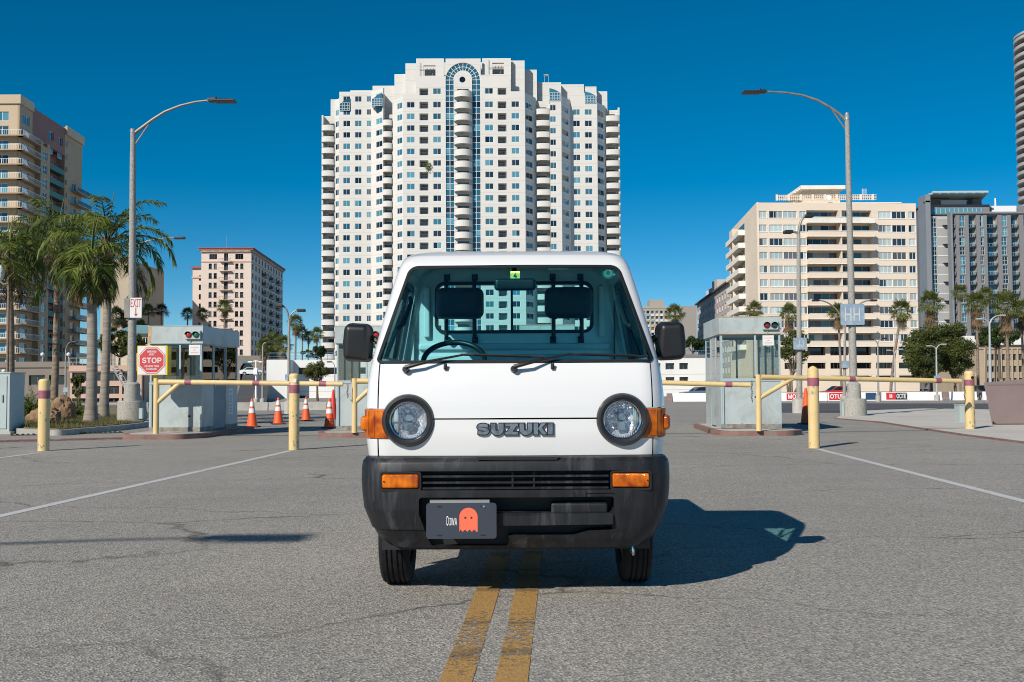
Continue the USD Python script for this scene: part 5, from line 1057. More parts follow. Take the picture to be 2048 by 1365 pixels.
# ---- cream apartment block on the right
YC_ = 222.0; cream_wall = banded('cream_wall', (.66, .56, .46), 0.0, 2.9, .02, .85, .06); cream_white = plain('cream_white_trim', (.70, .66, .60), .7, .05, .4, dirt=((.52, .47, .42), .35), dscale=.5)
pc0, pc1 = at(1518, 700, YC_), at(1838, 700, YC_ + 2); cblk = thing('apartment_block', 'cream ten storey apartment block with long balconies behind the right lamps', 'building', (pc0[0], YC_, ZB))
FCf = Face(pc0[:2], pc1[:2]); pcl = at(1461.5, 700, 266); FCl = Face(pcl[:2], pc0[:2])
CW = Windows(cblk, white_frame, [pane_curtain, pane_curtain, pane_grey, pane_dark, pane_curtain], 8)
zr = lambda y: zat(y, YC_, 1640); ptch = (zr(421.6) - zr(421.6 + 27.45 * 9)) / 9; ztop = zr(405); zrow0 = zr(421.6); hw_ = zr(421.6) - zr(436)
colsC = [(1520, 1536.5, 2), (1541, 1568, 3), (1569.5, 1596.5, 3), (1602, 1615, 2), (1759.5, 1786, 3), (1787.5, 1815, 3), (1820.5, 1834, 2)]
holesC = []
for r in range(10):
    z1 = zrow0 - r * ptch; z0 = z1 - hw_
    for a, b, c in colsC: u0, u1 = FCf.u(a), FCf.u(b); holesC.append((u0, u1, z0, z1)); CW.add(FCf, u0, u1, z0, z1, c, 1, .15, .09, .08, size=9 - r * .1)
    u0, u1, um = FCf.u(1615.5), FCf.u(1746), FCf.u(1680.5); holesC.append((u0, u1, z0 - .75, z1 + .2))
    k = part('balcony', cat([FCf.box(u0 - .1, u1 + .1, .01, 1.5, z0 - 1.15, z0 - .95), FCf.box(u0 - .1, um - .15, 1.42, 1.55, z0 - 1.1, z0 - .02), FCf.box(um + .15, u1 + .1, 1.42, 1.55, z0 - 1.1, z0 - .02), FCf.box(u0 - .1, u0 + .05, .01, 1.42, z0 - .95, z0 - .02), FCf.box(u1 - .05, u1 + .1, .01, 1.42, z0 - .95, z0 - .02), FCf.box(um - .15, um + .15, .01, 1.5, z0 - .95, z0 - .06)]), cream_wall if r else cream_white, cblk, world=True)
    part('parapet_trim', cat([FCf.box(u0 - .14, u1 + .14, 1.38, 1.60, z0 - .02, z0 + .08), FCf.box(u0 - .12, u1 + .12, 1.552, 1.60, z0 - 1.2, z0 - 1.02)]), cream_white, k, world=True)
    part('partition', FCf.box(um - .12, um + .12, -1.3, 1.4, z0 - .06, z1 + .2), cream_wall, k, world=True)
    rr_ = random.Random(r)
    for (a, b) in ((u0, um - .12), (um + .12, u1)):
        w_ = (b - a) / 4
        for q in range(4): part('door_pane', FCf.box(a + w_ * q + .06, a + w_ * (q + 1) - .06, -1.32, -1.27, z0 - .8, z1 - .05), rr_.choice([pane_dark, pane_grey, pane_grey, pane_blue, pane_curtain]), k, world=True)
    part('recess', cat([FCf.box(u0 - .1, u1 + .1, -1.6, -1.33, z0 - 1.0, z1 + .3), FCf.box(u0 - .1, u1 + .1, -1.6, -.41, z0 - .95, z0 - .77), FCf.box(u0 - .1, u1 + .1, -1.6, -.41, z1 + .21, z1 + .3), FCf.box(u0 - .1, u0, -1.6, -.41, z0 - .8, z1 + .3), FCf.box(u1, u1 + .1, -1.6, -.41, z0 - .8, z1 + .3)]), cream_wall, k, world=True)
    u0, u1 = FCl.L * .10, FCl.L * .60                          # balconies on the receding left side
    kk = part('side_balcony', cat([FCl.box(u0, u1, .01, 1.5, z0 - 1.1, z0 - .9), FCl.box(u0, u1, 1.38, 1.5, z0 - .9, z0 + .05), FCl.box(u1 - .12, u1, .01, 1.38, z0 - .9, z0 + .05), FCl.box(u0, u0 + .12, .01, 1.38, z0 - .9, z0 + .05)]), cream_white, cblk, world=True)
    part('dark_opening', FCl.box(u0 + .4, u1 - .4, .004, .03, z0 - .75, z1 + .2), pane_dark, kk, world=True); part('divider', FCl.box((u0 + u1) / 2 - .15, (u0 + u1) / 2 + .15, .031, 1.37, z0 - .9, z1 + .35), cream_wall, kk, world=True)
# podium floors under it
zb0 = zrow0 - 9 * ptch - hw_ - 1.4
for y0_, y1_ in ((694, 711), (726, 738), (752, 760), (778, 789)):
    z1, z0 = zr(y0_), zr(y1_)
    for q in range(7):
        a = FCf.L * (q / 7) + .5; b = FCf.L * ((q + 1) / 7) - .5
        holesC.append((a, b, z0, z1)); part('podium_opening', FCf.box(a, b, -1.5, -1.42, z0 - .1, z1 + .1), pane_black, cblk, world=True)
        if q % 2: part('grille', cat([FCf.box(a + (b - a) * i / 5 - .05, a + (b - a) * i / 5 + .05, -.3, -.2, z0, z1) for i in range(1, 5)]), dark_frame, cblk, world=True)
hs_ = [h for h in holesC if h[2] > ZB + .2]
part('wall', FCf.wall(ZB, ztop, hs_), cream_wall, cblk, world=True); part('side_wall', FCl.wall(ZB, ztop + .1, []), cream_wall, cblk, world=True)
bc = [pc0[:2] + [.3, .41], pc1[:2] + [-.1, .41], pc1[:2] + [0, 40], pcl[:2] + [.5, 0]]
part('core', prism([pc0[:2] + [1.0, 2.2], pc1[:2] + [-.1, 2.2], pc1[:2] + [0, 40], pcl[:2] + [1.2, 0]], ZB, ztop - .5), cream_wall, cblk, world=True)
part('roof', cat([prism([pc0[:2] + [.3, .41], pc1[:2] + [-.1, .41], pc1[:2] + [0, 40], pcl[:2] + [.5, 0]], ztop - .3, ztop - .1)]), roof_grey, cblk, world=True)
part('roof_canopy', prism([at(1526, 400, YC_ + 3)[:2], at(1803, 400, YC_ + 3)[:2], at(1803, 400, YC_ + 12)[:2], at(1526, 400, YC_ + 12)[:2]], zr(402.5), zr(400.5)), cream_white, cblk, world=True)
part('canopy_post', cat([box(at(p, 400, YC_ + 3.3)[0] - .15, at(p, 400, YC_ + 3.3)[0] + .15, YC_ + 3.2, YC_ + 3.5, ztop - .3, zr(402.5)) for p in (1530, 1586, 1640, 1664, 1720, 1764, 1800)]), cream_wall, cblk, world=True)
part('roof_storey', box(at(1532, 400, YC_ + 8)[0], at(1800, 400, YC_ + 8)[0], YC_ + 8, YC_ + 30, ztop - .3, zr(401.5)), cream_wall, cblk, world=True)
def scr(p0, p1, y0, y1, dy): return box(at(p0, 390, YC_ + dy)[0], at(p1, 390, YC_ + dy)[0], YC_ + dy, YC_ + dy + .3, zat(y1, YC_ + dy, 1640), zat(y0, YC_ + dy, 1640))
part('roof_screen', cat([scr(1552 + 24 * k, 1556 + 24 * k, 389, 401, 9) for k in range(9)] + [scr(1552, 1753, 397 + q, 398 + q, 9.1) for q in (-7, -4, -1, 2)] + [scr(1555 + 4 * k, 1555.8 + 4 * k, 390, 401, 9.05) for k in range(49)]), cream_wall, cblk, world=True)
part('lift_house', box(at(1606, 390, YC_ + 14)[0], at(1680, 390, YC_ + 14)[0], YC_ + 14, YC_ + 26, ztop - .3, zat(378, YC_ + 14, 1640)), cream_wall, cblk, world=True)
part('lift_house_roof', box(at(1602, 390, YC_ + 12)[0], at(1691, 390, YC_ + 12)[0], YC_ + 12, YC_ + 27, zat(378.5, YC_ + 12, 1640), zat(371, YC_ + 12, 1640)), cream_white, cblk, world=True)
part('fin', cat([box(at(1588 + 5 * k, 390, YC_ + 13)[0], at(1592 + 5 * k, 390, YC_ + 13)[0], YC_ + 13, YC_ + 20, zat(386 - 3 * k, YC_ + 13, 1640), zat(383 - 3 * k, YC_ + 13, 1640)) for k in range(4)]), cream_white, cblk, world=True)
part('satellite_dish', mv(rotx(lathe([(.001, 0), (.4, .07), (.65, .19), (.63, .21), (.39, .10), (.001, .03)], 18), math.radians(70)), at(1656, 396, YC_ + 2.5)), white_frame, cblk, 40, world=True)
part('antenna', cat([tube([at(p, 392, YC_ + 10), at(p, 378, YC_ + 10)], .06, 5) for p in (1724.5, 1728, 1732)]), white_frame, cblk, world=True)
CW.flush(300)

# ---- grey block behind it
YG = 330.0; grey_wall = plain('grey_wall', (.19, .185, .195), .7, .06, .2); grey_pale = plain('grey_pale_panel', (.33, .33, .33), .7, .05, .2); grey_pier = plain('grey_pier', (.20, .217, .24), .5, .05, .3); grey_frame = plain('grey_green_frame', (.42, .48, .47), .5, .05)
gblk = thing('apartment_block', 'dark grey modern apartment block with a slanted roof canopy at the right', 'building', (at(1940, 700, YG)[0], YG, ZB))
FG = Face(at(1905, 500, YG)[:2], at(2120, 500, YG)[:2]); zg = lambda y: zat(y, YG, 1950)
GW = Windows(gblk, grey_frame, [pane_blue, pane_dark, pane_teal, pane_dark], 14); holesG = []
gp_ = (zg(456) - zg(456 + 19.05 * 9)) / 9
for r in range(-1, 14):
    z1 = zg(456) - r * gp_ + (.9 if r < 0 else 0); z0 = zg(456 + 15) - r * gp_
    for j, (a, b) in enumerate(((1922, 1932.5), (1964, 1971), (2007, 2017.5), (2052, 2062))):
        s_ = ((r * 31 + j * 17) % 5 - 2) * .5; u0, u1 = FG.u(a + s_), FG.u(b + s_); holesG.append((u0, u1, z0 - .2, z1)); GW.add(FG, u0, u1, z0 - .2, z1, 2, 2, .25, .12, size=99 - r)
    for j, (a, b) in enumerate(((1906, 1915), (1941, 1956), (1977.5, 1999), (2026, 2042), (2070, 2090))):
        u0, u1 = FG.u(a), FG.u(b); holesG.append((u0, u1, z0 - .5, z1 + .1))
        k = part('balcony_bay', cat([FG.box(u0, u1, -1.9, -1.8, z0 - .6, z1 + .2), FG.box(u0, u1, -1.8, -.41, z0 - .65, z0 - .52), FG.box(u1, u1 + .15, -1.8, -.41, z0 - .6, z1 + .2), FG.box(u0 - .15, u0, -1.8, -.41, z0 - .6, z1 + .2), FG.box(u0, u1, -1.8, -.41, z1 + .12, z1 + .3)]), grey_pale, gblk, world=True)
        part('door_pane', FG.box(u0 + .1, u0 + (u1 - u0) * .8, -1.79, -1.74, z0 - .45, z1 - .1), [pane_blue, pane_dark][(r + j) % 2], k, world=True)
        part('rail', cat([FG.box(u0, u1, -.3, -.24, z0 + .42, z0 + .5)] + [FG.box(u0 + (u1 - u0) * q / 4 - .04, u0 + (u1 - u0) * q / 4 + .04, -.3, -.24, z0 - .5, z0 + .42) for q in (1, 2, 3)]), rail_metal, k, world=True); part('rail_pane', FG.box(u0, u1, -.28, -.26, z0 - .45, z0 + .42), rail_glass, k, world=True)
part('wall', FG.wall(ZB, zg(424), [h for h in holesG if h[2] > 1]), grey_wall, gblk, world=True); part('parapet', FG.box(-.3, FG.L, .01, .5, zg(428), zg(424.5)), grey_pier, gblk, world=True)
xg = lambda p, dy=0: at(p, 500, YG + dy)[0]
part('pier', box(xg(1901), xg(1905.0) - .02, YG - .6, YG + 2, ZB, zg(424)), grey_pier, gblk, world=True)
FP = Face((xg(1863, 4), YG + 4), (xg(1901, 4), YG + 4)); hp_ = []
PW = Windows(gblk, grey_frame, [pane_blue, pane_dark], 15)
for r in range(0, 14):
    z1 = zg(433) - r * gp_; hp_.append((.2, 1.75, z1 - gp_ + .25, z1)); PW.add(FP, .2, 1.75, z1 - gp_ + .25, z1, 2, 2, .2, .12)
    part('floor_band', FP.box(1.9, FP.L, .002, .06, z1 - .02, z1 + .2), white_frame, gblk, world=True)
    if r % 2 == 0:
        k = part('side_balcony', cat([FP.box(FP.L - 2.6, FP.L + .3, .01, 1.4, z1 - 2.3, z1 - 2.1)]), grey_pale, gblk, world=True); part('rail', cat([FP.box(FP.L - 2.6, FP.L + .3, 1.34, 1.4, z1 - 1.2, z1 - 1.12)] + [FP.box(FP.L - 2.6 + .4 * q, FP.L - 2.55 + .4 * q, 1.35, 1.39, z1 - 2.1, z1 - 1.2) for q in range(8)]), rail_metal, k, world=True)
part('wall', FP.wall(ZB, zg(428), [h for h in hp_ if h[2] > 1]), grey_pale, gblk, world=True)
part('pier', box(xg(1853, 2), xg(1863, 2) - .03, YG + 2, YG + 8, ZB, zg(387)), grey_pier, gblk, world=True)
FS = Face((xg(1828, 22), YG + 22), (xg(1853, 2), YG + 2.2)); part('side_wall', FS.wall(ZB, zg(400), []), grey_wall, gblk, world=True)
part('core', cat([box(xg(1858, 8), xg(2120, 8), YG + 8, YG + 40, ZB, zg(404)), box(xg(1905, 3) + .1, xg(2120, 3), YG + 2.4, YG + 9, ZB, zg(426)), box(xg(1864, 5), xg(1905, 5), YG + 5.2, YG + 9, ZB, zg(430))]), grey_wall, gblk, world=True)
pent = part('penthouse', box(xg(1863, 6), xg(1981, 6), YG + 6, YG + 25, zg(424), zg(403)), grey_wall, gblk, world=True)
part('window_band', box(xg(1865, 5.9), xg(1966, 5.9), YG + 5.8, YG + 5.99, zg(422), zg(411)), pane_teal, pent, world=True); part('mullion', cat([box(xg(1865 + 9 * k, 5.7), xg(1866 + 9 * k, 5.7), YG + 5.7, YG + 5.79, zg(422), zg(411)) for k in range(12)]), grey_frame, pent, world=True)
part('upper_wall', cat([box(xg(1863, 10), xg(1900, 10), YG + 9, YG + 20, zg(403), zg(388)), box(xg(1945, 10), xg(1963, 10), YG + 9, YG + 20, zg(403), zg(388))]), grey_wall, gblk, world=True); part('white_wall', box(xg(1883, 9), xg(1934, 9), YG + 8.6, YG + 8.9, zg(403), zg(391)), white_frame, gblk, world=True)
part('canopy', cat([prism([(xg(1860, 2), YG + 2), (xg(1978, 2), YG + 2), (xg(1970, 12), YG + 14), (xg(1850, 12), YG + 14)], zg(386.5), zg(384.5))] + [box(xg(1870 + 17 * k, 2), xg(1871 + 17 * k, 2), YG + 1.5, YG + 13, zg(384.3), zg(381)) for k in range(7)] + [box(xg(1866, 2), xg(1978, 2), YG + 1.4, YG + 1.7, zg(384), zg(380.5))]), grey_frame, gblk, world=True)
part('slanted_roof', cat([prism([(xg(1853, 1), YG + 2), (xg(1866, 1), YG + 2), (xg(1852, 22), YG + 22), (xg(1826, 22), YG + 22)], zg(402), zg(399))]), grey_wall, gblk, world=True)
part('roof_room', box(xg(1983, 8), xg(2032, 8), YG + 7, YG + 20, zg(424), zg(405)), white_frame, gblk, world=True); part('roof_mast', box(xg(1992, 8), xg(1994.5, 8), YG + 8, YG + 8.5, zg(405), zg(388)), white_frame, gblk, world=True)
GW.flush(300); PW.flush(300)

# ---- round tower at the right edge
YR = 345.0; rtw = thing('round_tower', 'round concrete tower of stacked balcony rings cut by the right edge', 'building', (at(2031, 300, YR)[0] * (YR + 13) / YR + 13 * 1.12, YR + 13, ZB)); R_ = 13.0; rcx = at(2031, 300, YR)[0] * (YR + R_) / YR + R_ * 1.12
ring_c = plain('ring_concrete', (.36, .345, .33), .8, .1, .3); zt = zat(48, YR, 2040); fp = 17.7 * YR / 2100
part('core', lathe([(R_ - 2.0, 0), (R_ - 2.0, zt - ZB), (.01, zt - ZB)], 40), pane_grey, rtw, 40)
for k in range(int((zt - 4) / fp)):
    z = zt - ZB - 1.4 - k * fp; part('balcony_ring', lathe([(R_ - 2.0, z - .25), (R_ - .25, z - .25), (R_, z), (R_, z + 1.05), (R_ - .2, z + 1.05), (R_ - .2, z), (R_ - 2.0, z)], 48), ring_c, rtw, 30)
part('roof', lathe([(R_, zt - ZB), (R_, zt - ZB + .8), (.01, zt - ZB + .8)], 48), ring_c, rtw, 30)

# ---- pink residential block on the left
YP = 328.0; pink_wall = plain('pink_wall', (.60, .50, .44), .8, .05, .15, dirt=((.48, .38, .33), .3), dscale=.12); tile_red = plain('tile_red', (.27, .085, .06), .8, .25, 1.5); pink_band = plain('pink_band', (.55, .34, .27), .8, .1, .3); cornice_pale = plain('cornice_pale', (.58, .46, .40), .8, .1)
pk0, pk1 = at(402, 600, YP), at(502, 600, YP); pk2 = at(565.5, 600, 388); pblk = thing('residential_block', 'pale pink residential block with red tiled cornice left of the white tower', 'building', (pk0[0], YP, ZB))
FPf, FPr = Face(pk0[:2], pk1[:2]), Face(pk1[:2], pk2[:2]); PWn = Windows(pblk, dark_frame, [pane_black, pane_dark, pane_grey], 21); zp = lambda y: zat(y, YP, 450); pp = 19.2 * YP / 2100; h1, h2 = [], []
for (a, b) in ((418, 433.5), (470, 486)): u0, u1 = FPf.u(a), FPf.u(b); h1.append((u0, u1, zp(519), zp(508.5))); PWn.add(FPf, u0, u1, zp(519), zp(508.5), 3, 1, .25, .1)
for r in range(-1, 12):
    z1 = zp(527.5) - r * pp; z0 = z1 - 1.65
    if r >= 0:
        for a, b in ((417, 423.3), (427, 433.3), (470, 476.3), (480, 486.3)): u0, u1 = FPf.u(a), FPf.u(b); h1.append((u0, u1, z0, z1)); PWn.add(FPf, u0, u1, z0, z1, 1, 2, .3, .1, .12)
    u0, u1 = FPf.u(447.5), FPf.u(455.5); h1.append((u0, u1, z0 - .6, z1 + .2)); PWn.add(FPf, u0, u1, z0 - .6, z1 + .2, 2, 1, .35, .1)
    a_, b_ = FPf.u(439), FPf.u(463); k = part('balcony', FPf.box(a_, b_, .01, 1.1, z0 - .85, z0 - .65), cornice_pale, pblk, world=True)
    part('rail', cat([FPf.box(a_, b_, 1.04, 1.1, z0 + .2, z0 + .26)] + [FPf.box(a_ + (b_ - a_) * q / 10 - .025, a_ + (b_ - a_) * q / 10 + .025, 1.05, 1.09, z0 - .65, z0 + .2) for q in range(11)]), dark_frame, k, world=True)
    for q in range(11):
        u0 = FPr.L * (q + .28) / 11; u1 = FPr.L * (q + .72) / 11; h2.append((u0, u1, z0, z1)); PWn.add(FPr, u0, u1, z0, z1, 1, 2, .3, .1, size=.1)
    if r >= 0:
        for c in (.36, .58, .80):
            u0, u1 = FPr.L * (c - .055), FPr.L * (c + .055); k = part('balcony', FPr.box(u0, u1, .01, 1.3, z0 - .75, z0 - .55), cornice_pale, pblk, world=True); part('rail', cat([FPr.box(u0, u1, 1.24, 1.3, z0 - .5, z0 + .5), FPr.box(u0, u0 + .06, .02, 1.24, z0 - .5, z0 + .5)]), dark_frame, k, world=True)
zt = zp(501)
part('wall', FPf.wall(ZB, zt, [h for h in h1 if h[2] > 1]), pink_wall, pblk, world=True); part('wall', FPr.wall(ZB, zt, [h for h in h2 if h[2] > 1]), pink_wall, pblk, world=True)
bk = np.array(pk2[:2]) + (np.array(pk0[:2]) - np.array(pk1[:2]))
ins = Polygon([pk0[:2], pk1[:2], pk2[:2], bk]); part('core', prism(ins.buffer(-.7), ZB, zt - .3), pink_wall, pblk, world=True)
rf_ = part('cornice', prism(ins.buffer(.7, join_style='mitre'), zt, zt + .5), tile_red, pblk, world=True); part('roof_tile_edge', prism(ins.buffer(.9, join_style='mitre'), zt + .5, zt + .75), tile_red, rf_, world=True)
part('dentil', cat([FPf.box(FPf.L * q / 44, FPf.L * (q + .55) / 44, .01, .6, zt - .55, zt - .02) for q in range(44)] + [FPr.box(FPr.L * q / 80, FPr.L * (q + .55) / 80, .01, .6, zt - .55, zt - .02) for q in range(80)]), cornice_pale, rf_, world=True)
part('string_course', cat([FPf.box(0, FPf.L, .005, .2, zp(524.5), zp(522.5)), FPr.box(0, FPr.L, .005, .2, zp(524.5), zp(522.5)), FPf.box(0, FPf.L, .005, .2, zp(506.5), zp(505)), FPr.box(0, FPr.L, .005, .2, zp(506.5), zp(505))]), pink_band, pblk, world=True)
FW = Face((at(385, 600, YP + 6)[0], YP + 6), (at(402.5, 600, YP + 6)[0], YP + 6)); part('wing', box(FW.p0[0], FW.p0[0] + FW.L, YP + 6, YP + 40, ZB, zp(533)), pink_wall, pblk, world=True); part('wing_roof', box(FW.p0[0] - .5, FW.p0[0] + FW.L, YP + 5.4, YP + 40, zp(533) + .02, zp(529)), tile_red, pblk, world=True)
part('wing_band', box(FW.p0[0] - .2, FW.p0[0] + FW.L, YP + 5.75, YP + 5.99, zp(553), zp(549)), pink_band, pblk, world=True)
for r in range(12): z1 = zp(545) - r * pp; part('wing_window', FW.box(FW.L * .72, FW.L * .95, -.1, .02, z1 - 2, z1 - .3), pane_black, pblk, world=True)
part('antenna', cyl((at(453, 500, YP + 10)[0], YP + 10, zt), (at(453, 500, YP + 10)[0], YP + 10, zp(462)), .09, .03, 6), rail_metal, pblk, world=True)
PWn.flush(300)

# ---- tan high block at the left edge
YL_ = 220.0; tan = plain('tan_wall', (.36, .265, .175), .8, .05, .15); tan2 = plain('tan_wall_pale', (.46, .36, .25), .8, .05, .15); maroon_wall = plain('maroon_wall', (.22, .105, .095), .8, .08, .2); teal_par = plain('teal_parapet', (.03, .125, .12), .6, .1, .3)
tl = at(-90, 500, YL_); tc = at(35, 500, YL_); tr_ = at(162, 500, 257); tblk = thing('apartment_block', 'tan high rise apartment block with teal balconies behind the left palms', 'building', (tc[0], YL_, ZB))
FTf, FTr = Face(tl[:2], tc[:2]), Face(tc[:2], tr_[:2]); zl = lambda y: zat(y, YL_, 35); lp = 29.2 * YL_ / 2100; TWn = Windows(tblk, white_frame, [pane_blue, pane_dark, pane_teal], 31); h1, h2, h3 = [], [], []
uR = lambda p: FTr.u(p)
shift_face = lambda F, w: Face((F.p0 + F.n * w)[:2], (F.p0 + F.n * w + F.d * F.L)[:2])
FTm, FTb = shift_face(FTr, -1.7), shift_face(FTr, 1.2)
for r in range(-1, 18):
    z1 = zl(252) - r * lp; z0 = z1 - 2.0
    if z0 < 2: continue
    for a, b in ((-60, -40), (-15, 12)):
        u0, u1 = FTf.u(a), FTf.u(b); h1.append((u0, u1, z0, z1)); TWn.add(FTf, u0, u1, z0, z1, 2, 1, .2, .1)
    if r >= 0:
        k = part('balcony', cat([FTf.box(FTf.L - 11, FTf.L + 1.2, .01, 1.5, z0 - .45, z0 - .2), FTr.box(-1.45, uR(66), .01, 1.4, z0 - .45, z0 - .2)]), tan, tblk, world=True)
        part('rail', cat([FTf.box(FTf.L - 11, FTf.L + 1.2, 1.44, 1.5, z0 + .78, z0 + .85), FTr.box(-1.45, uR(66), 1.34, 1.4, z0 + .78, z0 + .85)] + [FTf.box(FTf.L - 11 + .5 * q, FTf.L - 10.95 + .5 * q, 1.45, 1.49, z0 - .2, z0 + .78) for q in range(25)] + [FTr.box(-1.4 + .5 * q, -1.35 + .5 * q, 1.35, 1.39, z0 - .2, z0 + .78) for q in range(int((uR(66) + 1.4) / .5))]), white_frame, k, world=True)
    u0, u1 = uR(39.5), uR(54); h2.append((u0, u1, z0, z1)); TWn.add(FTr, u0, u1, z0, z1, 3, 1, .2, .1)
    if r >= 1: TWn.add(FTb, uR(71.4), uR(79.6), z0 + .02, z1 + .02, 2, 2, .15, .1)
    u0, u1 = uR(127.5), uR(131); h2.append((u0, u1, z0 + .6, z1)); TWn.add(FTr, u0, u1, z0 + .6, z1, 1, 1, .2, .1)
    if r >= 2:
        u0, u1 = uR(141), uR(149); h2.append((u0, u1, z0 - .2, z1)); TWn.add(FTr, u0, u1, z0 - .2, z1, 2, 1, .2, .1)
        k = part('balcony', FTr.box(uR(138), FTr.L + 2.2, .01, 1.8, z0 - .45, z0 - .25), tan, tblk, world=True); part('rail', cat([FTr.box(uR(138), FTr.L + 2.2, 1.74, 1.8, z0 + .75, z0 + .82)] + [FTr.box(uR(138) + .6 * q, uR(138) + .6 * q + .05, 1.75, 1.79, z0 - .25, z0 + .75) for q in range(int((FTr.L + 2.2 - uR(138)) / .6))]), rail_metal, k, world=True); part('rail_pane', FTr.box(uR(138), FTr.L + 2.2, 1.755, 1.77, z0 - .2, z0 + .7), rail_glass, k, world=True)
    for a, b in ((93, 103), (113.5, 121)):
        u0, u1 = uR(a), uR(b); (h2 if r < 1 else h3).append((u0, u1, z0, z1)); TWn.add(FTr if r < 1 else FTm, u0, u1, z0, z1, 2, 1, .25, .1)
    if r >= 1:
        k = part('teal_balcony', cat([FTm.box(uR(86), uR(125), .01, 1.75, z0 - .5, z0 - .3), FTm.box(uR(86), uR(125), 1.65, 1.75, z0 - .3, z0 + .75)]), teal_par, tblk, world=True); part('side_wall', FTm.box(uR(97), uR(99), .01, 1.4, z0 - .3, z0 + lp - .55), maroon_wall, k, world=True)
zt = zl(193)
h2 = [h for h in h2 if h[2] > 1]; sel = lambda a, b: [h for h in h2 if a <= h[0] < b]
part('wall', FTf.wall(ZB, zt, h1), tan2, tblk, world=True); part('side_wall', FTr.wall(ZB, zt, sel(0, uR(60)), .4, 0, uR(60)), tan, tblk, world=True)
zm = zl(252) - .6; part('side_wall', FTr.wall(zm, zt - .5, [h for h in sel(uR(60), uR(126)) if h[2] > zm], .4, uR(60), uR(126)), maroon_wall, tblk, world=True); part('side_wall', FTr.wall(ZB, zm - .01, [], .4, uR(60), uR(85)), tan, tblk, world=True); part('side_wall', FTm.wall(ZB, zm, [h for h in h3 if h[2] > 1], .4, uR(85), uR(126)), maroon_wall, tblk, world=True); part('soffit', FTr.box(uR(85), uR(126), -1.7, -.01, zm - .15, zm - .012), maroon_wall, tblk, world=True); part('jamb', FTr.box(uR(126), uR(126) + .3, -1.7, -.41, ZB, zm), tan, tblk, world=True); part('side_wall', FTr.wall(ZB, zt - .2, sel(uR(126), FTr.L), .4, uR(126)), tan, tblk, world=True)
bay = part('bay', cat([FTr.box(uR(66.5), uR(71.2), .01, 1.2, ZB, zl(262) - lp * .0), FTr.box(uR(79.8), uR(85.5), .01, 1.2, ZB, zl(262))] + [FTr.box(uR(71.2), uR(79.8), .01, 1.2, zl(252) - r * lp + .02, zl(252) - r * lp + (lp - 2.0)) for r in range(1, 17)]), tan, tblk, world=True)
part('core', prism(Polygon([tl[:2], tc[:2], tr_[:2], np.array(tl[:2]) + [0, 40]]).buffer(-2.3), ZB, zt - .4), tan, tblk, world=True)
part('parapet', cat([FTf.box(0, FTf.L + .35, .01, .35, zl(208), zt + .3), FTr.box(-.01, uR(60), .01, .35, zl(208), zt + .3)]), tan2, tblk, world=True); part('parapet', FTr.box(uR(126), FTr.L + .4, .01, .5, zl(211), zt + .1), tan2, tblk, world=True)
TWn.flush(300)
# plain slab wall behind the left lamp
def simple_block(name, px0, px1, y0, Y, D, mat, label, rows=None, wcols=None, pmat=None, catg='building', fmat=None):
    a, b = at(px0, 700, Y), at(px1, 700, Y); t = thing(name, label, catg, (a[0], Y, ZB)); F_ = Face(a[:2], b[:2]); zt = zat(y0, Y, (px0 + px1) / 2); hl = []; W_ = Windows(t, fmat or white_frame, pmat or [pane_dark, pane_grey, pane_blue], int(px0))
    for (ya, yb) in rows or []:
        for (c, d) in wcols: u0, u1 = F_.u(c), F_.u(d); q = (u0, u1, zat(yb, Y, px0), zat(ya, Y, px0)); hl.append(q); W_.add(F_, *q, 2 if d - c > 8 else 1, 1, .25, .1)
    part('wall', F_.wall(ZB, zt, hl), mat, t, world=True); part('core', box(a[0] + .01, b[0] - .01, Y + .9, Y + D, ZB, zt - .02), mat, t, world=True)
    part('roof_edge', F_.box(-.1, F_.L + .1, .005, .15, zt - .5, zt + .15), mat, t, world=True); W_.flush(300); return t, F_, zt
simple_block('tan_slab', 200, 257, 520, 300, 30, plain('plain_tan', (.42, .345, .26), .8, .04, .1), 'plain windowless tan building behind the left lamp pole')
# low buildings at the foot of the bluff, left
podium_dark = plain('podium_brown', (.20, .17, .145), .85, .1, .3); salmon = plain('salmon_wall', (.50, .335, .255), .8, .06, .3); white_wall = plain('white_podium', (.66, .655, .64), .75, .05, .15, dirt=((.55, .53, .5), .3), dscale=.2)
t, F_, zt = simple_block('retaining_wall', -150, 141, 727, 118, 10, podium_dark, 'long brown podium wall behind the left palm trunks', [(752, 772)], [(-140 + 40 * k, -108 + 40 * k) for k in range(7)], [pane_black], 'wall', dark_frame)
t, F_, zt = simple_block('parking_structure', 141, 284, 734, 116, 12, salmon, 'salmon parking structure with dark openings behind the thick palm trunk', [(746, 763), (773, 789), (797, 806)], [(146, 184), (190, 213), (217, 240), (246, 276)], [pane_black], 'building', dark_frame)
part('roof_rail', cat([F_.box(-.2, F_.L, .16, .21, zt + .95, zt + 1.0), F_.box(-.2, F_.L, .16, .21, zt + .5, zt + .55)] + [F_.box(q * .7, q * .7 + .05, .165, .205, zt + .16, zt + .95) for q in range(int(F_.L / .7))]), rail_metal, t, world=True)
part('stair', cat([F_.box(F_.u(238 + 3.2 * k), F_.u(241.6 + 3.2 * k), .5, 1.6, zt - .28 * k - .1, zt - .28 * k) for k in range(13)] + [tube(F_.place(np.array([[F_.u(238), 1.6, zt + .8], [F_.u(279), 1.6, zt - 2.8]])), .04, 5), tube(F_.place(np.array([[F_.u(238), 1.6, zt - .2], [F_.u(279), 1.6, zt - 3.8]])), .09, 5)]), rail_metal, t, world=True)
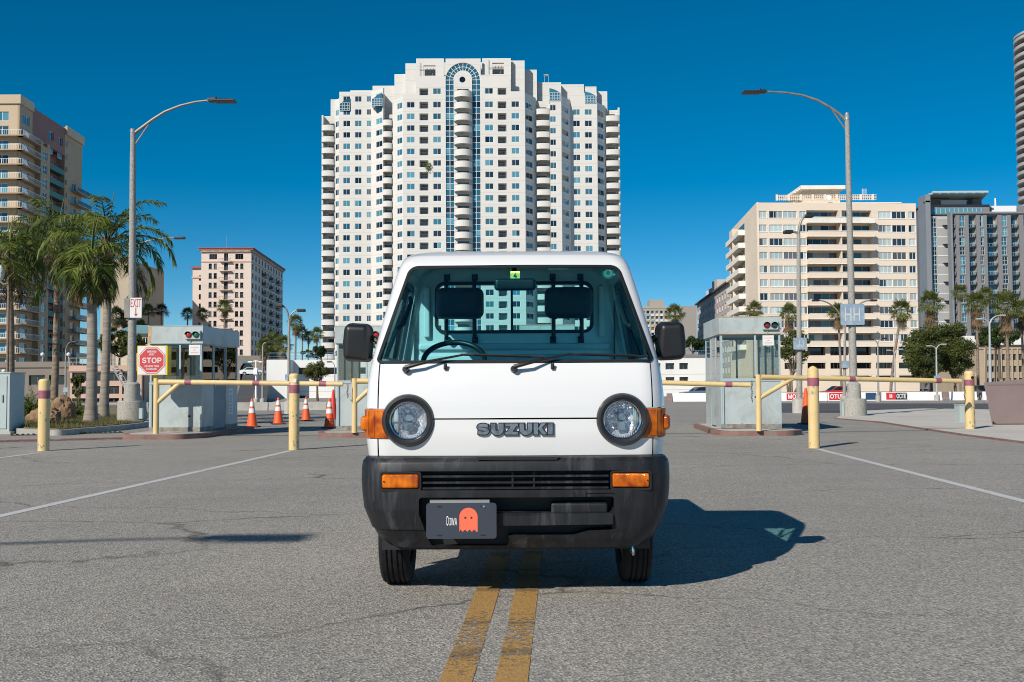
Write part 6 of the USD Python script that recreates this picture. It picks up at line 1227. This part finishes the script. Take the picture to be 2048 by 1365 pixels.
# little house with blue-green roof
YH = 190.; ha, hb = at(231, 700, YH), at(300, 700, YH); ht = thing('pavilion', 'small cream pavilion with blue green hipped roof behind the left booth', 'building', (ha[0], YH, ZB)); zh = lambda y: zat(y, YH, 265)
FH = Face(ha[:2], hb[:2]); hh = [(FH.u(236 + 17 * k), FH.u(245 + 17 * k), zh(705), zh(676)) for k in range(4)]
part('wall', FH.wall(ZB, zh(668), hh), plain('pavilion_cream', (.55, .45, .30), .8, .05), ht, world=True); part('core', box(ha[0] + .02, hb[0] - .02, YH + .8, YH + 9, ZB, zh(668)), podium_dark, ht, world=True)
for a, b, c, d in hh: w = part('window', cat([FH.box(a, b, -.2, -.1, (c + d) / 2 - .05, (c + d) / 2 + .05), FH.box((a + b) / 2 - .05, (a + b) / 2 + .05, -.2, -.1, c, d)]), white_frame, ht, world=True); part('pane', FH.box(a, b, -.3, -.25, c, d), pane_dark, w, world=True)
zr0, zr1 = zh(668), zh(648); part('roof', (np.array([[ha[0] - .8, YH - .8, zr0], [hb[0] + .8, YH - .8, zr0], [hb[0] + .8, YH + 9.8, zr0], [ha[0] - .8, YH + 9.8, zr0], [ha[0] + 1.6, YH + 4, zr1], [hb[0] - 1.6, YH + 4, zr1]]), np.array([[0, 1, 5], [0, 5, 4], [1, 2, 5], [2, 3, 4], [2, 4, 5], [3, 0, 4], [0, 3, 2], [0, 2, 1]])), plain('roof_blue_green', (.14, .26, .29), .6, .1, .8, stretch=(6, .3, .3)), ht, world=True)
# white podium with a blue railing that runs on behind the truck
YW = 150.; wb = thing('podium_building', 'long low white podium building with blue roof railing in front of the tower', 'building', (at(533, 760, YW)[0], YW, ZB)); zw = lambda y: zat(y, YW, 950)
FW2 = Face(at(578, 760, YW)[:2], at(1420, 760, YW)[:2]); hw2 = [(FW2.u(597), FW2.u(735), zw(747) , zw(734)), (FW2.u(597), FW2.u(612), zw(797), zw(790)), (FW2.u(700), FW2.u(738), zw(797), zw(790))]; WW = Windows(wb, dark_frame, [pane_black, pane_dark], 41)
for ya, yb in ((727, 739.5), (755, 764)):
    for k in range(9):
        c = 1137 + 27.5 * k; q = (FW2.u(c), FW2.u(c + 17.5), zw(yb) - .12, zw(ya) - .12); hw2.append(q); WW.add(FW2, *q, 2, 1, .4, .07)
WW.flush(300)
part('wall', FW2.wall(ZB, zw(719), hw2), white_wall, wb, world=True); part('core', box(FW2.p0[0], FW2.p0[0] + FW2.L, YW + 1.3, YW + 30, ZB, zw(719.5)), podium_dark, wb, world=True)
part('stair_block', box(at(533, 760, YW - 3)[0], at(578, 760, YW - 3)[0], YW - 3, YW + 14, ZB, zat(720, YW - 3, 555)), white_wall, wb, world=True)
part('joint', cat([FW2.box(0, FW2.L, .002, .012, zw(y) - .03, zw(y) + .03) for y in (751, 768, 782)]), plain('joint_grey', (.45, .44, .42), .8, .05), wb, world=True)
blue_rail = plain('blue_rail', (.06, .16, .27), .5, .1); part('roof_rail', cat([FW2.box(-3, FW2.L, -.3, -.24, zw(718) + .95, zw(718) + 1.02), FW2.box(-3, FW2.L, -.3, -.24, zw(718) + .5, zw(718) + .55), FW2.box(-3, FW2.L, -.3, -.24, zw(718) + .1, zw(718) + .15)] + [FW2.box(q * .9, q * .9 + .05, -.3, -.25, zw(719), zw(718) + 1.0) for q in range(int(FW2.L / .9))]), blue_rail, wb, world=True)
part('sloped_terrace', box(at(1100, 700, YW + 8)[0], at(1420, 700, YW + 8)[0], YW + 8, YW + 20, zw(718), zw(709)), podium_dark, wb, world=True)
# grey pink hotel side between tower and cream block
hp0, hp1 = at(1394.5, 640, 375), at(1466, 640, 285); hb_ = thing('hotel_block', 'grey pink building with rows of small windows left of the cream block', 'building', (hp1[0], hp1[1], ZB)); FHp = Face(hp0[:2], hp1[:2]); HW = Windows(hb_, white_frame, [pane_dark, pane_grey, pane_curtain], 51); hh = []
ztH = zat(561, 285, 1464); fpH = 15.3 * 236 / 2100 * 1.8
for r in range(9):
    z1 = ztH - 2.0 - r * 3.05
    for k in range(15): u0 = FHp.L * (k + .25) / 15; q = (u0, u0 + FHp.L * .032, z1 - 1.7, z1); hh.append(q); HW.add(FHp, *q, 1, 2, .2, .12, .1)
hh = [h for h in hh if h[2] > 1]
part('wall', FHp.wall(ZB, ztH, hh), plain('hotel_wall', (.43, .37, .35), .8, .05, .15), hb_, world=True); part('core', prism([hp0[:2] + [.9, .2], hp1[:2] + [.9, .2], hp1[:2] + [10, 6], hp0[:2] + [18, 6]], ZB, ztH - .1), podium_dark, hb_, world=True); HW.flush(300)
part('eaves', FHp.box(-.3, FHp.L + .3, -1, .9, ztH, ztH + .45), plain('eaves_dark', (.10, .09, .09), .8, .1), hb_, world=True)
part('roof_room', cat([box(at(1434, 560, 320)[0], at(1452, 560, 320)[0], 320, 328, ztH, zat(559, 320, 1440)), cyl((at(1407, 570, 362)[0] + 2, 362, ztH), (at(1407, 570, 362)[0] + 2, 362, ztH + 4), 1.2), box(at(1424, 560, 335)[0], at(1434, 560, 335)[0], 335, 341, ztH, ztH + 2.6)]), plain('roof_room_pink', (.48, .42, .39), .8, .05), hb_, world=True)
# distant apartment slab with coloured panels
YK = 400.; kt, KF, kz = simple_block('coloured_block', 1281, 1394, 614, YK, 20, plain('coloured_grey', (.36, .33, .29), .8, .08, .1), 'distant apartment slab with blue and ochre panels right of the truck', [(622 + 11 * k, 628 + 11 * k) for k in range(9)], [(1284 + 9 * j, 1290 + 9 * j) for j in range(9)])
ochre = plain('ochre_panel', (.50, .36, .10), .7, .1); bluep = plain('blue_panel', (.20, .36, .48), .7, .1); whitep = plain('white_panel', (.62, .62, .60), .7, .05)
for k in range(9):
    for j in range(9): part('panel', KF.box(KF.u(1284 + 9 * j), KF.u(1290 + 9 * j), .004, .10, zat(632.5 + 11 * k, YK, 1340), zat(628.5 + 11 * k, YK, 1340)), [ochre, whitep, bluep, whitep, whitep][(k * 3 + j * 7) % 5], kt, world=True)
part('lift_house', box(at(1300, 600, YK + 3)[0], at(1327, 600, YK + 3)[0], YK + 3, YK + 12, kz, zat(600, YK + 3, 1313)), plain('lift_house_tan', (.34, .30, .26), .8, .05), kt, world=True)
part('side_tower', box(at(1362, 700, YK - 4)[0], at(1394, 700, YK - 4)[0], YK - 4, YK + 8, ZB, zat(612, YK - 4, 1380)), plain('side_tower_grey', (.30, .28, .26), .8, .05), kt, world=True)
# office with brown fins behind the skip
YO = 170.; ot, OF, oz = simple_block('office_building', 1956, 2200, 692, YO, 20, plain('fin_brown', (.36, .29, .21), .8, .08, .4), 'low tan office building with dark windows and upright fins at the right', [(709, 721), (733, 745), (757, 768)], [(1967 + 11 * k, 1974.5 + 11 * k) for k in range(20)], [pane_black, pane_dark], 'building', dark_frame)
part('fin', cat([OF.box(OF.u(1963.8 + 11 * k), OF.u(1965.4 + 11 * k), .16, .4, zat(790, YO, 2000), zat(697, YO, 2000)) for k in range(20)]), plain('fin_pale', (.44, .36, .26), .8, .06), ot, world=True); part('roof_slab', OF.box(-.5, OF.L, -3, .6, oz + .16, oz + .5), white_wall, ot, world=True)
part('upper_deck', OF.box(3, OF.L, -18, -12, oz + .6, oz + 2.2), white_wall, ot, world=True)

# ---- ramp street climbing to the left of the white block
ra = [at(470, 803, 102), at(533, 803, 102), at(540, 742, 200), at(488, 742, 200)]
ra[0][2] = ra[1][2] = gz(102) + .01; top('ramp_street', (np.array(ra), np.array([[0, 1, 2, 3]])), dark_road, kind='structure')
top('ramp_lane_line', (np.array([ra[0] * .45 + ra[1] * .55 + [0, 0, .02], ra[0] * .44 + ra[1] * .56 + [0, 0, .02], ra[3] * .44 + ra[2] * .56 + [0, 0, .02], ra[3] * .45 + ra[2] * .55 + [0, 0, .02]]), np.array([[0, 1, 2, 3]])), white_line, kind='structure')
arch_b = thing('underpass_building', 'shaded dark building with an archway at the top of the ramp street', 'building', (at(478, 740, 202)[0], 202, 2)); A0 = at(478, 740, 202); FA2 = Face(at(474, 740, 202)[:2], at(530, 740, 202)[:2])
za_ = zat(750, 202, 490); part('wall', fpoly(FA2, sbox(0, -1, FA2.L, zat(712, 202, 490)).difference(shapely.Point(1.9, za_ + 1.0).buffer(1.3).union(sbox(.6, -1, 3.2, za_ + 1.0))), -.5, 0), podium_dark, arch_b, world=True); part('back', FA2.box(0, FA2.L, -4, -.9, -1, zat(712, 202, 490) - .1), pane_black, arch_b, world=True)
part('blue_sign', FA2.box(1.0, 3.0, .01, .12, zat(727, 202, 490), zat(723, 202, 490)), blue_rail, arch_b, world=True)
# concrete kerb wall at the end of the lot, left
kw0, kw1 = gp(-200, 826), gp(1000, 818); wl = thing('concrete_barrier', 'low pale concrete barrier wall at the far end of the lot behind the cones', 'barrier', (0, kw0[1], gz(kw0[1])))
for k in range(10):
    a = kw0 + (kw1 - kw0) * k / 10; b = kw0 + (kw1 - kw0) * (k + .985) / 10; Fk = Face(a[:2], b[:2]); part('panel', cat([Fk.box(0, Fk.L, -.4, 0, gz(a[1]) - .1, gz(a[1]) + .42), Fk.box(0, Fk.L, -.45, .05, gz(a[1]) - .1, gz(a[1]) + .1)]), concrete, wl, world=True)

# ================================================================== race barriers with banners
rail_white = plain('barrier_white', (.74, .73, .72), .7, .05, .8, dirt=((.5, .48, .46), .25), dscale=1.0); ban_red = plain('banner_red', (.55, .03, .04), .5, .06); ban_blue = plain('banner_navy', (.02, .06, .14), .5, .1); ban_black = plain('banner_black', (.015, .015, .018), .5, .1)
YB = 100.
def kr(p0, p1, label, banners=(), mat=None):
    a, b = at(p0, 806, YB), at(p1, 806, YB); z0 = gz(YB); H_ = 17 * YB / 2100; t = thing('race_barrier', label, 'barrier', (a[0], YB, z0)); W_ = b[0] - a[0]
    prof = [(-.05, 0), (-.05, .12), (.06, .30), (.12, H_), (.28, H_), (.34, .30), (.45, .12), (.45, 0)]; n = max(1, round(W_ / 3.0))
    for k in range(n): part('block', yz(Polygon(prof), W_ * k / n + .015, W_ * (k + 1) / n - .015), mat or rail_white, t)
    for q0, q1, m, s, tm in banners:
        x0, x1 = at(q0, 800, YB)[0] - a[0], at(q1, 800, YB)[0] - a[0]; bn = part('banner', box(x0, x1, -.075, -.06, .10, H_ - .06), m, t)
        if s: part('lettering', text_at(s, .40 if len(s) > 1 else .3, (x1 - x0) * (.86 if len(s) > 2 else .3), ((x0 + x1) / 2, H_ / 2 + .03), -.085, True, .008), tm, bn)
    return t
kr(1334, 1345, 'short purple brown barrier end right of the truck', mat=purple); kr(1346, 1562, 'white concrete barrier behind the right booth')
kr(1563, 1655, 'white barrier with red banner of white letters beside the tall double lamp', ((1573, 1614, ban_red, 'MOTUL', white_matt),))
kr(1640 + 16, 1757, 'white barrier behind the right lamp footing with red and navy banners', ((1658, 1690, ban_red, 'OTUL', white_matt), (1731, 1752, ban_blue, '', None)))
kr(1764.5, 1814, 'white barrier with red and black banner', ((1772, 1791, ban_red, 'B', white_matt), (1791.2, 1813, ban_black, 'OCTE', white_matt)))
kr(1814.8, 1885, 'plain white barrier left of the brown gap'); kr(1885.5, 1899, 'purple brown barrier piece in the gap between white barriers', mat=purple); kr(1899.5, 1955, 'plain white barrier behind the pavement bollard'); kr(1967, 2160, 'plain white barrier running out at the right edge')

# ================================================================== fan palms, trees, bushes
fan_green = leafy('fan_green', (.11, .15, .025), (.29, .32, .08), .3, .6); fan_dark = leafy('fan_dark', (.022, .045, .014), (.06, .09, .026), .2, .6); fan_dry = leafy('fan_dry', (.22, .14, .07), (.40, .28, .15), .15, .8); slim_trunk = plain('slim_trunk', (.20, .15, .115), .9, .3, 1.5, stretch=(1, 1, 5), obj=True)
def fan_leaf(b, az, el, ln, rad, rg, wilt):
    hd = np.array([math.cos(az), math.sin(az), 0]); d = hd * math.cos(el) + np.array([0, 0, math.sin(el)]); sd = np.array([-hd[1], hd[0], 0]); c = b + d * ln; up = np.cross(sd, d); V, Fc = [b - sd * .02, b + sd * .02, c], [[0, 1, 2]]; n = 13
    for i in range(n):
        a = (i / (n - 1) - .5) * math.radians(230); v = d * math.cos(a) + sd * math.sin(a); tip = c + v * rad * rg.uniform(.85, 1.05) + np.array([0, 0, -wilt * rad * (.25 + .5 * abs(math.sin(a)))]); q = np.cross(v, up) * rad * .062; k = len(V); mid = c + v * rad * .5
        V += [c, mid + q, mid - q, tip]; Fc += [[k, k + 1, k + 2], [k + 1, k + 3, k + 2]]
    return np.array(V), np.array(Fc)
def fan_palm(cpx, cpy, rpx, foot_px, Y, label, dark=False, skirt=1.0, seed=0, n=38, zfoot=None, group=None):
    rg = random.Random(seed + int(cpx)); C = at(cpx, cpy, Y); R = rpx * 1.34 * Y / 2100; fx = at(foot_px, 760, Y)[0]; foot = np.array([fx, Y, gz(Y) if zfoot is None else zfoot]); t = thing('fan_palm', label, 'palm tree', foot, group=group); c = C - foot
    tr = max(.12, R * .085); part('trunk', tube([np.array([c[0] * (q ** 1.3), 0, c[2] * q]) for q in np.linspace(0, 1, 9)], [tr * (1.25 - .3 * q) for q in np.linspace(0, 1, 9)], 9), slim_trunk, t, 50)
    Ls = []
    for k in range(n):
        f = k / n; el = 1.4 - 2.0 * f + rg.uniform(-.2, .2); Ls.append(fan_leaf(c + np.array([0, 0, -.1 * R * f]), k * 2.4 + rg.uniform(-.2, .2), el, R * rg.uniform(.42, .66), R * rg.uniform(.40, .56), rg, .35 + .7 * f))
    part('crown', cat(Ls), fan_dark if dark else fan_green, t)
    if skirt:
        Ls = [fan_leaf(c + np.array([0, 0, -R * rg.uniform(.1, .2 + .8 * skirt)]), rg.uniform(0, 6.28), rg.uniform(-1.45, -.75), R * .35, R * rg.uniform(.35, .5), rg, .5) for _ in range(int(22 * skirt))]; part('dead_skirt', cat(Ls), fan_dry, t)
    return t
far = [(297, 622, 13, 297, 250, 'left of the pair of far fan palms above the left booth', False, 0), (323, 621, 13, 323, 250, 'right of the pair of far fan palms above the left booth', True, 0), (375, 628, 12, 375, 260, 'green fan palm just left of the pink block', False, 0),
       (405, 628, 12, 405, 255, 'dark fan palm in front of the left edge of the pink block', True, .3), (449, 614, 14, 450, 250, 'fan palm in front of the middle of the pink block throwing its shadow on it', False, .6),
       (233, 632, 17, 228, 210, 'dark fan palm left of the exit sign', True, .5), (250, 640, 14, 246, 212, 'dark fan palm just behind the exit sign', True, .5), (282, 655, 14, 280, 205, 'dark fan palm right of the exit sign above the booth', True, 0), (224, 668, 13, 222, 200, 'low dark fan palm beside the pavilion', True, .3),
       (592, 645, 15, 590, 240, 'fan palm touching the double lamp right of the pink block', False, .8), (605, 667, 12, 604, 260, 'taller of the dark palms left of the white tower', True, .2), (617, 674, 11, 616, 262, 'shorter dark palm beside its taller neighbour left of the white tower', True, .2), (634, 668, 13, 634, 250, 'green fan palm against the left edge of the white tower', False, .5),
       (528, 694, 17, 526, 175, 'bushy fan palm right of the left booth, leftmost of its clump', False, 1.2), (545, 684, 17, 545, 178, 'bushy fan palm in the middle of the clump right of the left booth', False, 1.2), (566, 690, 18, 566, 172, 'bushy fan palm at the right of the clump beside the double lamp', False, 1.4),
       (1350, 627, 18, 1349, 190, 'slender fan palm above the right door mirror of the truck', False, .7), (1508, 620, 17, 1508, 185, 'fan palm showing above the right booth roof', False, .5), (1577, 628, 19, 1583, 140, 'fan palm beside the tall double lamp right of the booth', False, 1.0), (1676, 625, 18, 1683, 150, 'fan palm behind the large blue sign', False, .9),
       (1803, 622, 21, 1780, 125, 'fan palm with a leaning trunk right of the large blue sign', False, .9), (1861, 606, 23, 1862, 125, 'tall straight fan palm in front of the big leafy tree', False, 1.3), (1920, 586, 15, 1920, 170, 'small high fan palm in front of the grey block', False, .1), (1953, 606, 21, 1956, 130, 'fan palm with full dry skirt right of the big leafy tree', False, 1.5), (1972, 590, 15, 1972, 165, 'fan palm whose crown shows just over its right neighbour', False, .4), (2012, 610, 25, 2017, 128, 'fan palm with wide crown near the right edge', False, 1.5), (2043, 620, 20, 2047, 132, 'fan palm cut by the right edge', False, 1.2)]
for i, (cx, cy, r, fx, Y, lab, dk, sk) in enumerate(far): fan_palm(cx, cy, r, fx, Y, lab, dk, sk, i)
leaf_dark = leafy('leaf_dark', (.065, .092, .018), (.18, .21, .045), .3, .35); leaf_olive = leafy('leaf_olive', (.08, .10, .018), (.20, .21, .045), .3, .5); leaf_fresh = leafy('leaf_fresh', (.03, .07, .014), (.10, .16, .035), .35, .5); bark = plain('bark', (.12, .09, .07), .9, .3, 3, obj=True)
def tree(foot_px, Y, px0, px1, py0, py1, label, mat, seed, n=9000, leaf=.16, clumps=26, multi=1, catg='tree', zf=None):
    rg = np.random.default_rng(seed); a, b = at(px0, py1, Y), at(px1, py0, Y); C = (a + b) / 2; hx, hz_ = (b[0] - a[0]) / 2, (b[2] - a[2]) / 2; foot = np.array([at(foot_px, 780, Y)[0], Y, gz(Y) if zf is None else zf]); t = thing('tree', label, catg, foot)
    cs = []
    while len(cs) < clumps:
        p = rg.uniform(-1, 1, 3)
        if np.linalg.norm(p) < 1: cs.append(p * [.78, .78, .78])
    cs = np.array(cs) * [hx, hx * .9, hz_] + (C - foot); rad = rg.uniform(.24, .44, clumps) * min(hx, hz_ * 1.2)
    V, Fc = [], []; k = rg.integers(0, clumps, n); u = rg.normal(size=(n, 3)); u /= np.linalg.norm(u, axis=1, keepdims=True); P = cs[k] + u * (rad[k] * rg.uniform(.45, 1.08, n))[:, None] * [1, 1, .85]
    A = rg.normal(size=(n, 3)); A /= np.linalg.norm(A, axis=1, keepdims=True); B = np.cross(A, u + .3 * rg.normal(size=(n, 3))); B /= np.linalg.norm(B, axis=1, keepdims=True) + 1e-9; s = leaf * rg.uniform(.6, 1.3, n)[:, None]
    V = np.stack([P - A * s, P + B * s * .5, P + A * s, P - B * s * .5], 1).reshape(-1, 3); i = np.arange(n) * 4; Fc = np.concatenate([np.stack([i, i + 1, i + 2], 1), np.stack([i, i + 2, i + 3], 1)])
    limbs = []; base = np.array([0, 0, 0.]); fork = (C - foot) * [.6, .6, 1] + [0, 0, -hz_ * 1.15]
    if fork[2] < .5: fork[2] = .5
    tr = max(.12, hx * .05)
    for m in range(multi): o_ = rg.normal(size=3) * [.4, .4, 0] * (multi > 1); limbs.append(tube([base + o_ * .3, base * .5 + fork * .5 + o_, fork + o_ * 1.5], [tr * 1.4, tr * 1.05, tr * .8], 9))
    part('trunk', cat(limbs), bark, t, 50); part('limbs', cat([tube([fork, fork * .4 + c * .6 + [0, 0, -.1 * hz_], c], [tr * .5, tr * .28, tr * .08], 6) for c in cs[:14]]), bark, t, 50); part('crown', (V, Fc), mat, t); return t
tree(1850, 118, 1806, 1892, 646, 768, 'leafy tree in front of the cream block, left of the tall straight palm', leaf_dark, 2, 20000, .125, 38, 2)
tree(1912, 122, 1864, 1952, 632, 762, 'leafy tree in front of the grey block, right of the tall straight palm', leaf_dark, 22, 22000, .125, 40, 2)
tree(635, 118, 603, 664, 724, 764, 'small round olive tree in front of the white podium', leaf_olive, 3, 9000, .085, 22)
tree(1580, 130, 1556, 1622, 655, 745, 'open branched tree between the right booth and the tall double lamp', leaf_dark, 4, 4200, .15, 20, 3)
tree(648, 145, 622, 655, 690, 716, 'pale green shrub tree on the podium left of the tower', leaf_fresh, 5, 3500, .14, 12, zf=3.2)
tree(1385, 175, 1362, 1412, 672, 704, 'bright green tree behind the right mirror above the blue railing', leaf_fresh, 6, 4000, .18, 14, zf=2.0)
tree(2000, 150, 1945, 2050, 650, 696, 'row of green treetops over the office roof', leaf_fresh, 7, 7000, .17, 24, zf=1.5)
tree(1330, 240, 1300, 1345, 650, 700, 'green treetop beside the coloured slab', leaf_dark, 8, 3000, .25, 12)
tree(160, 45, 140, 172, 735, 800, 'young spiky palm like shrub in front of the salmon parking structure', leaf_olive, 9, 1800, .09, 10)
tree(232, 180, 190, 300, 660, 712, 'dark mass of shrubs around the pavilion', leaf_dark, 12, 9000, .25, 30)
tree(670, 160, 596, 640, 700, 716, 'brown green hedge on the podium terrace left of the tower', leaf_olive, 13, 2500, .14, 12, zf=3.4)

# ================================================================== smaller lamps, cars
galv = plain('galvanised', (.40, .42, .44), .45, .08, metal=.3, obj=True); lamp_white = plain('lamp_white', (.75, .75, .75), .5, .04, obj=True)
small_lamp('street_lamp', (577.5, 800), (578, 640), 44, [(597, 621), (564, 612)], 'double armed street lamp behind the middle bollard', .085, headlen=.34)
small_lamp('street_lamp', (1598.5, 800), (1597, 468), 39.5, [(1582, 464), (1612, 432)], 'tall double armed lamp right of the booth carrying the small double letter sign', .12, headlen=.32)
small_lamp('street_lamp', (512, 800), (512, 722), 98, [(504, 724), (520.5, 724)], 'white double headed lamp with a white box on its pole', .11, lamp_white)
wbx = thing('junction_box', 'white box mounted on the white double headed lamp', 'cabinet', at(512, 750, 97.8)); part('box', rbox(-.2, .2, -.2, .1, 0, .6, .06, 5), lamp_white, wbx, 40); part('door', box(-.15, .15, -.22, -.205, .08, .5), lamp_white, wbx)
small_lamp('street_lamp', (525, 800), (525.5, 692), 88, [(534, 685)], 'single armed lamp beside the ramp street', .10)
small_lamp('street_lamp', (1688.5, 800), (1690, 655), 66, [(1636, 601), (1742, 601)], 'wide double armed lamp half hidden by the large blue sign', .12)
small_lamp('street_lamp', (1756.5, 800), (1755.5, 690), 88, [(1746, 680), (1764, 677)], 'short double armed lamp left of the leaning fan palm', .10)
small_lamp('street_lamp', (1790, 790), (1789.5, 708), 108, [(1780, 701), (1798, 699)], 'small grey double lamp just right of the leaning palm trunk', .10, galv)
small_lamp('street_lamp', (1874, 790), (1872.5, 700), 96, [(1861, 692), (1884, 689)], 'pale double lamp in front of the big leafy tree', .11, galv)
small_lamp('street_lamp', (1981, 790), (1979, 648), 80, [(1962, 638), (2001, 631)], 'pale double lamp behind the waste skip', .13, galv)
small_lamp('street_lamp', (131, 800), (131.5, 700), 62, [(144, 684)], 'short lamp between the first two palm trunks', .07)
small_lamp('street_lamp', (268, 800), (270, 500), 54, [(352, 476)], 'farther street lamp whose arm shows right of the left lamp pole', .10, curve=.4, headlen=.55)
small_lamp('street_lamp', (669.5, 800), (669.5, 735), 95, [(662, 724)], 'thin bent lamp right of the round olive tree', .08)
board('lane_sign', 1587, 1613.5, 676, 699.5, 39.3, 'small faded blue sign with white double letter on the tall double lamp', sign_blue, [('JJ', .55, .5, 0, 0)], faded_white)
board('lane_sign', 1683, 1698.5, 722, 736.5, 65.8, 'small faded blue sign on the wide double armed lamp', sign_blue, [('LL', .5, .5, 0, 0)], faded_white)
board('lane_sign', 126, 136.5, 775, 784.5, 61.8, 'pale lane sign with letter on the short lamp between palms', sign_blue, [('N', .6, .45, 0, 0)], faded_white)
board('lane_sign', 570, 577, 749, 761, 43.8, 'pale blue lane sign beside the middle bollard', sign_blue, [], faded_white); board('lane_sign', 1868, 1880, 752, 757, 95.7, 'tiny faded blue sign on the pale double lamp', sign_blue, [], faded_white)
gl_t = thing('globe_lamp', 'white globe lamp on a thin brown post at the left edge', 'street lamp', np.array([at(14, 800, 31)[0], 31, 0])); gq = at(1, 546, 31) - LOC[gl_t][0]
part('post', cat([cyl((0, 0, 0), (0, 0, gq[2] - .3), .04, .035), tube([(0, 0, gq[2] - .3), (gq[0] * .6, 0, gq[2] - .35), (gq[0], 0, gq[2] - .25)], .03, 8)]), trunk_brown, gl_t, 40); part('globe', mv(lathe([(.001, -.25), (.08, -.2), (.12, -.05), (.11, .1), (.06, .2), (.001, .23)], 18), gq), sign_white, gl_t, 50)
for px, lab in ((85, 'white globe lamp on the brown podium between the first two palms'), (137, 'white globe lamp on the podium above the salmon structure')):
    q = at(px, 727, 120); g_ = thing('globe_lamp', lab, 'street lamp', q); part('post', cyl((0, 0, -.1), (0, 0, .75), .06), galv, g_, 40); part('globe', mv(lathe([(.001, 0), (.18, .08), (.24, .25), (.18, .42), (.001, .5)], 14), (0, 0, .75)), sign_white, g_, 50)
def car(p, rz, colr, label, name):
    t = thing('parked_car', label, 'car', p, rz); m = plain(name, colr, .25, .05, coat=.6, obj=True)
    prof = Polygon([(-2.1, .30), (-2.15, .62), (-2.0, .82), (-1.0, .94), (-.35, 1.38), (.85, 1.42), (1.55, 1.0), (2.1, .92), (2.18, .6), (2.1, .30)]).buffer(-.05).buffer(.05)
    body = mani(mv(xz(prof, -.84, .84), (0, 0, 0))); ar = mani(mv(lathe([(0, -.9), (.36, -.9), (.36, .9), (0, .9)], 24, 'y'), (-1.3, 0, .31))) + mani(mv(lathe([(0, -.9), (.36, -.9), (.36, .9), (0, .9)], 24, 'y'), (1.3, 0, .31)))
    part('body', body - ar, m, t, 30); gl_ = Polygon([(-.85, .97), (-.30, 1.33), (.80, 1.36), (1.40, 1.0)])
    part('side_window', xz(gl_, -.85, -.842), pane_black, t); part('side_window', xz(gl_, .842, .85), pane_black, t); part('windscreen', (np.array([[-.99, -.7, .965], [-.99, .7, .965], [-.38, .62, 1.385], [-.38, -.62, 1.385], [-1.0, -.7, .965], [-1.0, .7, .965], [-.40, .62, 1.395], [-.40, -.62, 1.395]]), np.array([[4, 5, 6, 7], [0, 3, 2, 1], [0, 1, 5, 4], [1, 2, 6, 5], [2, 3, 7, 6], [3, 0, 4, 7]])), pane_black, t)
    for x in (-1.3, 1.3):
        for s in (-1, 1): w = part('wheel', mv(lathe([(.2, -.1), (.31, -.1), (.325, -.07), (.325, .07), (.31, .1), (.2, .1)], 22, 'y', True), (x, s * .74, .325)), tyre_rubber, t, 40); part('rim', mv(lathe([(.001, -.09), (.2, -.07), (.2, .07), (.001, .09)], 16, 'y'), (x, s * .74, .325)), grey_steel, w, 40)
    part('headlight', cat([box(-2.14, -2.02, s * .62 - .15, s * .62 + .15, .62, .74) for s in (-1, 1)]), chrome, t)
car(np.array([at(1400, 800, 112)[0], 112, -.6]), .1, (.10, .16, .24), 'blue grey car behind the barrier left of the right booth', 'car_blue'); car(np.array([at(1676, 800, 109)[0], 109, -.6]), 0.05, (.42, .04, .03), 'red car behind the barrier left of the right lamp', 'car_red')
car(np.array([at(1966, 800, 104)[0], 104, -.6]), math.pi / 2, (.03, .03, .035), 'dark car facing the gap in the barriers beside the waste skip', 'car_dark'); car(np.array([at(507, 752, 178)[0], 178, 2.95]), 3.1, (.62, .66, .70), 'pale car on the ramp street behind the left booth', 'car_pale')
